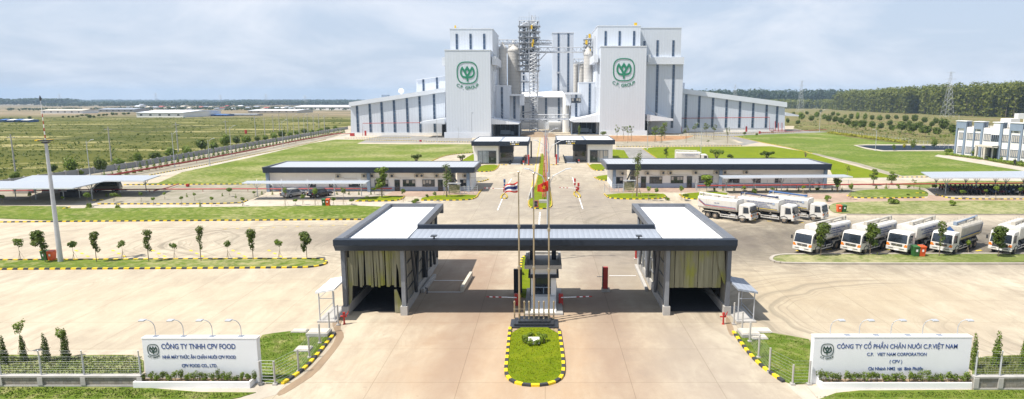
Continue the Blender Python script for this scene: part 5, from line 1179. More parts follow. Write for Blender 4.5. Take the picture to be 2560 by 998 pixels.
# ================================================================ weighbridge kiosks
def kiosk(lab, x0, x1, yt_, yb_, yback, booth, win, posts, ybase, side, board, deckx):
    Y = G((booth[0] + booth[1]) / 2, ybase).y; a = P(x0, yt_, Y - 1.0); b = P(x1, yt_, Y - 1.0); z = a.z; zb = P(x0, yb_, Y - 1).z
    D = (z - H) / ray(CX, yback).z * ray(CX, yback).y - Y + 1.0
    r_ = thing('weighbridge_station', lab, 'building', ((a.x + b.x) / 2, Y, 0))
    m = MB(); m.box(a.x, b.x, Y - 1.0, Y - .75, zb, z); m.build('fascia', M['fascia'], r_)
    m = MB(); m.box(a.x, a.x + .25, Y - .74, Y - 1 + D, zb, z); m.box(b.x - .25, b.x, Y - .74, Y - 1 + D, zb, z); m.box(a.x + .26, b.x - .26, Y - 1.25 + D, Y - 1 + D, zb, z); m.build('parapet', M['fascia_light'], r_)
    m = MB(); m.box(a.x + .26, b.x - .26, Y - .74, Y - 1.26 + D, z - .3, z - .15); m.build('roof', M['roof_white'], r_)
    m = MB(); xm = a.x + (b.x - a.x) * (.49 if side < 0 else .5); m.box(xm - .35, xm + .35, Y - .74, Y - 1.26 + D, z - .148, z - .10); m.build('roof_ridge', M['roof_grey'], r_)
    m = MB(); m.box(a.x + .26, b.x - .26, Y - .74, Y - 1.26 + D, zb, zb + .06); m.build('soffit', M['fascia_light'], r_)
    c0, c1 = P(booth[0], 400, Y).x, P(booth[1], 400, Y).x
    m = MB(); m.box(c0, c1, Y, Y + D - 3, 0, zb - .01); m.build('wall', M['white_wall'], r_)
    box_window(r_, Y, *win, 4, 'steel_dark', 'glass_pale')
    xx0, xx1 = P(win[0], 400, Y).x, P(win[2], 400, Y).x; xm_ = xx0 + (xx1 - xx0) * (.62 if side < 0 else 0)
    m = MB(); q = (xx0 + (xx1 - xx0) * .6, xx1) if side < 0 else (xx0, xx0 + (xx1 - xx0) * .42); m.box(q[0], q[1], Y - .125, Y - .113, 0, P(0, win[1] + .5, Y).z); dd = m.build('door', M['glass'], r_)
    m = MB()
    for k in (.42, .58): xk = q[0] + (q[1] - q[0]) * k; m.tube([(xk, Y - .16, 1.0), (xk, Y - .16, 1.5)], .03, 5)
    m.build('handle', M['steel'], dd)
    m = MB(); m.box(xx0, xx1, Y - .112, Y - .002, 0, P(0, 400, Y).z * .0 + .9 if False else .25); m.build('sill', M['granite'], r_)
    # serving room behind, facing the weighing lane
    s0, s1 = (c1, c1 + 3.2) if side < 0 else (c0 - 3.2, c0)
    m = MB(); m.box(s0 + .003, s1 - .003, Y + 6, Y + 10, 0, zb - 2.2); m.build('serving_room', M['cream'], r_); m = MB(); m.box(s0 - .1, s1 + .1, Y + 5.6, Y + 10.4, zb - 2.19, zb - .02); m.build('serving_hood', M['steel_dark'], r_)
    m = MB(); m.box(s0 + .3, s1 - .3, Y + 5.93, Y + 5.997, 1.0, 2.4); m.build('serving_window', M['glass'], r_)
    for x in posts:
        xx = P(x, 400, Y).x; m = MB(); m.box(xx - .22, xx + .22, Y - .4, Y + .05, 0, zb - .01); m.build('column', M['blue_grey'], r_); m = MB(); m.box(xx - .2 + (.45 if side < 0 else -.45), xx + .2 + (.45 if side < 0 else -.45), Y + D - 3, Y + D - 2.6, 0, zb - .01); m.build('column', M['steel_dark'], r_)
    d0, d1 = P(deckx[0], 400, Y).x, P(deckx[1], 400, Y).x
    m = MB(); m.box(d0, d1, Y - 1.5, Y + D, .02, .08); m.build('weigh_deck', M['steel'], r_)
    m = MB(); m.box(d0 - .5, d0 - .25, Y - 1.5, Y + D, .01, .4); m.box(d1 + .25, d1 + .5, Y - 1.5, Y + D, .01, .4); m.build('deck_kerb', M['fascia'], r_)
    # boards on the fascia
    p0, p1 = P(board[0], 355, Y - 1), P(board[1], 355, Y - 1); zb0, zb1 = P(0, board[3], Y - 1).z, P(0, board[2], Y - 1).z
    m = MB(); m.box(p0.x, p1.x, Y - 1.08, Y - 1.003, zb0 + .62, zb1); bo = m.build('board', M['white_paint'], r_)
    m = MB(); m.box(p0.x, p1.x, Y - 1.08, Y - 1.003, zb0, zb0 + .58); b2 = m.build('info_board', M['black'], r_)
    w_ = board[1] - board[0]
    text_line(bo, Y - 1.085, '5', board[0] + w_ * .10, board[0] + w_ * .19, board[3] - 7.2, 4.2, M['letter_dark']); text_line(bo, Y - 1.085, '80', board[0] + w_ * .42, board[0] + w_ * .58, board[3] - 7.2, 4.2, M['letter_dark']); text_line(bo, Y - 1.085, 'A3', board[0] + w_ * .74, board[0] + w_ * .94, board[3] - 7.2, 4.2, M['letter_dark'])
    m = MB()
    for k, (f0, f1, mt) in enumerate(((.05, .1, 0), (.18, .3, 1), (.36, .55, 1), (.6, .8, 0), (.85, .95, 0))): m.mi = mt; m.box(p0.x + (p1.x - p0.x) * f0, p0.x + (p1.x - p0.x) * f1, Y - 1.09, Y - 1.082, zb0 + .2, zb0 + .42)
    m.build('symbols', [M['yellow'], M['white_paint']], b2)
    return Y
YK = kiosk('weighbridge station with white roof and glazed office, left of the median', 1178, 1322, 353.5, 365, 341.5, (1185, 1246), (1195, 378, 1240, 408), (1320,), 410, -1, (1275, 1298, 354, 364), (1278, 1301))
kiosk('weighbridge station with white roof and glazed office, right of the median', 1391, 1538, 350, 361.5, 339, (1469, 1531), (1475, 376, 1520, 406), (1395,), 407, 1, (1415, 1438, 352, 361.5), (1417, 1440))
for i, (x, y, yt_, lab) in enumerate(((1309, 413, 402, 'short red and white bollard at the left weighbridge island'), (1447, 408, 399, 'short red and white bollard at the right weighbridge island'), (1321.5, 413, 387, 'tall slim red post beside the left weighbridge column'), (1391, 412, 386, 'tall slim red post beside the right weighbridge column'), (1315, 402, 387, 'red ticket post under the left weighbridge roof'), (1397.5, 402, 394, 'stubby red box beside the right weighbridge column'), (1438.5, 393, 385, 'red barrier cabinet beyond the right weigh deck'))):
    c = G(x, y); z = ZT(y, yt_); r_ = thing('lane_post', lab, 'post', c); m = MB(); m.tube([c, c + Vector((0, 0, z * .55))], .14, 8); m.build('shaft', M['white_paint'] if i < 2 else M['red'], r_); m = MB(); m.box(c.x - .2, c.x + .2, c.y - .15, c.y + .15, z * .55, z); m.build('head', M['red'], r_)
c = G(1208, 409); r_ = thing('easel_board', 'small white easel board outside the left weighbridge office door', 'board', c); m = MB(); m.ext([c + Vector((-.4, -.4, .25)), c + Vector((.4, -.4, .25)), c + Vector((.4, -.15, 1.5)), c + Vector((-.4, -.15, 1.5))], (0, .05, 0)); m.build('panel', M['white_paint'], r_)
m = MB()
for s_ in (-.35, .35): m.tube([c + Vector((s_, -.4, 0)), c + Vector((s_, -.1, 1.5))], .03, 5); m.tube([c + Vector((s_, .3, 0)), c + Vector((s_, -.1, 1.5))], .03, 5)
m.build('stand', M['steel'], r_)
# pipes down the median and its red display case
def rail_pipe(lab, pts, zs, r=.13, n=14, group=None, red=True, step=6.0):
    g = [G(*p) for p in pts]; r_ = thing('pipe_rack', lab, 'pipe rack', g[0], group); m = MB()
    for i, z in enumerate(zs):
        off = Vector((.35 * i, 0, z)); m.tube([p + off for p in g], r, 6)
    m.build('pipe', M['red_pipe'], r_)
    acc = 0; k = 0
    for i in range(len(g) - 1):
        a, b = g[i], g[i + 1]; l = (b - a).length; t_ = 0
        while t_ < l and k < 95:
            c = a.lerp(b, t_ / l); m = MB(); m.box(c.x - .03, c.x + .03, c.y - .03, c.y + .03, 0, max(zs) - .02); m.box(c.x - .03, c.x + .35 * (len(zs) - 1) + .03, c.y - .03, c.y + .03, max(zs) - .12, max(zs) - .02); m.build('support', M['red_pipe'], r_); t_ += step; k += 1
    return r_
rail_pipe('bundle of red pipes on low supports running away down the middle of the median', [(1357, 504), (1358, 470), (1360, 420), (1361, 380), (1361.5, 345)], (.7, .7, 1.1), .09, step=9)
c = G(1357, 508); m = MB(); m.box(c.x - .6, c.x + .8, c.y - .4, c.y + .3, 0, .5); tag(m.build('anchor_block', M['concrete_wall']), 'concrete anchor block at the near end of the median pipes', 'block')
c = G(1340, 520); z = ZT(520, 501); r_ = thing('display_case', 'red framed display case with two round emblems on the median lawn', 'display case', c)
m = MB(); m.box(c.x - .32, c.x + .32, c.y - .06, c.y + .06, .1, z); m.build('back', M['concrete_wall'], r_)
m = MB()
for a_ in ((-.36, -.24, .1, z), (.24, .36, .1, z)): m.box(c.x + a_[0], c.x + a_[1], c.y - .12, c.y - .065, a_[2], a_[3])
m.box(c.x - .24, c.x + .24, c.y - .12, c.y - .065, z - .1, z); m.box(c.x - .24, c.x + .24, c.y - .12, c.y - .065, .1, .2); m.build('frame', M['red'], r_)
m = MB()
for zz in (.32, .68): m.disc((c.x, c.y - .075, z * zz + .05), (0, 1, 0), .2, .02, 18)
m.build('emblem', M['black'], r_)
rail_pipe('long straight red pipe on low brackets across the left car parks', [(-60, 486), (240, 482), (620, 480), (700, 480), (980, 479)], (.55,), .11, step=9)
rail_pipe('long straight red pipe on low brackets before the right office and carports', [(1742, 475), (2100, 472), (2330, 470), (2700, 467)], (.75,), .13, step=9)
rail_pipe('red pipe rack following the left boundary wall up to the mill', [(150, 472), (280, 446), (400, 424), (524, 402), (640, 379), (740, 357), (850, 337)], (.6, .8), .13, step=7)
rail_pipe('short red pipe run crossing the road edge by the left end of the mill', [(805, 339), (840, 338), (905, 337)], (.6,), .12)
rail_pipe('red pipe run along the lawn edge right of the right wing', [(1900, 335), (2000, 331), (2064, 327)], (.6, .6), .12, step=8)
rail_pipe('red pipe branch slanting up the gravel bed in the left car park', [(385, 482), (420, 474), (448, 464)], (.35,), .08)
# ================================================================ carports
def carport(lab, corners, zr, posts, thick=.12, slope=.0, postdy=0.0, group='carports'):
    g = [G(x, y, zr) for x, y in corners]; c = sum(g, Vector((0, 0, 0))) / 4; r_ = thing('carport', lab, 'carport', (c.x, c.y, 0), group)
    m = MB(); m.ext([p + Vector((0, 0, slope * (p.y - c.y))) for p in g], (0, 0, thick)); m.build('roof', M['roof_carport'], r_)
    m = MB(); lo_ = sorted(g, key=lambda p: p.y)[:2]; a, b = sorted(lo_, key=lambda p: p.x); dz = slope * (a.y - c.y)
    m.ext([a + Vector((0, -.06, dz - .05)), b + Vector((0, -.06, dz - .05)), b + Vector((0, -.06, dz + thick + .03)), a + Vector((0, -.06, dz + thick + .03))], (0, .055, 0)); m.build('gutter', M['clad_edge'], r_)
    for x, y in posts:
        b = G(x, y); m = MB(); m.tube([b, b + Vector((0, 0, zr * .62))], .075, 7)
        for dx, dy in ((-.9, -.7), (.9, .7), (-.5, 1.2), (.5, -1.2)): m.tube([b + Vector((0, 0, zr * .5)), b + Vector((dx * .45, dy * .45, zr * .82)), b + Vector((dx, dy, zr - .04 + slope * (b.y - c.y)))], .045, 5)
        m.build('post', M['steel'], r_)
    return r_
carport('long silver carport roof at the far left edge, the one farther back', [(82, 440), (402, 440), (361, 453.5), (37, 453.5)], 2.7, [(366, 481), (300, 481), (231, 483), (160, 483), (90, 484)])
carport('long silver carport roof at the far left edge, the one nearer the lawn', [(-260, 454.5), (266, 454), (184, 472), (-340, 474)], 2.6, [(231, 499), (200, 496), (160, 499), (90, 499), (40, 499), (-20, 499), (-90, 499)])
carport('thin silver carport over two parked cars in front of the left office', [(618, 454), (925, 453), (915, 459), (605, 459)], 2.7, [(644, 492), (706, 490), (772, 491), (837, 491), (904, 491)])
carport('thin silver carport behind the tanker trucks in front of the right office', [(1797, 440), (2110, 438), (2132, 443.5), (1808, 446)], 2.7, [(1815, 480), (1884, 480), (1953, 480), (2023, 479), (2092, 479)])
carport('large silver carport at the right edge sheltering motorbikes', [(2302, 431), (2720, 427), (2720, 446), (2327, 447)], 3.0, [(2338, 478), (2363, 486), (2412, 478), (2438, 481), (2486, 478), (2512, 481), (2556, 478), (2590, 481), (2640, 480)], slope=-.01)
# ---- right office block: facade runs obliquely, local x along the facade from its far left end to its near right end
OB = G(2384, 389); vp = Vector(((650 - CX) / F, 1, 0)).normalized(); ang = math.atan2(-vp.y, -vp.x)     # direction of the facade towards the viewer's right
ob = thing('office_block', 'two-storey white office block with blue-grey pilasters at the right edge', 'building', (0, 0, 0))
HT = P(2387, 303, OB.y).z
fx = Vector((cos(ang), sin(ang), 0)); fn_ = Vector((-fx.y, fx.x, 0))
if fn_.x > 0: fn_ = -fn_
# fn_ points out of the facade (towards the camera side)
def fpx(x):                      # photo column on the facade base -> distance along the facade
    d = ray(x, 400); u_ = d.x / d.y; # solve OB + s*fx : x/y = u_
    return (u_ * OB.y - OB.x) / (fx.x - u_ * fx.y)
if (fn_.dot(-OB)) < 0: fn_ = -fn_
hand = 1 if fx.cross(-fn_).z > 0 else -1
MT = Matrix(((fx.x, -fn_.x, 0, OB.x), (fx.y, -fn_.y, 0, OB.y), (0, 0, 1, 0), (0, 0, 0, 1)))     # local: x along, y inwards, z up
def obox(name, mat, boxes, parent=None):
    m = MB()
    for b_ in boxes: m.box(*b_, M=MT)
    return m.build(name, M[mat], parent or ob)
s_end = 42; bays = [fpx(x) for x in (2384, 2404, 2427, 2450, 2472, 2494, 2517, 2545, 2577, 2612)]
obox('wall', 'white_wall', [(0.05, s_end, 0.0, 12, 0, HT - 1.5)])
obox('roof_slab', 'cream', [(0.05, s_end, 0.4, 12, HT - 1.495, HT - 1.42)])
obox('roof_room', 'white_wall', [(fpx(2455), fpx(2480), 6, 10, HT - 1.41, HT + .9)]); obox('roof_room', 'white_wall', [(fpx(2523), fpx(2556), 4, 9, HT - 1.41, HT + 1.0)])
k = 0
pil = [(2384, 2388), (2404, 2409), (2428, 2431), (2446, 2451), (2494, 2498), (2517, 2521), (2545, 2550), (2575, 2582), (2620, 2627)]
for a_, b_ in pil: obox('pilaster', 'blue_grey', [(fpx(a_), fpx(b_), -.35, -.004, 0, HT - (0 if a_ < 2500 or a_ > 2510 else .0))])
for a_, b_ in ((2384, 2409), (2428, 2451), (2517, 2550), (2575, 2627)):
    obox('pilaster_head', 'blue_grey', [(fpx(a_) - .003, fpx(b_) + .003, -.36, 1.8, HT - 1.9, HT)]); obox('coping', 'white_paint', [(fpx(a_) - .15, fpx(b_) + .15, -.5, 1.95, HT, HT + .16)])
obox('projecting_bay', 'white_wall', [(fpx(2476), fpx(2493), -.30, -.004, 3.6, HT)]); obox('pilaster_head', 'blue_grey', [(fpx(2493) + .003, fpx(2500), -.36, 1.5, 0, HT)]); obox('coping', 'white_paint', [(fpx(2474), fpx(2502), -.5, 1.7, HT, HT + .16)])
for a_, b_ in ((2409, 2428), (2451, 2474), (2502, 2517), (2550, 2575), (2627, 2700)):
    bxs = [(fpx(a_) + .1, fpx(b_) - .1, .3, .36, HT - z, HT - z + .06) for z in (.35, .75, 1.1)]; bxs += [(fpx(a_) + (fpx(b_) - fpx(a_)) * t_ - .03, fpx(a_) + (fpx(b_) - fpx(a_)) * t_ + .03, .29, .37, HT - 1.49, HT - .3) for t_ in (.05, .5, .95)]
    obox('railing', 'steel_dark', bxs)
def owin(xc, z0, z1, w):
    s = fpx(xc); o = obox('window', 'glass', [(s - w / 2, s + w / 2, -.03, -.004, z0, z1)])
    obox('frame', 'blue_grey', [(s - w / 2 - .06, s + w / 2 + .06, -.08, -.032, z1, z1 + .07), (s - w / 2 - .06, s + w / 2 + .06, -.08, -.032, z0 - .07, z0)] + [(s - w / 2 + w * t_ / 4 - .035, s - w / 2 + w * t_ / 4 + .035, -.085, -.033, z0, z1) for t_ in range(5)], o)
    obox('curtain', 'curtain', [(s - w / 2 + w * (t_ + .18) / 4, s - w / 2 + w * (t_ + .82) / 4, -.031, -.0305, z0 + .1, z1 - .1) for t_ in range(4)], o)
for xc, w in ((2398, 1.5), (2419, 1.6), (2440, 1.7), (2462, 1.7), (2507, 1.7), (2533, 1.8), (2562, 1.8), (2600, 1.8)):
    owin(xc, 4.6, 6.4, w); owin(xc, .9, 2.7, w)
s = fpx(2484); obox('window', 'glass', [(s - 1.0, s + 1.0, -.33, -.303, 4.5, 6.3)]); obox('window_bar', 'blue_grey', [(s - 1 + t_ * .5 - .04, s - 1 + t_ * .5 + .04, -.38, -.333, 4.45, 6.35) for t_ in range(5)])
obox('portico', 'cream', [(fpx(2453), fpx(2496), -3.2, -.37, 3.2, 3.6), (fpx(2453), fpx(2453) + .5, -3.15, -2.65, 0, 3.19), (fpx(2479) - .5, fpx(2479), -3.15, -2.65, 0, 3.19)])
obox('door', 'glass', [(fpx(2468), fpx(2476), -.05, -.004, 0, 2.9), (fpx(2481), fpx(2492), -.05, -.004, 0, 2.9)])
for xc in (2440, 2533): obox('vent', 'steel_dark', [(fpx(xc) - .5, fpx(xc) + .5, -.03, -.003, 7.1, 7.4)])
lb_ = P(2546, 289, 230); m = MB(); m.box(lb_.x, lb_.x + 30, 230, 232, lb_.z - 1.2, lb_.z + .7); tag(m.build('far_roof', M['white_paint']), 'edge of a flat white roof cut off at the right edge above the office block', 'roof')
m = MB(); a = G(2400, 384); 
# ================================================================ boundary fences
def longwall(lab, pts, h, mat, postmat, step=3, slat=True):
    g = [G(*p) for p in pts]; r_ = thing('boundary_wall', lab, 'wall', g[0]); m = MB(); pm_ = MB()
    n = 0
    for i in range(len(g) - 1):
        a, b = g[i], g[i + 1]; d_ = (b - a).normalized(); nn = Vector((-d_.y, d_.x, 0)) * .06
        m.ext([a + nn, b + nn, b - nn, a - nn], (0, 0, h)); l = (b - a).length; k = 0
        while k < l: c = a + d_ * k; pm_.ext([c + nn * 2.5, c + nn * 2.5 + d_ * .25, c - nn * 2.5 + d_ * .25, c - nn * 2.5], (0, 0, h + .15)); k += step
    m.build('panel', M[mat], r_); pm_.build('pillar', M[postmat], r_); return r_
longwall('low grey precast wall running along the left side of the site towards the mill', [(-420, 530), (204, 438), (340, 418), (511, 386), (640, 363), (760, 342), (870, 323)], 1.25, 'band_wall', 'concrete_wall')
wire_fence('long white post and rail fence between the right lawn and the orchard', G(2080, 331), G(2700, 420), 60, 1.6, verts=0)
# ================================================================ street furniture
def tube_arc(p, h, dx, dy=0, up=.5): return [p, p + Vector((0, 0, h - up)), p + Vector((dx * .25, dy * .25, h - up * .35)), p + Vector((dx, dy, h))]
def street_lamp(lab, x, yb_, yt_, arms, group, r=.07, reach=None):
    c = G(x, yb_); h = ZT(yb_, yt_); r_ = thing('street_lamp', lab, 'lamp', c, group); mpp = c.y / F * 1.02
    m = MB(); m.tube([c, c + Vector((0, 0, h * .97))], r * 1.3, 8, r * .7); m.lathe(c, [(.2, 0), (.2, .15), (r * 1.5, .3)], 8); m.build('pole', M['steel'], r_)
    for dx in arms:
        dx *= mpp; p0 = c + Vector((0, 0, h * .80)); e = c + Vector((dx, 0, h)); mid = c + Vector((dx * .3, 0, h * .93))
        m = MB(); m.tube([p0, mid, e], r * .55, 6); ar = m.build('arm', M['steel'], r_)
        s_ = 1 if dx > 0 else -1; m = MB(); m.ext([e + Vector((0, -.12, 0)), e + Vector((s_ * .55, -.1, .06)), e + Vector((s_ * .55, .1, .06)), e + Vector((0, .12, 0))], (0, 0, .09)); m.build('lamp_head', M['clad_edge'], ar)
    return r_
G1 = 'double-armed median street lamps'
street_lamp('nearest double-armed street lamp, standing on the booth lawn', 1369, 651, 424, (-45, 44), G1, .09)
street_lamp('second nearest double-armed street lamp, on the median by the pipes', 1371, 523, 352, (-28, 30), G1, .08)
street_lamp('third double-armed street lamp along the median, level with the weighbridges', 1365, 442, 322, (-22, 22), G1, .08)
street_lamp('fourth double-armed street lamp, at the far end of the median', 1363, 398, 300, (-17, 17), G1, .08)
street_lamp('single-armed street lamp standing between the two mill canopies', 1368, 352, 302, (-10, 12), 'single-armed street lamps', .08)
G2 = 'single-armed street lamps'
for i, (x, yb_, yt_, dx, lab) in enumerate(((225, 438, 350, 12, 'single street lamp behind the far left carports'), (437, 418, 329, 10, 'single street lamp by the left pipe rack, second from the carports'), (524.5, 414, 347, 11, 'single street lamp on the inner kerb of the left boundary road'), (579, 389, 315, 10, 'single street lamp by the left pipe rack above the office roof'),
        (708, 367, 300, 9, 'single street lamp on the left boundary road kerb, halfway to the mill'), (735, 343, 287, 7, 'single street lamp beyond the pipe rack close to the mill'), (761, 340, 285, 7, 'single street lamp nearest the left end of the mill'),
        (1093, 357, 297, 0.5, 'tall lamp pole before the join of left wing and tower'), (1147, 357, 318, -8, 'short curved street lamp before the left tower, left of the slender pole'), (1179, 345, 281, .5, 'slender pole before the right edge of the left tower'),
        (1618.5, 374, 296, -10, 'street lamp before the right mill tower, at the orange soil'), (1752, 383, 308, -9, 'street lamp rising behind the right office roof before the right wing'), (2188, 377, 324, -6, 'street lamp in the big right lawn in front of the pond'), (2048, 330, 275, 8, 'street lamp near the orchard beyond the right wing'), (2395, 320, 286, -6, 'street lamp behind the office block by the wood'))):
    street_lamp(lab, x, yb_, yt_, (dx,), G2, .07)
def utility_pole(lab, x, yb_, yt_, i):
    c = TG(x, yb_); h = P(x, yt_, c.y).z - c.z; r_ = thing('utility_pole', lab, 'pole', c, 'concrete utility poles'); m = MB(); m.tube([c, c + Vector((0, 0, h))], .17, 6, .11); m.build('shaft', M['concrete_wall'], r_)
    m = MB(); m.box(c.x - .9, c.x + .9, c.y - .05, c.y + .05, c.z + h - .7, c.z + h - .58); m.build('crossarm', M['concrete_wall'], r_)
poles = [(39, 433, 336), (279, 404, 317), (446, 380, 306), (567, 350, 300), (640, 346, 290), (663, 345, 294), (684, 330, 288), (700, 340, 286), (720, 330, 284), (748, 334, 290), (770, 330, 283), (785, 335, 287), (798, 328, 284), (812, 331, 288)]
for i, (x, yb_, yt_) in enumerate(poles): utility_pole('grey concrete utility pole, %s from the left along the far side of the boundary wall' % ordw(i), x, yb_, yt_, i)
# wires between the poles
tops = [P(x, yt_, TG(x, yb_).y) - Vector((0, 0, .6)) for x, yb_, yt_ in poles[:4]]
m = MB()
for a, b in zip(tops[:-1], tops[1:]):
    for o_ in (-.8, .8): m.tube([a + Vector((o_, 0, 0)), (a + b) / 2 + Vector((o_, 0, -1.6)), b + Vector((o_, 0, 0))], .02, 3, cap=False)
tag(m.build('power_line', M['steel_dark']), 'thin overhead power lines strung between the left utility poles', 'cable')
def pylon(lab, x, yb_, yt_, Y, w):
    b = P(x, yb_, Y); h = P(x, yt_, Y).z - b.z; r_ = thing('pylon', lab, 'pylon', b, 'high-voltage pylons'); m = MB(); r = w * .012
    cs = [(-1, -1), (1, -1), (1, 1), (-1, 1)]; n = 9
    def half(t_): return w / 2 * (1 - t_) ** 1.3 + w * .07
    for k in range(n):
        t0, t1 = k / n, (k + 1) / n
        for i in range(4):
            a, c = cs[i], cs[(i + 1) % 4]; f = lambda q, t_: (b.x + q[0] * half(t_), Y + q[1] * half(t_), b.z + h * t_)
            m.tube([f(a, t0), f(a, t1)], r, 4, cap=False); m.tube([f(a, t0), f(c, t1)], r * .6, 3, cap=False); m.tube([f(c, t0), f(a, t1)], r * .6, 3, cap=False)
    m.build('lattice', M['steel'], r_)
    for t_ in (.68, .84, .98):
        m = MB(); z = b.z + h * t_; q = w * (.75 if t_ < .9 else .5); m.tube([(b.x - q, Y, z), (b.x, Y, z + h * .03), (b.x + q, Y, z)], r * .9, 4); m.tube([(b.x - q, Y, z), (b.x + q, Y, z)], r * .7, 4); m.build('crossarm', M['steel'], r_)
pylon('big lattice pylon rising in front of the right wood', 2367, 293, 180, 455, 5.6)
pylon('lattice pylon at the left end of the right wood, above the low forest', 2000, 280, 202, 620, 5.5)
pylon('faint lattice pylon far behind the right wing roof', 1836, 262, 212, 1300, 9)
for x, yb_, yt_, lab in ((152, 270, 235, 'faint lattice pylon on the left skyline, leftmost, above the long cream shed'), (392, 266, 232, 'faint lattice pylon on the left skyline, above the white factory shed'), (553, 262, 238, 'faint lattice pylon on the left skyline between the shed and the tall poles'), (666, 258, 235, 'faint lattice pylon on the left skyline above the distant town'), (763, 256, 239, 'faint lattice pylon on the left skyline, nearest the mill')):
    pylon(lab, x, yb_, yt_, 2300, 13)
# tall mast with floodlight deck and striped antenna
c = G(152, 656); r_ = thing('light_mast', 'tall steel floodlight mast with a red and white striped tip on the left lawn strip', 'mast', c); zp = P(120, 357, c.y).z; za = P(110, 252, c.y).z
m = MB(); m.tube([c, c + Vector((0, 0, zp))], .24, 12, .13); m.build('pole', M['steel'], r_, smooth=False)
m = MB(); m.lathe(c + Vector((0, 0, zp - .1)), [(.1, 0), (.38, .1), (.38, .2), (.1, .25)], 12); m.build('deck', M['granite'], r_)
for k, (dx, dy) in enumerate(((-.5, -.2), (.5, -.2), (0, .5), (0, -.5))): m = MB(); m.box(c.x + dx - .25, c.x + dx + .25, c.y + dy - .2, c.y + dy + .2, zp + .2, zp + .3, None); m.build('floodlight', M['granite'] if k % 2 else M['yellow_machine'], r_)
m = MB(); n = 12
for i in range(n): m.mi = i % 2 if i < 9 else 0; m.tube([c + Vector((0, 0, zp + .1 + (za - zp) * i / n)), c + Vector((0, 0, zp + .1 + (za - zp) * (i + .99) / n))], .05 - .003 * i, 6)
m.build('antenna', [M['white_paint'], M['red']], r_); m = MB(); m.lathe(c + Vector((0, 0, za)), [(.03, 0), (.1, .1), (.1, .25), (.02, .5)], 8); m.build('tip_lamp', M['steel_dark'], r_)
# ---- wheelie bins
def bin_(x, y, yt_, col, lab, sc=1.0):
    c = G(x, y); h = ZT(y, yt_); w = h * .27; r_ = thing('wheelie_bin', lab, 'bin', c, 'wheelie bins'); m = MB()
    b0 = [c + Vector((-w * .8, -w * .8, .06)), c + Vector((w * .8, -w * .8, .06)), c + Vector((w * .8, w * .8, .06)), c + Vector((-w * .8, w * .8, .06))]; t0 = [c + Vector((sx_ * w, sy_ * w * 1.05, h * .88)) for sx_, sy_ in ((-1, -1), (1, -1), (1, 1), (-1, 1))]
    m.poly(b0[::-1]); m.poly(t0)
    for i in range(4): m.poly([b0[i], b0[(i + 1) % 4], t0[(i + 1) % 4], t0[i]])
    m.build('body', M[col], r_, bevel=.02); m = MB(); m.ext([c + Vector((-w * 1.08, -w * 1.15, h * .885)), c + Vector((w * 1.08, -w * 1.15, h * .885)), c + Vector((w * 1.08, w * 1.2, h * .93)), c + Vector((-w * 1.08, w * 1.2, h * .93))], (0, 0, h * .07)); m.build('lid', M[col], r_, bevel=.02)
    for s_ in (-1, 1): m = MB(); m.disc(c + Vector((s_ * w * .8, w * .9, .1)), (1, 0, 0), .1, .05, 12); m.build('wheel', M['tyre'], r_)
    m = MB(); m.box(c.x - w * .3, c.x + w * .3, c.y - w * 1.02, c.y - w * .98, h * .5, h * .7); m.build('label', M['white_paint'], r_)
bin_(115, 652, 626, 'green_bin', 'green wheelie bin at the foot of the tall mast'); bin_(131, 652, 626, 'orange', 'orange wheelie bin at the foot of the tall mast')
bin_(811, 515, 497, 'green_bin', 'green wheelie bin among the saplings in front of the left carport'); bin_(820, 515, 497, 'orange', 'orange wheelie bin among the saplings in front of the left carport')
bin_(2097, 531, 512, 'orange', 'orange wheelie bin on the grass strip beyond the parked tankers'); bin_(2109, 531, 512, 'green_bin', 'green wheelie bin on the grass strip beyond the parked tankers')
bin_(2287, 642, 614, 'green_bin', 'green wheelie bin in front of the near row of tankers'); bin_(2302, 642, 614, 'orange', 'orange wheelie bin in front of the near row of tankers')
m = MB()
for i, (x, y, yt_, w, lab, mt) in enumerate(((469.5, 468, 460, 6, 'red hydrant cabinet on the gravel bed left of the left office', 'red'), (615, 335, 325, 5, 'pair of red valves by the boundary road', 'red'), (881, 341, 333, 11, 'brick red cabinet at the left end of the wing', 'red_pipe'), (914, 340, 327, 4, 'red cabinet against the left wing wall', 'red'), (1051.5, 355, 350, 5, 'small red box on the verge before the left tower', 'red'), (1899, 335, 328, 4, 'small red cabinet by the road before the right wing', 'red'))):
    c = G(x, y); z = ZT(y, yt_); mp = c.y / F; r_ = thing('hydrant_cabinet', lab, 'cabinet', c); m = MB(); m.box(c.x - w * mp / 2, c.x + w * mp / 2, c.y - .25, c.y + .25, .12, z); m.build('case', M[mt], r_); m = MB(); m.box(c.x - w * mp / 2 + .05, c.x + w * mp / 2 - .05, c.y - .28, c.y - .253, .2, z - .08); m.build('door', M['red'], r_); m = MB(); m.box(c.x - w * mp / 2 + .1, c.x - w * mp / 2 + .2, c.y - .2, c.y + .2, 0, .119); m.box(c.x + w * mp / 2 - .2, c.x + w * mp / 2 - .1, c.y - .2, c.y + .2, 0, .119); m.build('leg', M['steel'], r_)
c = G(1313, 409)
# dark kit under the near-left carport
c = G(178, 492); m = MB(); m.box(c.x - 1.3, c.x + 1.3, c.y - .7, c.y + .7, 0, .9); m.box(c.x - .3, c.x + .9, c.y - .5, c.y + .5, .9, 1.25); tag(m.build('equipment_crate', M['dark_mass'], bevel=.05), 'dark crate in the shade of the near far-left carport', 'crate')
for x, lab in ((60, 'pale storage box in the shade under the far left carport, left one'), (133, 'pale storage box in the shade under the far left carport, right one')): c = G(x, 482); r_ = thing('storage_box', lab, 'box', c); m = MB(); m.box(c.x - 1.4, c.x + 1.4, c.y - .7, c.y + .7, 0, 1.2); m.build('body', M['concrete_wall'], r_, bevel=.05); m = MB(); m.box(c.x - 1.45, c.x + 1.45, c.y - .75, c.y + .75, 1.2, 1.3); m.build('lid', M['fascia'], r_)
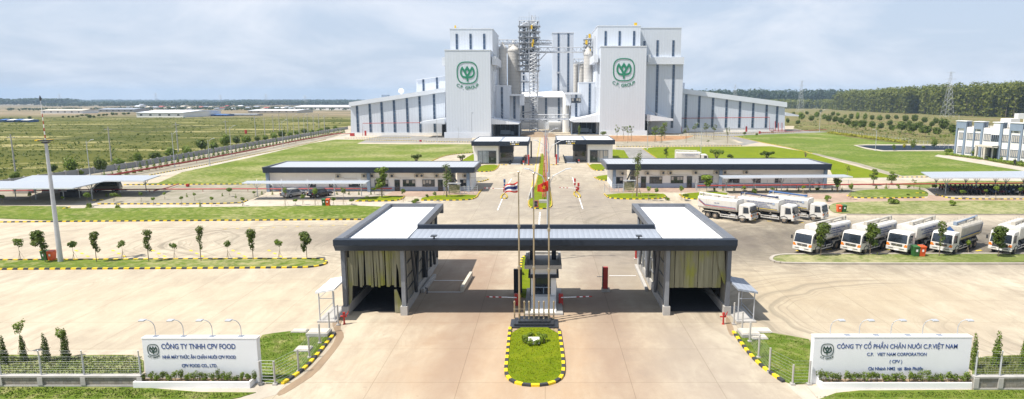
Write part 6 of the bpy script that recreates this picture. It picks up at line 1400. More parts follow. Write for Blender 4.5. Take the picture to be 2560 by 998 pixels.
# ================================================================ foliage
def leaves(m, lumps, n, size, rnd, shell=.5, flat=.35):
    # lumps: (cx, cy, cz, rx, ry, rz); n small bent leaf cards spread through their volume
    w = [l[3] * l[4] * l[5] for l in lumps]; tot = sum(w)
    for l, wi in zip(lumps, w):
        for _ in range(max(3, int(n * wi / tot))):
            d = Vector((rnd.gauss(0, 1), rnd.gauss(0, 1), rnd.gauss(0, 1))); d.normalize(); r = shell + (1 - shell) * rnd.random() ** .6; r *= rnd.uniform(.9, 1.12)
            c = Vector((l[0] + d.x * l[3] * r, l[1] + d.y * l[4] * r, l[2] + d.z * l[5] * r))
            nr = (d + Vector((rnd.uniform(-.7, .7), rnd.uniform(-.7, .7), rnd.uniform(-.2, .9)))).normalized()
            a = nr.cross(Vector((rnd.uniform(-1, 1), rnd.uniform(-1, 1), rnd.uniform(-1, 1)))).normalized(); b = nr.cross(a); s = size * rnd.uniform(.6, 1.35); s2 = s * rnd.uniform(.4, .75)
            m.poly([c - a * s, c - b * s2 + nr * s * .1, c + a * s, c + b * s2 + nr * s * .1])
def ftree(name, label, cat, c, h, w, style, group=None, seed=0, leaf='leaf', n=None, lean=0.0):
    r = random.Random(seed); root = thing(name, label, cat, c, group); c = Vector(c); S_ = min(h, w * 1.6); lp = []; tr = []
    trunk_r = max(.025, h * .012); nl = 500; ls = w * .09; stakes = 0
    if style == 'leafy':
        top = c + Vector((lean, 0, h)); k = 5; 
        for i in range(k):
            t = .42 + .50 * i / (k - 1); ww = w / 2 * (.42 + .40 * (i / (k - 1))) * r.uniform(.8, 1.1); lp.append((c.x + lean * t + r.uniform(-.18, .18) * w, c.y + r.uniform(-.15, .15) * w, c.z + h * t, ww, ww, h * .10 * r.uniform(.9, 1.3)))
        for i in range(3): lp.append((c.x + lean + r.uniform(-.3, .3) * w, c.y + r.uniform(-.2, .2) * w, c.z + h * r.uniform(.72, .93), w * .17, w * .17, h * .07))
        tr = [c, c + Vector((lean * .5, 0, h * .5)), c + Vector((lean, 0, h * .9))]; nl = 760; ls = w * .085
    elif style == 'sapling':
        lp = [(c.x, c.y, c.z + h * .80, w * .40, w * .40, h * .15)] + [(c.x + r.uniform(-.32, .32) * w, c.y + r.uniform(-.3, .3) * w, c.z + h * r.uniform(.64, .94), w * .2, w * .2, h * .08) for _ in range(4)]
        tr = [c, c + Vector((r.uniform(-.1, .1), 0, h * .8))]; trunk_r = h * .010; nl = 260; ls = w * .095; stakes = 3
    elif style == 'twiggy':
        lp = [(c.x + r.uniform(-.4, .4) * w, c.y + r.uniform(-.3, .3) * w, c.z + h * r.uniform(.55, .97), w * .16, w * .16, h * .06) for _ in range(11)]
        tr = [c, c + Vector((r.uniform(-.2, .2), 0, h * .9))]; nl = 280; ls = w * .065; stakes = 0 if h > 12 else 3
    elif style == 'tall':
        lp = [(c.x + r.uniform(-.28, .28) * w, c.y + r.uniform(-.3, .3) * w, c.z + h * r.uniform(.38, .98), w * .24, w * .24, h * .08) for _ in range(13)]
        tr = [c, c + Vector((.05, 0, h * .5)), c + Vector((-.05, 0, h * .92))]; trunk_r = h * .02; nl = 560; ls = w * .07; stakes = 6
    elif style == 'column':
        k = 10
        for i in range(k):
            t = (i + .5) / k; ww = w / 2 * (1.0 - .62 * t ** 1.8) * r.uniform(.85, 1.1); lp.append((c.x + r.uniform(-.05, .05) * w, c.y, c.z + h * (.03 + .93 * t), ww, ww, h * .09))
        lp.append((c.x + r.uniform(-.1, .1) * w, c.y, c.z + h * .98, w * .12, w * .12, h * .05))
        tr = [c, c + Vector((0, 0, h * .9))]; nl = 1700; ls = w * .085
    elif style == 'cone':
        for i in range(4): t = (i + .4) / 4; ww = w / 2 * (1 - .75 * t); lp.append((c.x, c.y, c.z + h * t, ww, ww, h * .17))
        nl = 110; ls = w * .14; tr = [c, c + Vector((0, 0, h * .5))]
    elif style == 'bush':
        lp = [(c.x + r.uniform(-.3, .3) * w, c.y + r.uniform(-.3, .3) * w, c.z + h * r.uniform(.3, .75), w * .27, w * .27, h * .25) for _ in range(5)]
        tr = [c, c + Vector((0, 0, h * .5))]; nl = 260; ls = w * .095
    elif style == 'round':
        lp = [(c.x + r.uniform(-.16, .16) * w, c.y + r.uniform(-.16, .16) * w, c.z + h * r.uniform(.48, .70), w * .34, w * .34, h * .34) for _ in range(5)]
        tr = [c, c + Vector((0, 0, h * .55))]; nl = 320; ls = w * .09
    elif style == 'branchy':                 # bush of several bare upright limbs with tufts
        for k in range(6):
            a = 2 * pi * k / 6 + r.uniform(-.3, .3); q = Vector((cos(a) * w * .36, sin(a) * w * .2, h * r.uniform(.72, 1.0))); tr.append((c, c + q * .55, c + q)); lp.append((c.x + q.x, c.y + q.y, c.z + q.z * .84, w * .13, w * .13, h * .20))
        lp.append((c.x, c.y, c.z + h * .6, w * .2, w * .2, h * .2)); nl = 460; ls = w * .055
    if n: nl = n
    m = MB()
    if style == 'branchy':
        for t_ in tr: m.tube(list(t_), .09, 5, .03)
    else: m.tube(tr, trunk_r, 6, trunk_r * .5)
    if style in ('leafy', 'tall', 'round', 'twiggy'):
        for l in lp[:8]: b = c + Vector((lean * .5, 0, h * (.34 if style != 'round' else .2) + (l[2] - c.z) * .35)); m.tube([b, Vector((l[0], l[1], l[2]))], trunk_r * .4, 4, trunk_r * .15, cap=False)
    m.build('trunk', M['bark'], root)
    if stakes:
        m = MB()
        for k in range(stakes): a = 2 * pi * k / stakes + .5; q = h * (.16 if style != 'tall' else .13); m.tube([c + Vector((cos(a) * q, sin(a) * q, 0)), c + Vector((0, 0, h * (.42 if style != 'tall' else .34)))], max(.014, h * .0035), 4)
        if style == 'tall': m.tube([c + Vector((cos(2 * pi * k / 8) * h * .08, sin(2 * pi * k / 8) * h * .08, h * .12)) for k in range(9)], .03, 4)
        m.build('stake', M['stake'], root)
    m = MB(); leaves(m, lp, nl, ls, r); m.build('crown', M[leaf], root); return root
def T(name, label, cat, x, yb_, yt_, wpx, style, group=None, seed=0, leaf='leaf', **k):
    c = TG(x, yb_); h = P(x, yt_, c.y).z - c.z; w = wpx * c.y / F * .99; return ftree(name, label, cat, c, h, w, style, group, seed, leaf, **k)
# row on the left lawn strip
L9 = [(155, 453, 280, 80, 's'), (340, 468, 240, 125, 'l'), (555, 450, 297, 75, 's'), (720, 468, 235, 82, 'l'), (918, 440, 295, 65, 's'), (1108, 465, 225, 80, 'l'), (1300, 445, 315, 62, 's'), (1497, 460, 200, 68, 'l'), (1700, 440, 298, 62, 's'), (1885, 450, 220, 88, 'l'), (2083, 443, 290, 70, 's'), (2285, 447, 243, 112, 'l')]
li = si = 0
for k, (u, v, vt, w, s_) in enumerate(L9):
    if s_ == 'l':
        T('young_tree', 'dark leafy young tree on the left lawn strip, %s of its kind from the left' % ordw(li), 'tree', u / 2.977, 500 + v / 2.977, 500 + vt / 2.977, w / 2.977, 'leafy', 'dark leafy young trees on the lawn strip', 20 + k, 'leaf_dark' if k % 4 else 'leaf', lean=-.5 if k == 1 else 0); li += 1
    else:
        T('sapling', 'small staked sapling on the left lawn strip, %s of its kind from the left' % ordw(si), 'sapling', u / 2.977, 500 + v / 2.977, 500 + vt / 2.977, w / 2.977, 'sapling', 'staked saplings on the left lawn strip', 40 + k, 'leaf'); si += 1
# columnar trees at the front fences
for k, (x, yb_, yt_, w, lab) in enumerate(((12, 911, 840, 21, 'dark columnar tree at the left edge behind the front fence'), (61, 905, 838, 20, 'dark columnar tree under the feathery sapling behind the left front fence'), (117, 905, 834, 22, 'dark columnar tree, third from the left edge behind the front fence'), (166, 903, 822, 25, 'tallest dark columnar tree, topped by a side tuft, behind the left front fence'),
        (2431, 925, 832, 22, 'dark columnar tree partly hidden by the right end of the right sign'), (2489, 919, 829, 26, 'yellow-green tipped columnar tree right of the right sign'), (2556, 925, 840, 22, 'columnar tree cut off by the right edge of the picture'))):
    T('columnar_tree', lab, 'tree', x, yb_, yt_, w, 'column', 'columnar trees behind the front fences', 60 + k, 'leaf_dark' if x < 1000 else 'leaf')
T('sapling', 'feathery light sapling rising above the second columnar tree at the left', 'sapling', 55, 880, 799, 28, 'sapling', None, 71, 'leaf_light')
T('sapling', 'tuft of light leaves at the head of the tallest columnar tree', 'sapling', 158, 895, 819, 27, 'sapling', None, 72, 'leaf_light')
# saplings in the left car park beds (from the photo)
Z3 = lambda u, v: (u / 2.936, 200 + v / 2.936)
row = [(20, 840, 915, 50), (225, 825, 905, 32), (465, 850, 905, 30), (645, 820, 925, 52), (655, 902, 938, 60), (783, 830, 860, 22), (840, 825, 900, 64), (863, 905, 940, 44), (884, 833, 860, 24), (1040, 820, 900, 36), (1128, 858, 925, 36), (1210, 822, 880, 30), (1335, 850, 925, 34), (1372, 830, 862, 20), (1430, 825, 890, 26), (1470, 888, 930, 22), (1558, 855, 925, 34), (1632, 825, 855, 18), (1685, 790, 860, 56), (1730, 830, 870, 20), (1785, 860, 925, 36)]
for k, (u, vt, v, w) in enumerate(sorted(row)):
    x, y = Z3(u, v); T('sapling', 'small sapling in the left car park beds, %s from the left' % ordw(k), 'sapling', x, y, Z3(u, vt)[1], w / 2.936, 'sapling' if v - vt > 45 else 'cone', 'saplings in the left car park beds', 100 + k, 'leaf_light' if k % 3 else 'leaf')
Z4 = lambda u, v: (600 + u / 4, 320 + v / 4)
row = [(30, 690, 780, 50), (145, 630, 690, 48), (457, 585, 780, 52), (555, 710, 780, 62), (632, 665, 770, 56), (757, 590, 775, 70), (935, 690, 780, 64), (1040, 590, 770, 60), (1120, 710, 775, 66), (1270, 680, 740, 44), (1345, 595, 670, 56), (1635, 600, 740, 56), (1765, 700, 750, 90), (1870, 655, 700, 36), (1950, 635, 740, 48)]
for k, (u, vt, v, w) in enumerate(row):
    x, y = Z4(u, v); T('sapling', 'young sapling in front of the left office, %s from the left' % ordw(k), 'sapling', x, y, Z4(u, vt)[1], w / 4, 'sapling' if v - vt > 55 else 'bush', 'saplings in front of the left office', 130 + k, 'leaf_light' if k in (2, 4, 5) else 'leaf')
for k, u in enumerate((220, 325, 545, 650, 865, 970, 1090, 1190, 1310)): x, y = Z4(u, 668); T('shrub', 'small conical shrub along the red pipe before the left office, %s from the left' % ordw(k), 'shrub', x, y, y - 11, 6.5, 'cone', 'conical shrubs before the left office', 160 + k, 'leaf')
x, y = Z4(1420, 700); T('street_tree', 'bushy young tree with an upright crown in front of the left office', 'tree', x, y, Z4(0, 405)[1], 36, 'tall', None, 171, 'leaf', n=1100)
x, y = Z4(2067, 692); T('street_tree', 'tall sparse tree propped by bamboo stakes before the right end of the left office', 'tree', x, y, Z4(0, 345)[1], 34, 'tall', None, 172, 'leaf_sparse', n=420)
x, y = Z4(1765, 342); T('shrub', 'wide many-stemmed bush on the big lawn behind the left office', 'shrub', x, y, Z4(0, 258)[1], 30, 'branchy', None, 173, 'leaf_dark')
x, y = Z4(2215, 342); T('shrub', 'many-stemmed bush beside the left weighbridge station', 'shrub', x, y, Z4(0, 262)[1], 22, 'branchy', None, 174, 'leaf_dark')
Z6 = lambda u, v: (1500 + u / 4, 320 + v / 4)
x, y = Z6(367, 690); T('street_tree', 'tall sparse tree in a cage of bamboo stakes before the right office', 'tree', x, y, Z6(0, 245)[1], 30, 'tall', None, 175, 'leaf_sparse', n=420)
x, y = Z6(1065, 640); T('street_tree', 'leafy light green tree before the right office, just behind the first tanker', 'tree', x, y, Z6(0, 475)[1], 34, 'leafy', None, 176, 'leaf_light')
for k, (u, vt, v, w, s_, lab) in enumerate(((660, 195, 318, 60, 'tall', 'bare-topped scrubby tree behind the right office, leftmost of those above its roof'), (1165, 200, 310, 150, 'branchy', 'wide leafy bush rising behind the middle of the right office roof'), (1295, 258, 310, 70, 'bush', 'small bush just right of the wide leafy one behind the right office'), (1670, 232, 300, 150, 'branchy', 'wide dark many-stemmed bush behind the right half of the right office'), (2055, 240, 292, 46, 'branchy', 'bare forked stump by the diagonal gravel path behind the right office'))):
    x, y = Z6(u, v); T('shrub', lab, 'shrub', x, y, Z6(0, vt)[1], w / 4, s_, None, 180 + k, 'leaf_dark' if k != 1 else 'leaf', n=30 if k == 4 else None)
row = [(485, 580, 730, 48), (560, 595, 730, 58), (665, 690, 725, 60), (810, 575, 725, 58), (850, 655, 730, 76), (1140, 585, 640, 40), (1435, 575, 625, 56), (1545, 600, 655, 66), (1725, 590, 620, 46), (2035, 575, 655, 44), (2190, 590, 622, 70), (2270, 670, 735, 48), (2500, 550, 720, 50), (2365, 500, 640, 90)]
for k, (u, vt, v, w) in enumerate(sorted(row)):
    x, y = Z6(u, v); T('sapling', 'young sapling in the bed before the right office and carport, %s from the left' % ordw(k), 'sapling', x, y, Z6(0, vt)[1], w / 4, 'sapling' if v - vt > 60 else 'bush', 'saplings before the right office', 190 + k, 'leaf_light' if k % 3 == 0 else 'leaf')
for k, u in enumerate((1230, 1340, 1660, 1765, 1872, 1985, 2100, 2320, 2420)): x, y = Z6(u, 628); T('shrub', 'small conical shrub along the red pipe before the right office, %s from the left' % ordw(k), 'shrub', x, y, y - 11, 6.5, 'cone', 'conical shrubs before the right office', 210 + k, 'leaf')
# trees before the right mill
Z2 = lambda u, v: (1380 + u / 3.024, 30 + v / 3.024)
row = [(200, 855, 938, 36, 'bush'), (385, 900, 940, 52, 'bush'), (490, 853, 975, 42, 'twiggy'), (540, 855, 965, 36, 'twiggy'), (572, 860, 992, 44, 'twiggy'), (600, 853, 978, 42, 'twiggy'), (778, 862, 985, 62, 'tall'), (825, 866, 992, 70, 'tall'), (850, 836, 960, 46, 'tall'), (1013, 855, 990, 42, 'twiggy'), (1078, 840, 960, 44, 'twiggy'), (1165, 838, 948, 56, 'twiggy'), (1222, 835, 966, 42, 'twiggy'), (1325, 870, 994, 36, 'twiggy'), (1180, 968, 995, 26, 'twiggy'), (1455, 905, 932, 30, 'round'), (1545, 915, 935, 26, 'bush'), (1665, 900, 918, 20, 'bush'), (1523, 880, 905, 18, 'bush')]
for k, (u, vt, v, w, s_) in enumerate(sorted(row)):
    x, y = Z2(u, v); T('young_tree', 'thin young tree before the right mill tower and wing, %s from the left' % ordw(k), 'tree', x, y, Z2(0, vt)[1], w / 3.024, s_, 'young trees before the right mill', 230 + k, 'leaf_sparse' if k % 2 else 'leaf', **({'n': 330} if s_ == 'tall' else {}))
Z7 = lambda u, v: (1960 + u / 2.627, 160 + v / 2.627)
row = [(285, 865, 905, 40, 'bush'), (350, 740, 845, 60, 'tall'), (415, 665, 745, 34, 'twiggy'), (440, 780, 825, 30, 'bush'), (585, 690, 800, 62, 'tall'), (605, 790, 820, 22, 'cone'), (670, 785, 820, 24, 'cone'), (705, 705, 795, 72, 'tall'), (755, 785, 820, 30, 'bush'), (820, 790, 825, 24, 'bush'), (850, 755, 815, 34, 'twiggy'), (890, 792, 826, 16, 'cone'), (985, 790, 842, 42, 'sapling'), (715, 885, 920, 100, 'bush'), (1170, 825, 880, 44, 'sapling'), (1322, 820, 875, 30, 'sapling'), (1387, 795, 892, 42, 'sapling'), (1550, 808, 870, 40, 'sapling'), (1105, 893, 935, 60, 'bush'), (810, 850, 864, 32, 'bush')]
for k, (u, vt, v, w, s_) in enumerate(sorted(row)):
    x, y = Z7(u, v); T('sapling', 'sapling in the beds between the right office and the motorbike carport, %s from the left' % ordw(k), 'sapling', x, y, Z7(0, vt)[1], w / 2.627, s_, 'saplings by the motorbike carport', 260 + k, 'leaf' if k % 3 else 'leaf_light', **({'n': 600} if s_ == 'tall' else {}))
for k, (u, vt, v, w, lab) in enumerate(((720, 525, 572, 30, 'first small tree from the left at the pond rim'), (787, 522, 562, 28, 'pale yellow-green small tree at the pond rim'), (843, 495, 568, 42, 'tallest leafy tree standing at the pond rim'), (915, 535, 560, 30, 'low small tree at the pond rim, between the two taller ones'), (985, 488, 560, 52, 'broad leafy tree at the right end of the pond'), (1080, 555, 590, 50, 'round bush at the left corner of the office block'), (1145, 575, 600, 22, 'small ball tree before the first bay of the office block'), (1245, 555, 612, 52, 'spreading tree before the third bay of the office block'), (1325, 600, 625, 24, 'small ball tree before the portico'), (1425, 605, 640, 24, 'small ball tree right of the portico'), (1515, 620, 665, 24, 'small ball tree near the standing person'), (1555, 630, 660, 26, 'small tree at the right edge before the office block'))):
    x, y = Z7(u, v); T('garden_tree', lab, 'tree', x, y, Z7(0, vt)[1], w / 2.627, 'round', None, 290 + k, 'leaf' if k != 1 else 'leaf_yellow')
def hedge(name, lab, a, b, h, w, n, leaf, size=.16, seed=1):
    r = random.Random(seed); p, q = G(*a), G(*b); m = MB(); k = max(2, int((q - p).length / (w * .8)))
    leaves(m, [(p.x + (q.x - p.x) * i / k + r.uniform(-.1, .1), p.y + (q.y - p.y) * i / k, h * .5 * r.uniform(.8, 1.15), w * .62, w * .5, h * .55) for i in range(k + 1)], n, size, r); tag(m.build(name, M[leaf]), lab, 'hedge'); 
hedge('clipped_hedge', 'low clipped green hedge along the office block, left of the portico', (2370, 388), (2450, 399), .7, 1.2, 1500, 'leaf_light', .14, 1); hedge('clipped_hedge', 'low clipped green hedge along the office block, right of the portico', (2474, 402), (2600, 421), .7, 1.2, 1900, 'leaf_light', .14, 2)
hedge('flower_hedge', 'strip of yellow flowering shrubs along the top edge of the big right lawn', (2078, 334), (2262, 357), .9, 3.0, 2600, 'leaf_yellow', .3, 3)
# sign planters and ring planter shrubs
def signshrubs(Y, xs, lab, n0):
    for k, (x, h, w) in enumerate(xs): b = P(x, 955, Y - .32); ftree('planter_shrub', lab % ordw(k), 'shrub', (b.x, Y - .32, .30), h, w, 'bush', lab[:40].split(',')[0] + 's', n0 + k, 'leaf' if k % 3 else 'leaf_dark', n=210)
rs = random.Random(9)
signshrubs(SY1, [(362 + k * 15.3, rs.uniform(.45, .80), .46) for k in range(19)], 'dark green planter shrub at the foot of the left sign, %s from the left', 300)
signshrubs(SY2, [(2048 + k * 16.1, rs.uniform(.45, .80), .48) for k in range(24)], 'dark green planter shrub at the foot of the right sign, %s from the left', 330)
c0_ = G(1335, 858)
for k in range(8):
    a = 2 * pi * k / 8 + .39; cc = c0_ + Vector((cos(a) * .72, sin(a) * .62, .1)); ftree('ring_shrub', 'rounded shrub in the ring on the round lawn, %s going round from the right' % ordw(k), 'shrub', cc, .50, .58, 'bush', 'ring of shrubs on the round lawn', 360 + k, 'leaf_light' if k % 2 else 'leaf', n=190)
for x, y, yt_, w, lab in ((1306, 690, 676, 9, 'small dark shrub on the booth lawn left of the booth'), (1363, 487, 479, 5, 'tiny shrub on the median beside the pipes')): T('shrub', lab, 'shrub', x, y, yt_, w, 'bush', None, 371, 'leaf_dark')
# truck row trees
Z8 = lambda u, v: (1720 + u / 3.048, 460 + v / 3.048)
for k, (u, vt, v, w, s_, lab) in enumerate(((1010, 308, 555, 122, 'leafy', 'broad dark leafy tree before the first tanker of the near row'), (1385, 308, 545, 122, 'leafy', 'broad dark leafy tree before the second tanker of the near row'), (1690, 405, 520, 50, 'sapling', 'small staked sapling before the third tanker of the near row'), (1912, 288, 556, 72, 'leafy', 'slender two-tiered tree before the fourth tanker of the near row'), (2130, 428, 525, 48, 'sapling', 'small staked sapling right of the fourth tanker of the near row'), (2362, 328, 560, 135, 'leafy', 'spreading tree before the last tanker of the near row'), (875, 10, 76, 34, 'sapling', 'small sapling behind the far row of tankers, left one'), (1058, 84, 130, 36, 'sapling', 'small sapling on the paving by the far tankers, right one'), (1440, 520, 560, 10, 'sapling', 'bare little stake sapling between the second and third near tankers'))):
    x, y = Z8(u, v); T('young_tree' if s_ == 'leafy' else 'sapling', lab, 'tree' if s_ == 'leafy' else 'sapling', x, y, Z8(0, vt)[1], w / 3.048, s_, None, 380 + k, 'leaf_dark' if s_ == 'leafy' else 'leaf_light', **({'n': 900} if w > 100 else {}))
# row of conical shrubs inside the left wall and trees outside it
protos = {}
def proto(style, leaf, n, seed, h=1.0, w=1.0):
    k = (style, leaf, seed)
    if k not in protos: protos[k] = (style, leaf, n, seed, h, w, [None])
    return protos[k]
def place(pr, name, lab, cat, c, h, w, group, rz):
    style, leaf, n, seed, ph, pw, cell = pr
    if cell[0] is None: o = ftree(name, lab, cat, (0, 0, 0), ph, pw, style, group, seed, leaf, n=n); cell[0] = o; o.location = c
    else: o = dup(cell[0], None, c, None, None, lab, group); o.name = name
    o['category'] = cat; o.rotation_euler = (0, 0, rz); o.scale = (w / pw, w / pw, h / ph); return o
rr = random.Random(4); pts = [G(262, 449), G(340, 432), G(511, 397), G(640, 372), G(860, 332)]
seg = [(pts[i], pts[i + 1]) for i in range(4)]; tot = sum((b - a).length for a, b in seg); NS = 62
def along(t):
    d = t * tot
    for a, b in seg:
        l = (b - a).length
        if d <= l: return a.lerp(b, d / l)
        d -= l
    return seg[-1][1]
cones = [proto('cone', 'leaf', 110, 400 + i, 2.0, 1.2) for i in range(4)]
for k in range(NS): place(cones[k % 4], 'shrub', 'conical shrub in the long row inside the left boundary wall, %s from the near end' % ordw(k), 'shrub', along(k / (NS - 1)), rr.uniform(1.6, 2.5), rr.uniform(.9, 1.3), 'conical shrubs along the left wall', rr.uniform(0, 6))
fluffy = [proto('round', l_, 420, 410 + i, 4.0, 4.0) for i, l_ in enumerate(('leaf', 'leaf_dark', 'leaf'))]
row = [Z3(*q[:2]) + (q[2] / 2.936, q[3] / 2.936) for q in ((110, 738, 50, 60), (390, 690, 55, 70), (530, 695, 100, 90), (600, 700, 30, 30), (745, 695, 90, 85), (880, 642, 50, 95), (1018, 622, 70, 62), (1140, 600, 52, 90), (1255, 572, 60, 85), (1378, 556, 55, 80), (1482, 535, 75, 85), (1572, 522, 55, 66), (1655, 502, 80, 66), (1735, 490, 60, 60), (1812, 472, 50, 56))] + [Z4(*q[:2]) + (q[2] / 4, q[3] / 4) for q in ((65, 158, 56, 90), (175, 150, 50, 60), (255, 132, 50, 66), (345, 118, 55, 80), (420, 112, 62, 76), (505, 106, 52, 62), (570, 80, 40, 50), (640, 68, 46, 66), (720, 62, 36, 50), (800, 50, 36, 60), (870, 38, 36, 60), (950, 26, 36, 50))]
for k, (x, y, hp, wp) in enumerate(row): c = G(x, y); mp = c.y / F; place(fluffy[k % 3], 'field_tree', 'low bushy tree just outside the left boundary wall, %s from the left' % ordw(k), 'tree', c, hp * mp * 1.35, wp * mp * 1.1, 'bushy trees outside the left wall', rr.uniform(0, 6))
# orchard right of the mill
orch = [(440, 375, 40, 30), (482, 372, 44, 30), (530, 372, 40, 30), (576, 380, 36, 32), (628, 380, 38, 40), (680, 376, 36, 32), (735, 372, 30, 34), (795, 395, 48, 40), (855, 395, 50, 42), (920, 400, 42, 42), (995, 405, 42, 36), (115, 375, 48, 40), (180, 388, 40, 40), (212, 360, 40, 34), (262, 370, 36, 36), (292, 392, 46, 42), (320, 350, 30, 30), (335, 395, 42, 42), (372, 408, 48, 46), (415, 420, 50, 50), (462, 430, 48, 50), (512, 436, 56, 56), (575, 438, 50, 50), (636, 440, 44, 44), (693, 418, 40, 44), (705, 450, 42, 44), (770, 456, 62, 80), (842, 466, 64, 70), (890, 436, 46, 46), (925, 478, 60, 84), (1000, 482, 54, 54), (1046, 456, 80, 72), (1100, 480, 70, 50), (60, 350, 28, 28), (90, 405, 30, 34), (150, 340, 24, 26), (22, 400, 36, 28), (240, 325, 20, 24), (970, 425, 40, 40), (820, 420, 40, 40), (355, 345, 22, 26), (400, 360, 24, 26)]
for k, (u, v, hp, wp) in enumerate(sorted(orch)):
    x, y = Z7(u, v); c = G(x, y); mp = c.y / F / 2.627; place(fluffy[1 if v > 380 else k % 3], 'orchard_tree', 'round-headed orchard tree between the lawn and the wood, %s from the left' % ordw(k), 'tree', c, hp * mp * 1.25, wp * mp * 1.05, 'orchard trees right of the mill', rr.uniform(0, 6))
tw = [proto('sapling', 'leaf', 90, 420 + i, 3.0, 1.4) for i in range(3)]
for k in range(34):
    t_ = k / 33; x = 2090 + 330 * t_ + rr.uniform(-3, 3); y = 334 + 48 * t_ - rr.uniform(4, 12) * (1 + t_); c = G(x, y); place(tw[k % 3], 'sapling', 'slim sapling along the orchard fence beyond the right lawn, %s from the far end' % ordw(k), 'sapling', c, rr.uniform(2.4, 4.2), rr.uniform(1.0, 1.8), 'slim saplings along the orchard fence', rr.uniform(0, 6))
# dark trees dotted over the far end of the left field
Zf = lambda u, v: (u / 6.095, 240 + v / 6.095)
for k, (u, v, hp, wp) in enumerate(((12, 385, 40, 50), (80, 380, 46, 70), (170, 378, 48, 60), (270, 382, 46, 70), (340, 378, 40, 60), (455, 375, 66, 66), (960, 345, 42, 34), (1050, 342, 40, 36), (1110, 338, 34, 36), (1185, 332, 36, 70), (1250, 318, 38, 70), (1320, 315, 36, 60), (1365, 355, 70, 80), (1430, 345, 46, 50), (1510, 322, 44, 56), (1580, 315, 42, 56), (1630, 312, 40, 50), (1720, 312, 60, 60), (1775, 300, 40, 46), (1890, 300, 44, 70), (1960, 292, 40, 60))):
    x, y = Zf(u, v); c = TG(x, y); mp = c.y / F / 6.095; place(fluffy[1], 'distant_tree', 'dark distant tree at the far end of the left field, %s from the left' % ordw(k), 'tree', c, hp * mp, wp * mp, 'dark trees at the far end of the left field', rr.uniform(0, 6))
# ---- uncountable growth
rf = random.Random(12); m = MB()
for _ in range(3600):
    Y = 120 * (4.2 ** rf.random()); x = rf.uniform(-20, 860) ; X = (x - CX) / F * Y * 1.0
    wl = -1e9
    p_ = None
    # keep outside the boundary wall
    for i in range(len(WL) - 1):
        a, b = WL[i], WL[i + 1]
        if a.y <= Y <= b.y: t_ = (Y - a.y) / (b.y - a.y); wl = a.x + (b.x - a.x) * t_
    if wl > -1e8 and X > wl - 4: continue
    s_ = rf.uniform(.2, .55) * (1.8 if rf.random() < .12 else 1); z = TZ(Y)
    leaves(m, [(X, Y, z + s_ * .35, s_ * rf.uniform(1, 2.2), s_, s_ * .5)], 9, s_ * .42, rf)
tag(m.build('scrub', M['leaf_dark'], origin=(0, 0, 0)), kind='stuff')
m = MB()
for _ in range(900):
    x = rf.uniform(1985, 2420); y = rf.uniform(285, 326 + max(0, x - 2080) * .13); c = G(x, y)
    s_ = rf.uniform(.3, .8); leaves(m, [(c.x, c.y, s_ * .3, s_ * 1.4, s_, s_ * .5)], 7, s_ * .4, rf)
tag(m.build('undergrowth', M['leaf_sparse'], origin=(0, 0, 0)), kind='stuff')
def wood(name, pts, depth, h, n, lv, size, leaf, rx=3.5, trunks=False, seed=1, zb=None, rise=0.0, full=False):
    # pts: world (x, y) polyline of the wood's near edge; trees scattered behind it
    r = random.Random(seed); m = MB(); t_ = MB(); L_ = [(Vector(a), Vector(b)) for a, b in zip(pts[:-1], pts[1:])]; tot_ = sum((b - a).length for a, b in L_)
    for i in range(n):
        d = r.uniform(0, tot_)
        for a, b in L_:
            l = (b - a).length
            if d <= l: break
            d -= l
        p = a.lerp(b, min(1, d / l)); e = (b - a).normalized(); nn = Vector((-e.y, e.x)); 
        if nn.y < 0: nn = -nn
        if abs(nn.y) < .5 and nn.x < 0 and p.x > 0: nn = -nn
        k = (i / n) ** 1.0; q = p + nn * (depth * r.random() ** 1.2); g_ = (TZ(q.y) if zb is None else zb) + rise * (q - p).length / depth; hh = h * r.uniform(.82, 1.1)
        leaves(m, [(q.x, q.y, g_ + hh * .78, rx * r.uniform(.8, 1.2), rx, hh * .22), (q.x + r.uniform(-1.5, 1.5), q.y, g_ + hh * .52, rx * .9, rx * .9, hh * .22)] + ([(q.x, q.y, g_ + hh * .27, rx * .8, rx * .8, hh * .18), (q.x, q.y, g_ + hh * .08, rx * .8, rx * .8, hh * .10)] if (trunks and r.random() < .85) or full else []), lv, size, r, .55)
        if trunks: t_.tube([(q.x, q.y, g_), (q.x + r.uniform(-.5, .5), q.y, g_ + hh * .7)], .22, 4, cap=False)
    tag(m.build(name, M[leaf], origin=(0, 0, 0)), kind='stuff')
    if trunks: tag(t_.build('wood_trunks', M['bark'], origin=(0, 0, 0)), kind='stuff')
def XY(x, y): p = TG(x, y); return (p.x, p.y)
edge = [XY(2082, 275), XY(2150, 279), XY(2250, 284), XY(2350, 288), XY(2450, 292), XY(2560, 296), XY(2760, 304)]
wood('rubber_wood', edge, 60, 27.5, 720, 270, 1.1, 'leaf_forest', 4.6, True, 2)
wood('wood', [XY(1965, 272), XY(2040, 272), XY(2090, 274)], 200, 17, 420, 90, 1.5, 'leaf_forest', 5.5, False, 3, full=True)
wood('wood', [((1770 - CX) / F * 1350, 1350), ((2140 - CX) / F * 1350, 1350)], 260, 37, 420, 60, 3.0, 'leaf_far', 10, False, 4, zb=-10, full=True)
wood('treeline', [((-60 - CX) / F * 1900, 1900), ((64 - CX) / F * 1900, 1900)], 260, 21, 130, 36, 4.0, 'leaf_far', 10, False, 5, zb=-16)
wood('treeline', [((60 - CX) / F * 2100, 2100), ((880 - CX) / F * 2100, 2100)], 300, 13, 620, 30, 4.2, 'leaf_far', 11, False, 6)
wood('treeline', [((120 - CX) / F * 1700, 1700), ((600 - CX) / F * 1700, 1700)], 120, 9, 150, 26, 3.0, 'leaf_far', 9, False, 16)
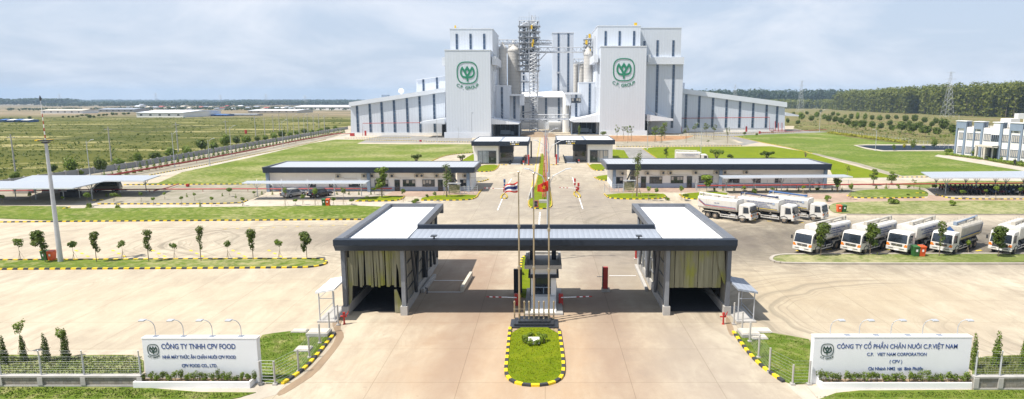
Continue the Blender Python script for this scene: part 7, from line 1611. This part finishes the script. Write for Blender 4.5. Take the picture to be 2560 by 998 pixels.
wood('treeline', [((-60 - CX) / F * 4200, 4200), ((960 - CX) / F * 4200, 4200)], 700, 26, 620, 26, 8.5, 'leaf_far', 24, False, 7)
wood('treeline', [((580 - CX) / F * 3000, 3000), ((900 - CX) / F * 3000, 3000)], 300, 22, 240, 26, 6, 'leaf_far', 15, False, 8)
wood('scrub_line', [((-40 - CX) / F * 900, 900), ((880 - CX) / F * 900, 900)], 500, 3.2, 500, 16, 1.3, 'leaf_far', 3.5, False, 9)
# ---- distant buildings
def far_building(lab, x0, x1, yb_, yt_, roof, wall='cream', dep=25, name='distant_building', blue=None):
    c = TG((x0 + x1) / 2, yb_); a = P(x0, yb_, c.y); b = P(x1, yb_, c.y); z = P(x0, yt_, c.y).z; hw = (z - c.z)
    r_ = thing(name, lab, 'building', c, 'buildings beyond the left field'); m = MB(); m.box(a.x, b.x, c.y, c.y + dep, c.z - 1, c.z + hw * .72); m.build('wall', M[wall], r_)
    m = MB(); m.ext([(a.x - .5, c.y - .6, c.z + hw * .725), (a.x - .5, c.y + dep / 2, z), (a.x - .5, c.y + dep + .6, c.z + hw * .725)], (b.x - a.x + 1, 0, 0)); m.build('roof', M[roof], r_)
    n = max(2, int((b.x - a.x) / 7)); mw = MB()
    for k in range(n): xx = a.x + (b.x - a.x) * (k + .5) / n; mw.box(xx - .9, xx + .9, c.y - .06, c.y - .01, c.z + hw * .25, c.z + hw * .48)
    mw.build('window_row', M['glass'], r_); return r_
far_building('long cream-roofed distant shed behind the left mast', 102, 206, 284, 273.5, 'cream', 'white_wall'); far_building('white distant factory shed with a low pitched roof, left of centre of the field', 342, 458, 294, 277, 'roof_white', 'white_wall', 60)
far_building('blue-roofed block on the distant white factory shed', 388, 422, 281, 275.5, 'blue_roof', 'blue_roof', 20); far_building('long grey distant hall with a flat roof above the dark field trees', 245, 335, 281, 271, 'roof_grey', 'concrete_wall', 30)
for k, (x0, x1, yb_, yt_) in enumerate(((0, 12, 306, 298), (20, 34, 306, 298.5), (38, 52, 306, 298), (56, 72, 306, 298.5))): far_building('low blue-walled distant hut at the far left edge, %s from the left' % ordw(k), x0, x1, yb_, yt_, 'roof_white' if k % 2 else 'blue_roof', 'blue_roof', 8, 'distant_hut')
far_building('long white industrial roofs on the skyline just left of the mill', 735, 878, 276, 264, 'roof_white', 'white_wall', 80); far_building('broad pale distant hall at the left foot of the mill skyline', 620, 742, 283, 274.5, 'roof_white', 'cream', 50); far_building('blue container-like distant building left of the mill', 528, 566, 291, 285.5, 'blue_roof', 'blue_roof', 14); far_building('pale rows of distant parked machinery left of the mill', 572, 640, 290, 285, 'roof_grey', 'cream', 14)
rb = random.Random(21)
for k in range(26):
    x = [318, 342, 352, 368, 385, 400, 408, 430, 455, 470, 500, 512, 524, 540, 552, 566, 580, 600, 618, 640, 655, 664, 690, 705, 716, 726][k]; w = rb.uniform(5, 11); yb_ = rb.uniform(268, 276); far_building('tiny pale house of the distant town on the left skyline, %s from the left' % ordw(k), x - w / 2, x + w / 2, yb_, yb_ - rb.uniform(4.5, 8), rb.choice(['cream', 'roof_white', 'red_pipe', 'roof_grey']), rb.choice(['white_wall', 'cream']), 12, 'distant_house')
# ================================================================ tanker trucks (local: front bumper at x = 0 facing +x)
def truck(label, group, tank='truck', auger='truck', cab='truck', stripes=None, text=False, tri=False, seed=0, bigcab=False, side=1):
    r_ = thing('tanker_truck', label, 'truck', (0, 0, 0), group); W2 = 1.2
    CT = 2.70 if not bigcab else 2.8
    m = MB(); pr = [(0.0, .72), (.02, 1.35), (-.22, 2.35), (-.42, CT - .06), (-.75, CT), (-1.85, CT - .02), (-1.95, CT - .2), (-1.95, .95), (-1.92, .62)]
    m.ext([(x, -W2, z) for x, z in pr], (0, 2 * W2, 0)); m.build('cab', M[cab], r_, bevel=.09)
    # screen follows the raked front
    def onf(z): return (.02 + (-.24) * (z - 1.35) / 1.0) if z < 2.35 else -.22 - .2 * (z - 2.35) / .45
    m = MB(); m.ext([(onf(1.45) + .02, -1.10, 1.45), (onf(1.45) + .02, 1.10, 1.45), (onf(2.46) + .02, 1.05, 2.46), (onf(2.46) + .02, -1.05, 2.46)], (-.03, 0, 0)); ws = m.build('windscreen', M['glass'], r_, bevel=.01)
    m = MB(); [m.tube([(.035, s_ * .15, 1.50), (onf(1.85) + .045, s_ * .15 + .45, 1.82)], .012, 4) for s_ in (-1, 1)]; m.build('wiper', M['black'], ws)
    for s_ in (-1, 1):
        m = MB(); m.ext([(-.30, s_ * (W2 + .004), 1.50), (-1.20, s_ * (W2 + .004), 1.42), (-1.20, s_ * (W2 + .004), 2.36), (-.46, s_ * (W2 + .004), 2.36)], (0, s_ * .02, 0)); m.build('side_window', M['glass'], r_)
        m = MB(); m.box(-1.20, -1.22, s_ * (W2 + .002), s_ * (W2 + .012), .75, 2.4) if False else m.ext([(-1.26, s_ * (W2 + .003), .95), (-1.28, s_ * (W2 + .003), .95), (-1.28, s_ * (W2 + .003), 2.45), (-1.26, s_ * (W2 + .003), 2.45)], (0, s_ * .008, 0)); m.build('door_seam', M['black'], r_)
        m = MB(); m.box(-.12, .06, s_ * .98 - .19, s_ * .98 + .19, .80, .98); m.build('headlight', M['lens'], r_, bevel=.02)
        m = MB(); m.ext([(.055, s_ * .78, 1.05), (.055, s_ * 1.15, 1.02), (.0, s_ * 1.19, 1.32), (.045, s_ * .98, 1.36)], (-.05, 0, 0)); m.build('indicator', M['amber'], r_)
        m = MB(); m.tube([(-.25, s_ * 1.2, 2.35), (-.02, s_ * 1.42, 2.2), (-.02, s_ * 1.42, 1.7)], .02, 5); m.box(-.06, .02, s_ * 1.42 - .1, s_ * 1.42 + .1, 1.72, 2.15); m.build('mirror', M['black'], r_)
        m = MB(); m.ext([(-.85, s_ * (W2 - .28), .62), (-.85, s_ * (W2 + .03), .62), (-.95, s_ * (W2 + .03), .98), (-1.75, s_ * (W2 + .03), .98), (-1.88, s_ * (W2 + .03), .62), (-1.88, s_ * (W2 - .28), .62)], (0, 0, .02)) if False else m.tube([(-.78, s_ * (W2 + .01), .6), (-.88, s_ * (W2 + .01), .95), (-1.35, s_ * (W2 + .01), 1.10), (-1.8, s_ * (W2 + .01), .95), (-1.92, s_ * (W2 + .01), .6)], .05, 5); m.build('wheel_arch', M['black'], r_)
    m = MB(); m.box(.02, .07, -.62, .62, 1.08, 1.32) if not bigcab else m.box(.02, .08, -.8, .8, .95, 1.38); g_ = m.build('grille', M['black'], r_, bevel=.02)
    m = MB(); [m.box(.072, .09, -.6, .6, z, z + .03) for z in (1.13, 1.22)]; m.disc((.09, 0, 1.2), (1, 0, 0), .1, .03, 14); m.build('grille_bar', M['stainless'], g_)
    m = MB(); m.box(-.25, .10, -1.22, 1.22, .52, .98 if not bigcab else .85); m.build('bumper', M[cab], r_, bevel=.05); m = MB(); m.box(.101, .112, -.26, .26, .55, .68); m.build('number_plate', M['yellow'] if seed % 2 else M['white_paint'], r_); m = MB(); m.box(.101, .108, -.9, -.35, .72, .80); m.box(.101, .108, .35, .9, .72, .80); m.build('bumper_slot', M['black'], r_)
    # tank
    tx0, tx1 = -2.25, -8.75; Z0, Z1 = 1.42, 3.28
    cs = [(-.85, Z0), (.85, Z0), (1.14, Z0 + .28), (1.22, Z1 - .30), (1.14, Z1 - .08), (.98, Z1), (-.98, Z1), (-1.14, Z1 - .08), (-1.22, Z1 - .30), (-1.14, Z0 + .28)]
    m = MB(); m.ext([(tx0, y, z) for y, z in cs], (tx1 - tx0, 0, 0)); tk = m.build('tank', M[tank], r_, bevel=.06)
    m = MB()
    for k in range(4): x = tx0 - .9 - k * 1.5; m.ext([(x - .55, -.7, Z0 - .005), (x + .55, -.7, Z0 - .005), (x + .15, -.2, .85), (x - .15, -.2, .85)], (0, 1.4, 0))
    m.build('hopper', M['chassis'], r_)
    m = MB(); 
    for k in range(4): x = tx0 - .9 - k * 1.5; m.box(x - .5, x + .5, -.45, .45, Z1, Z1 + .07)
    m.build('hatch', M['truck_dirty'], tk)
    m = MB()
    for s_ in (-1, 1):
        m.tube([(tx0 - .2, s_ * .9, Z1 + .28), (tx1 + .2, s_ * .9, Z1 + .28)], .02, 4)
        for k in range(7): x = tx0 - .2 + (tx1 - tx0 + .4) * k / 6; m.tube([(x, s_ * .9, Z1 - .05), (x, s_ * .9, Z1 + .28)], .018, 4)
    m.build('roof_rail', M['truck_dirty'], tk)
    m = MB(); ay = -.35 if seed % 2 else .35; ex = -3.2 if side < 0 else -2.6
    m.tube([(tx1 - .1, ay, Z1 + .42), (ex, ay, Z1 + .25)], .13, 10); m.tube([(tx1 - .1, ay, Z1 + .40), (tx1 - .1, ay, 1.1)], .12, 8); m.box(ex - .15, ex + .2, ay - .2, ay + .2, Z1 + .02, Z1 + .42)
    m.build('auger_pipe', M[auger], r_)
    m = MB(); m.box(tx1 + .5, tx1 + .6, ay - .3, ay + .3, Z1 + .0, Z1 + .5) ; m.box(tx1 + 3, tx1 + 3.1, ay - .25, ay + .25, Z1, Z1 + .3); m.build('auger_cradle', M['truck_dirty'], r_)
    m = MB(); m.box(-8.3, -1.96, -.45, .45, .62, .92); m.build('chassis', M['chassis'], r_)
    m = MB(); [m.tube([(-2.5, s_ * .8, .85), (-3.3, s_ * .8, .85)], .26, 10) for s_ in (-1, 1)]; m.build('fuel_tank', M['stainless'], r_)
    for s_ in (-1, 1):
        m = MB()
        for z in (.52, .82): m.box(-4.9, -2.1, s_ * 1.12 - .02, s_ * 1.12 + .02, z, z + .10)
        for x in (-4.9, -3.5, -2.2): m.box(x, x + .07, s_ * 1.12 - .03, s_ * 1.12 + .03, .5, .93)
        m.build('side_guard', M[cab], r_)
        m = MB(); m.ext([(-5.0, s_ * .75, .85), (-5.2, s_ * .75, 1.14), (-7.5, s_ * .75, 1.14), (-7.7, s_ * .75, .85), (-7.66, s_ * .75, .82), (-7.48, s_ * .75, 1.10), (-5.22, s_ * .75, 1.10), (-5.04, s_ * .75, .82)], (0, s_ * .45, 0)); m.build('mudguard', M['truck_dirty'], r_)
        for x, dual in ((-1.35, 0), (-5.75, 1), (-6.98, 1)):
            yy = s_ * 1.02; m = MB(); m.disc((x, yy - s_ * (.12 if dual else 0), .5), (0, 1, 0), .5, .5 if dual else .28, 20); wh_ = m.build('wheel', M['tyre'], r_, bevel=.03)
            m = MB(); yo = yy + s_ * (.135 if dual else .145); m.disc((x, yo, .5), (0, 1, 0), .26, .02, 16); m.disc((x, yo + s_ * .02, .5), (0, 1, 0), .12, .05, 12); m.build('rim', M['rim'], wh_)
    # markings on the visible flank
    fy = -W2 * 1.02 - .01 if side < 0 else W2 * 1.02 + .01; q = 1 if side < 0 else -1
    def line(pts, w, mat):
        m = MB()
        for (xa_, za_), (xb_, zb_) in zip(pts[:-1], pts[1:]): m.ext([(xa_, fy, za_ - w / 2), (xb_, fy, zb_ - w / 2), (xb_, fy, zb_ + w / 2), (xa_, fy, za_ + w / 2)], (0, .012 if side > 0 else -.012, 0))
        m.build('stripe', M[mat], tk)
    if stripes:
        for i, mt in enumerate(stripes): line([(tx1 + .2, 2.85 - i * .17), (tx1 + 1.3, 2.10 - i * .13), (tx0 - .15, 2.06 - i * .13)] if stripes[0] == 'letter_blue' and seed == 1 else [(tx1 + .3, 1.98 - i * .10), (tx0 - .15, 1.98 - i * .10)], .075, mt)
    def ftext(txt, xa_, xb_, z, cap, mat='letter_blue'):
        o = font_mesh(txt, 'lettering', M[mat], None, Matrix.Identity(4), 1.0, .012, .01); me = o.data; xs = [v.co.x for v in me.vertices]; w = max(xs) - min(xs)
        if side < 0: MTx = Matrix.Translation((xa_, fy - .008, z)) @ Matrix.Rotation(pi / 2, 4, 'X')
        else: MTx = Matrix.Translation((xb_, fy + .008, z)) @ Matrix.Rotation(pi, 4, 'Z') @ Matrix.Rotation(pi / 2, 4, 'X')
        me.transform(MTx @ Matrix.Diagonal((abs(xb_ - xa_) / w, cap / .69, 1, 1)) @ Matrix.Translation((-min(xs), 0, 0))); o.parent = tk
    if text:
        ftext('CÔNG TY CỔ PHẦN CHĂN NUÔI C.P. VIỆT NAM', -7.2, -3.2, 2.68, .16); ftext('C.P. VIETNAM CORPORATION', -6.4, -4.0, 2.44, .12); ftext('CHI NHÁNH BÌNH DƯƠNG', -6.9, -3.5, 2.16, .15)
        if side > 0: ftext('66-156', -5.7, -4.7, 1.86, .15)
        m = MB(); m.disc((-8.1 if side > 0 else -3.0, fy, 2.75), (0, 1, 0), .2, .015, 18); m.build('badge', M['band'], tk)
    elif seed == 1: ftext('66-248', -5.9, -5.1, 2.45, .13)
    if tri: m = MB(); m.ext([(tx0 + .012, -.75, 2.55), (tx0 + .012, .55, 2.55), (tx0 + .012, -.1, 3.15)], (.012, 0, 0)); m.build('triangle', M['truck_blue'], tk); 
    if tri:
        line([(tx1 + .1, 3.0), (tx1 + .9, 2.1), (tx0 - .15, 2.0)], .12, 'truck_blue'); line([(tx1 + .9, 1.95), (tx0 - .15, 1.86)], .06, 'yellow')
    return r_
def park(r_, x, y, ang, side, sc_=.88):
    # puts the visible front wheel (local -1.35, side*1.02) on the pixel
    c = G(x, y); a = radians(ang); l = Vector((-1.35 * cos(a) - side * 1.1 * sin(a), -1.35 * sin(a) + side * 1.1 * cos(a), 0)) * sc_
    r_.location = c - l + Vector((0, 0, .015)); r_.rotation_euler = (0, 0, a); r_.scale = (sc_,) * 3
GT1 = 'white feed tanker trucks'
park(truck('white feed tanker with a blue and red zigzag stripe, leftmost of the far row', GT1, 'truck', 'truck', 'truck', ['letter_blue', 'red'], False, seed=1, side=-1), 1855, 557, -42, -1)
park(truck('white feed tanker with a dark blue auger, middle of the far row of three', GT1, 'truck', 'navy', 'truck', ['letter_blue', 'yellow'], True, seed=2, side=-1), 1959.5, 559, -42, -1)
park(truck('white feed tanker with a bright blue auger and blue chassis, rightmost of the far row', GT1, 'truck', 'truck_blue', 'truck', ['letter_blue', 'yellow'], True, seed=4, side=-1), 2033, 554, -42, -1)
AN = -143
park(truck('white feed tanker behind the first broad tree, leftmost of the near row', GT1, 'truck', 'truck_dirty', 'truck', None, True, seed=6, side=1), 2041, 637, AN, 1)
park(truck('white feed tanker behind the second broad tree, second of the near row', GT1, 'truck', 'truck_dirty', 'truck', None, True, seed=8, side=1), 2162, 637, AN, 1)
park(truck('white feed tanker behind the pair of bins, third of the near row', GT1, 'truck', 'truck_dirty', 'truck', None, True, seed=10, side=1), 2277, 637, AN, 1)
park(truck('grimy feed tanker with a blue triangle on the tank front, fourth of the near row', GT1, 'truck_dirty', 'blue_grey', 'truck', None, False, True, seed=12, side=1), 2388, 637, AN, 1)
park(truck('white feed tanker with a wide black grille, rightmost of the near row', GT1, 'truck', 'truck_dirty', 'truck', None, False, seed=14, bigcab=True, side=1), 2535, 637, AN, 1)
park(truck('white feed tanker half hidden behind the right office roof', GT1, 'truck', 'truck', 'truck', None, True, seed=16, side=-1), 1758, 411, -6, -1)
# ================================================================ cars
def car(name, lab, paint, L_, H_, W_, van=False):
    r_ = thing(name, lab, 'car', (0, 0, 0)); hw = W_ / 2; b = H_ * .56
    m = MB(); lo = [(0, .3), (.02, .62), (L_ * .24, b), (L_ * .98, b), (L_, .65), (L_ - .04, .28)] if not van else [(0, .3), (.02, .75), (L_ * .10, b), (L_ * .99, b), (L_, .7), (L_ - .04, .3)]
    m.ext([(x, -hw, z) for x, z in lo], (0, W_, 0)); bo = m.build('body', M[paint], r_, bevel=.09)
    gh = [(L_ * .27, b), (L_ * .40, H_ - .03), (L_ * .72, H_), (L_ * .90, b)] if not van else [(L_ * .10, b), (L_ * .26, H_ - .03), (L_ * .93, H_), (L_ * .985, b)]
    k = .86; n = len(gh); m = MB(); A = [(x, -hw * (1 if z <= b else k), z - (.002 if z > b else .01)) for x, z in gh]; B = [(x, -y, z) for x, y, z in A]
    m.poly(A); m.poly(B[::-1])
    for i in range(n): j = (i + 1) % n; m.poly([A[j], A[i], B[i], B[j]])
    m.build('cabin', M[paint], r_, bevel=.06)
    zc = (b + H_) / 2
    for s_ in (-1, 1):
        x0_, x1_ = gh[0][0] + .18, gh[3][0] - .22; m = MB(); y0_ = s_ * (hw + .004); y1_ = s_ * (hw * k + .03)
        q = [(x0_, y0_, b + .03), (x1_, y0_, b + .03), (gh[2][0] - .05, y1_, H_ - .14), (gh[1][0] + .08, y1_, H_ - .14)]; m.ext(q, (0, s_ * .01, 0)); m.build('side_window', M['glass'], r_)
    for i, nm in ((0, 'windscreen'), (2, 'rear_window')):
        (xa_, za_), (xb_, zb_) = gh[i], gh[i + 1]; dx = -1 if i == 0 else 1; f = lambda t_, e: (xa_ + (xb_ - xa_) * t_ + dx * .02, e * hw * (.9 if t_ < .5 else .78), za_ + (zb_ - za_) * t_ + .015)
        m = MB(); m.ext([f(.12, -1), f(.12, 1), f(.86, 1), f(.86, -1)], (dx * .012, 0, .006)); m.build(nm, M['glass'], r_)
    for s_ in (-1, 1):
        m = MB(); m.box(-.02, .05, s_ * hw * .72 - .14, s_ * hw * .72 + .14, .58, .72); m.build('headlight', M['lens'], r_); m = MB(); m.box(L_ - .06, L_ + .012, s_ * hw * .78 - .12, s_ * hw * .78 + .12, .68, .86); m.build('tail_light', M['red'], r_)
        for x in (L_ * .19, L_ * .80):
            m = MB(); m.disc((x, s_ * (hw - .08), .32), (0, 1, 0), .32, .2, 18); w_ = m.build('wheel', M['tyre'], r_); m = MB(); m.disc((x, s_ * (hw + .025), .32), (0, 1, 0), .19, .02, 12); m.build('rim', M['steel'], w_)
    m = MB(); m.box(L_ + .005, L_ + .02, -.25, .25, .6, .72); m.build('number_plate', M['white_paint'], r_); return r_
o = car('parked_car', 'silver saloon parked under the left office carport', 'car_silver', 4.4, 1.45, 1.75); c = G(704, 496); o.location = c + Vector((-.3, .2, .03)); o.rotation_euler = (0, 0, radians(-90 + 205 - 180 + 90 - 62)); o.scale = (.95,) * 3; o.rotation_euler = (0, 0, radians(-235))
o.location = G(716, 489) + Vector((.9, 1.6, .03)) ; o.location = G(712, 492)
def park2(o, x, y, deg, sc_=1):      # rear bumper centre on the pixel; deg = direction the nose points
    c = G(x, y); a = radians(deg) + pi; L_ = 4.4 * sc_; o.scale = (sc_,) * 3; o.rotation_euler = (0, 0, a); o.location = c - Vector((cos(a) * L_, sin(a) * L_, -.03))
park2(o, 708, 496, 62, .95)
o = car('parked_car', 'black saloon parked under the left office carport', 'car_black', 4.4, 1.45, 1.75); park2(o, 775, 496, 60, .95)
o = car('parked_van', 'dark bronze people carrier parked by the far left carports', 'car_bronze', 4.5, 1.9, 1.8, True); park2(o, 302, 478, 196, .95)
# ================================================================ motorbikes
def bike():
    r_ = thing('motorbike', 'x', 'motorbike', (0, 0, 0)); m = MB(); m.ext([(-.75, -.13, .45), (-.2, -.13, .32), (.3, -.13, .4), (.55, -.13, .95), (.4, -.13, .98), (.1, -.13, .6), (-.3, -.13, .78), (-.8, -.13, .8)], (0, .26, 0)); m.build('body', M['dark_mass'], r_)
    m = MB(); m.box(-.75, .0, -.12, .12, .78, .88); m.build('seat', M['black'], r_)
    for x in (-.6, .62): m = MB(); m.disc((x, 0, .29), (0, 1, 0), .29, .1, 12); m.build('wheel', M['tyre'], r_)
    m = MB(); m.tube([(.45, -.34, 1.02), (.5, 0, .98), (.45, .34, 1.02)], .025, 5); m.tube([(.5, 0, .98), (.62, 0, .3)], .04, 5); m.build('handlebar', M['steel_dark'], r_); return r_
bk = bike(); rb2 = random.Random(3); k = 0
for ri, (yy, x0_, x1_, n) in enumerate(((487, 2395, 2640, 26), (481, 2380, 2640, 26), (475, 2350, 2640, 28))):
    for i in range(n):
        x = x0_ + (x1_ - x0_) * i / n; lab = 'parked motorbike in the %s row under the right carport, %s from the left' % (('front', 'middle', 'back')[ri], ordw(i)); c = G(x, yy) + Vector((rb2.uniform(-.08, .08), rb2.uniform(-.15, .15), .065))
        if k == 0: o = bk
        else: o = dup(bk)
        o['label'] = lab; o['group'] = 'motorbikes under the right carport'; o.location = c; o.scale = (.88,) * 3; o.rotation_euler = (0, 0, radians(rb2.uniform(70, 110))); k += 1
# a few brighter bikes in the front row
# ================================================================ person by the office block
c = G(2536, 415); pr_ = thing('person', 'person in dark clothes walking along the office block path', 'person', c)
me = bpy.data.meshes.new('figure'); hgt = 1.68
V = [(0, 0, .92), (0, 0, 1.15), (0, 0, 1.38), (0, 0, 1.46), (0, .02, 1.56), (0, .02, 1.66), (.18, 0, 1.38), (.24, .04, 1.12), (.25, -.08, .88), (-.18, 0, 1.38), (-.24, -.02, 1.12), (-.25, .1, .88), (.09, 0, .88), (.10, -.12, .5), (.10, -.08, .08), (.1, -.2, .04), (-.09, 0, .88), (-.10, .06, .5), (-.10, .22, .1), (-.1, .14, .04)]
E = [(0, 1), (1, 2), (2, 3), (3, 4), (4, 5), (2, 6), (6, 7), (7, 8), (2, 9), (9, 10), (10, 11), (0, 12), (12, 13), (13, 14), (14, 15), (0, 16), (16, 17), (17, 18), (18, 19)]
R = [.14, .14, .15, .06, .10, .08, .07, .05, .035, .07, .05, .035, .10, .07, .045, .04, .10, .07, .045, .04]
me.from_pydata(V, E, []); fo = bpy.data.objects.new('body', me); COL.objects.link(fo); fo.parent = pr_; sk = fo.modifiers.new('skin', 'SKIN')
for i, v in enumerate(me.skin_vertices[0].data if me.skin_vertices else []): v.radius = (R[i], R[i])
if not me.skin_vertices:
    bpy.context.view_layer.objects.active = fo; bpy.ops.object.select_all(action='DESELECT'); fo.select_set(True)
    try: bpy.ops.mesh.customdata_skin_add()
    except Exception: pass
    for i, v in enumerate(me.skin_vertices[0].data if me.skin_vertices else []): v.radius = (R[i], R[i])
if me.skin_vertices: me.skin_vertices[0].data[0].use_root = True
ss = fo.modifiers.new('sub', 'SUBSURF'); ss.levels = 1; ss.render_levels = 1; me.materials.append(M['cloth_dark'])
m = MB(); m.lathe((c.x, c.y + .02, 1.50), [(.04, 0), (.085, .05), (.095, .12), (.08, .19), (.03, .24)], 10); m.build('head', M['skin'], pr_, smooth=True)
m = MB(); m.lathe((c.x, c.y + .03, 1.60), [(.102, 0), (.108, .07), (.07, .14), (.02, .17)], 10); m.build('hair', M['black'], pr_, smooth=True)
# ================================================================ short grass on the near lawns
rg = random.Random(8)
def tufts(px, n, mat, h, z):
    pts = [G(*p) for p in px]; x0_, x1_ = min(p.x for p in pts), max(p.x for p in pts); y0_, y1_ = min(p.y for p in pts), max(p.y for p in pts); m = MB()
    def inside(x, y):
        c_ = False; j = len(pts) - 1
        for i in range(len(pts)):
            if (pts[i].y > y) != (pts[j].y > y) and x < (pts[j].x - pts[i].x) * (y - pts[i].y) / (pts[j].y - pts[i].y) + pts[i].x: c_ = not c_
            j = i
        return c_
    k = 0; tries = 0
    while k < n and tries < n * 8:
        tries += 1; x = rg.uniform(x0_, x1_); y = rg.uniform(y0_, y1_)
        if not inside(x, y): continue
        k += 1; a = rg.uniform(0, 6.28); hh = h * rg.uniform(.5, 1.5); w = .035; m.poly([(x - cos(a) * w, y - sin(a) * w, z), (x + cos(a) * w, y + sin(a) * w, z), (x + rg.uniform(-.05, .05), y + rg.uniform(-.05, .05), z + hh)])
    tag(m.build('grass', M[mat], origin=(0, 0, 0)), kind='stuff')
tufts([(1270, 935), (1276, 825), (1394, 825), (1402, 935), (1370, 958), (1300, 958)], 2200, 'lawn_lush', .04, .1)
tufts([(645, 845), (776, 829), (835, 834), (760, 920), (705, 958), (655, 950)], 2200, 'lawn_deep', .05, .06)
tufts([(1838, 832), (1925, 835), (2032, 855), (2032, 955), (1968, 958), (1900, 912)], 2200, 'lawn_deep', .05, .06)
tufts([(0, 893), (140, 895), (355, 892), (355, 938), (0, 938)], 3500, 'lawn_dry', .10, .06)
tufts([(2440, 900), (2560, 892), (2560, 945), (2440, 945)], 3000, 'lawn_dry', .12, .06)
tufts([(0, 970), (350, 974), (500, 985), (630, 986), (560, 998), (0, 998)], 2000, 'lawn', .06, .05)
tufts([(2040, 996), (2110, 987), (2560, 978), (2560, 998)], 1200, 'lawn', .06, .05)
# ================================================================ haze
m = MB(); m.box(-6000, 3500, -80, 7000, -75, 72); hz_ = m.build('haze', [], origin=(0, 0, 0)); tag(hz_, kind='stuff')
hm = bpy.data.materials.new('haze'); hm.use_nodes = True; hn = hm.node_tree; 
for n in list(hn.nodes): hn.nodes.remove(n)
vo = hn.nodes.new('ShaderNodeOutputMaterial'); vp_ = hn.nodes.new('ShaderNodeVolumePrincipled'); vp_.inputs['Color'].default_value = (.56, .76, 1, 1); vp_.inputs['Density'].default_value = 0.00013; hn.links.new(vp_.outputs[0], vo.inputs['Volume'])
hz_.data.materials.append(hm)
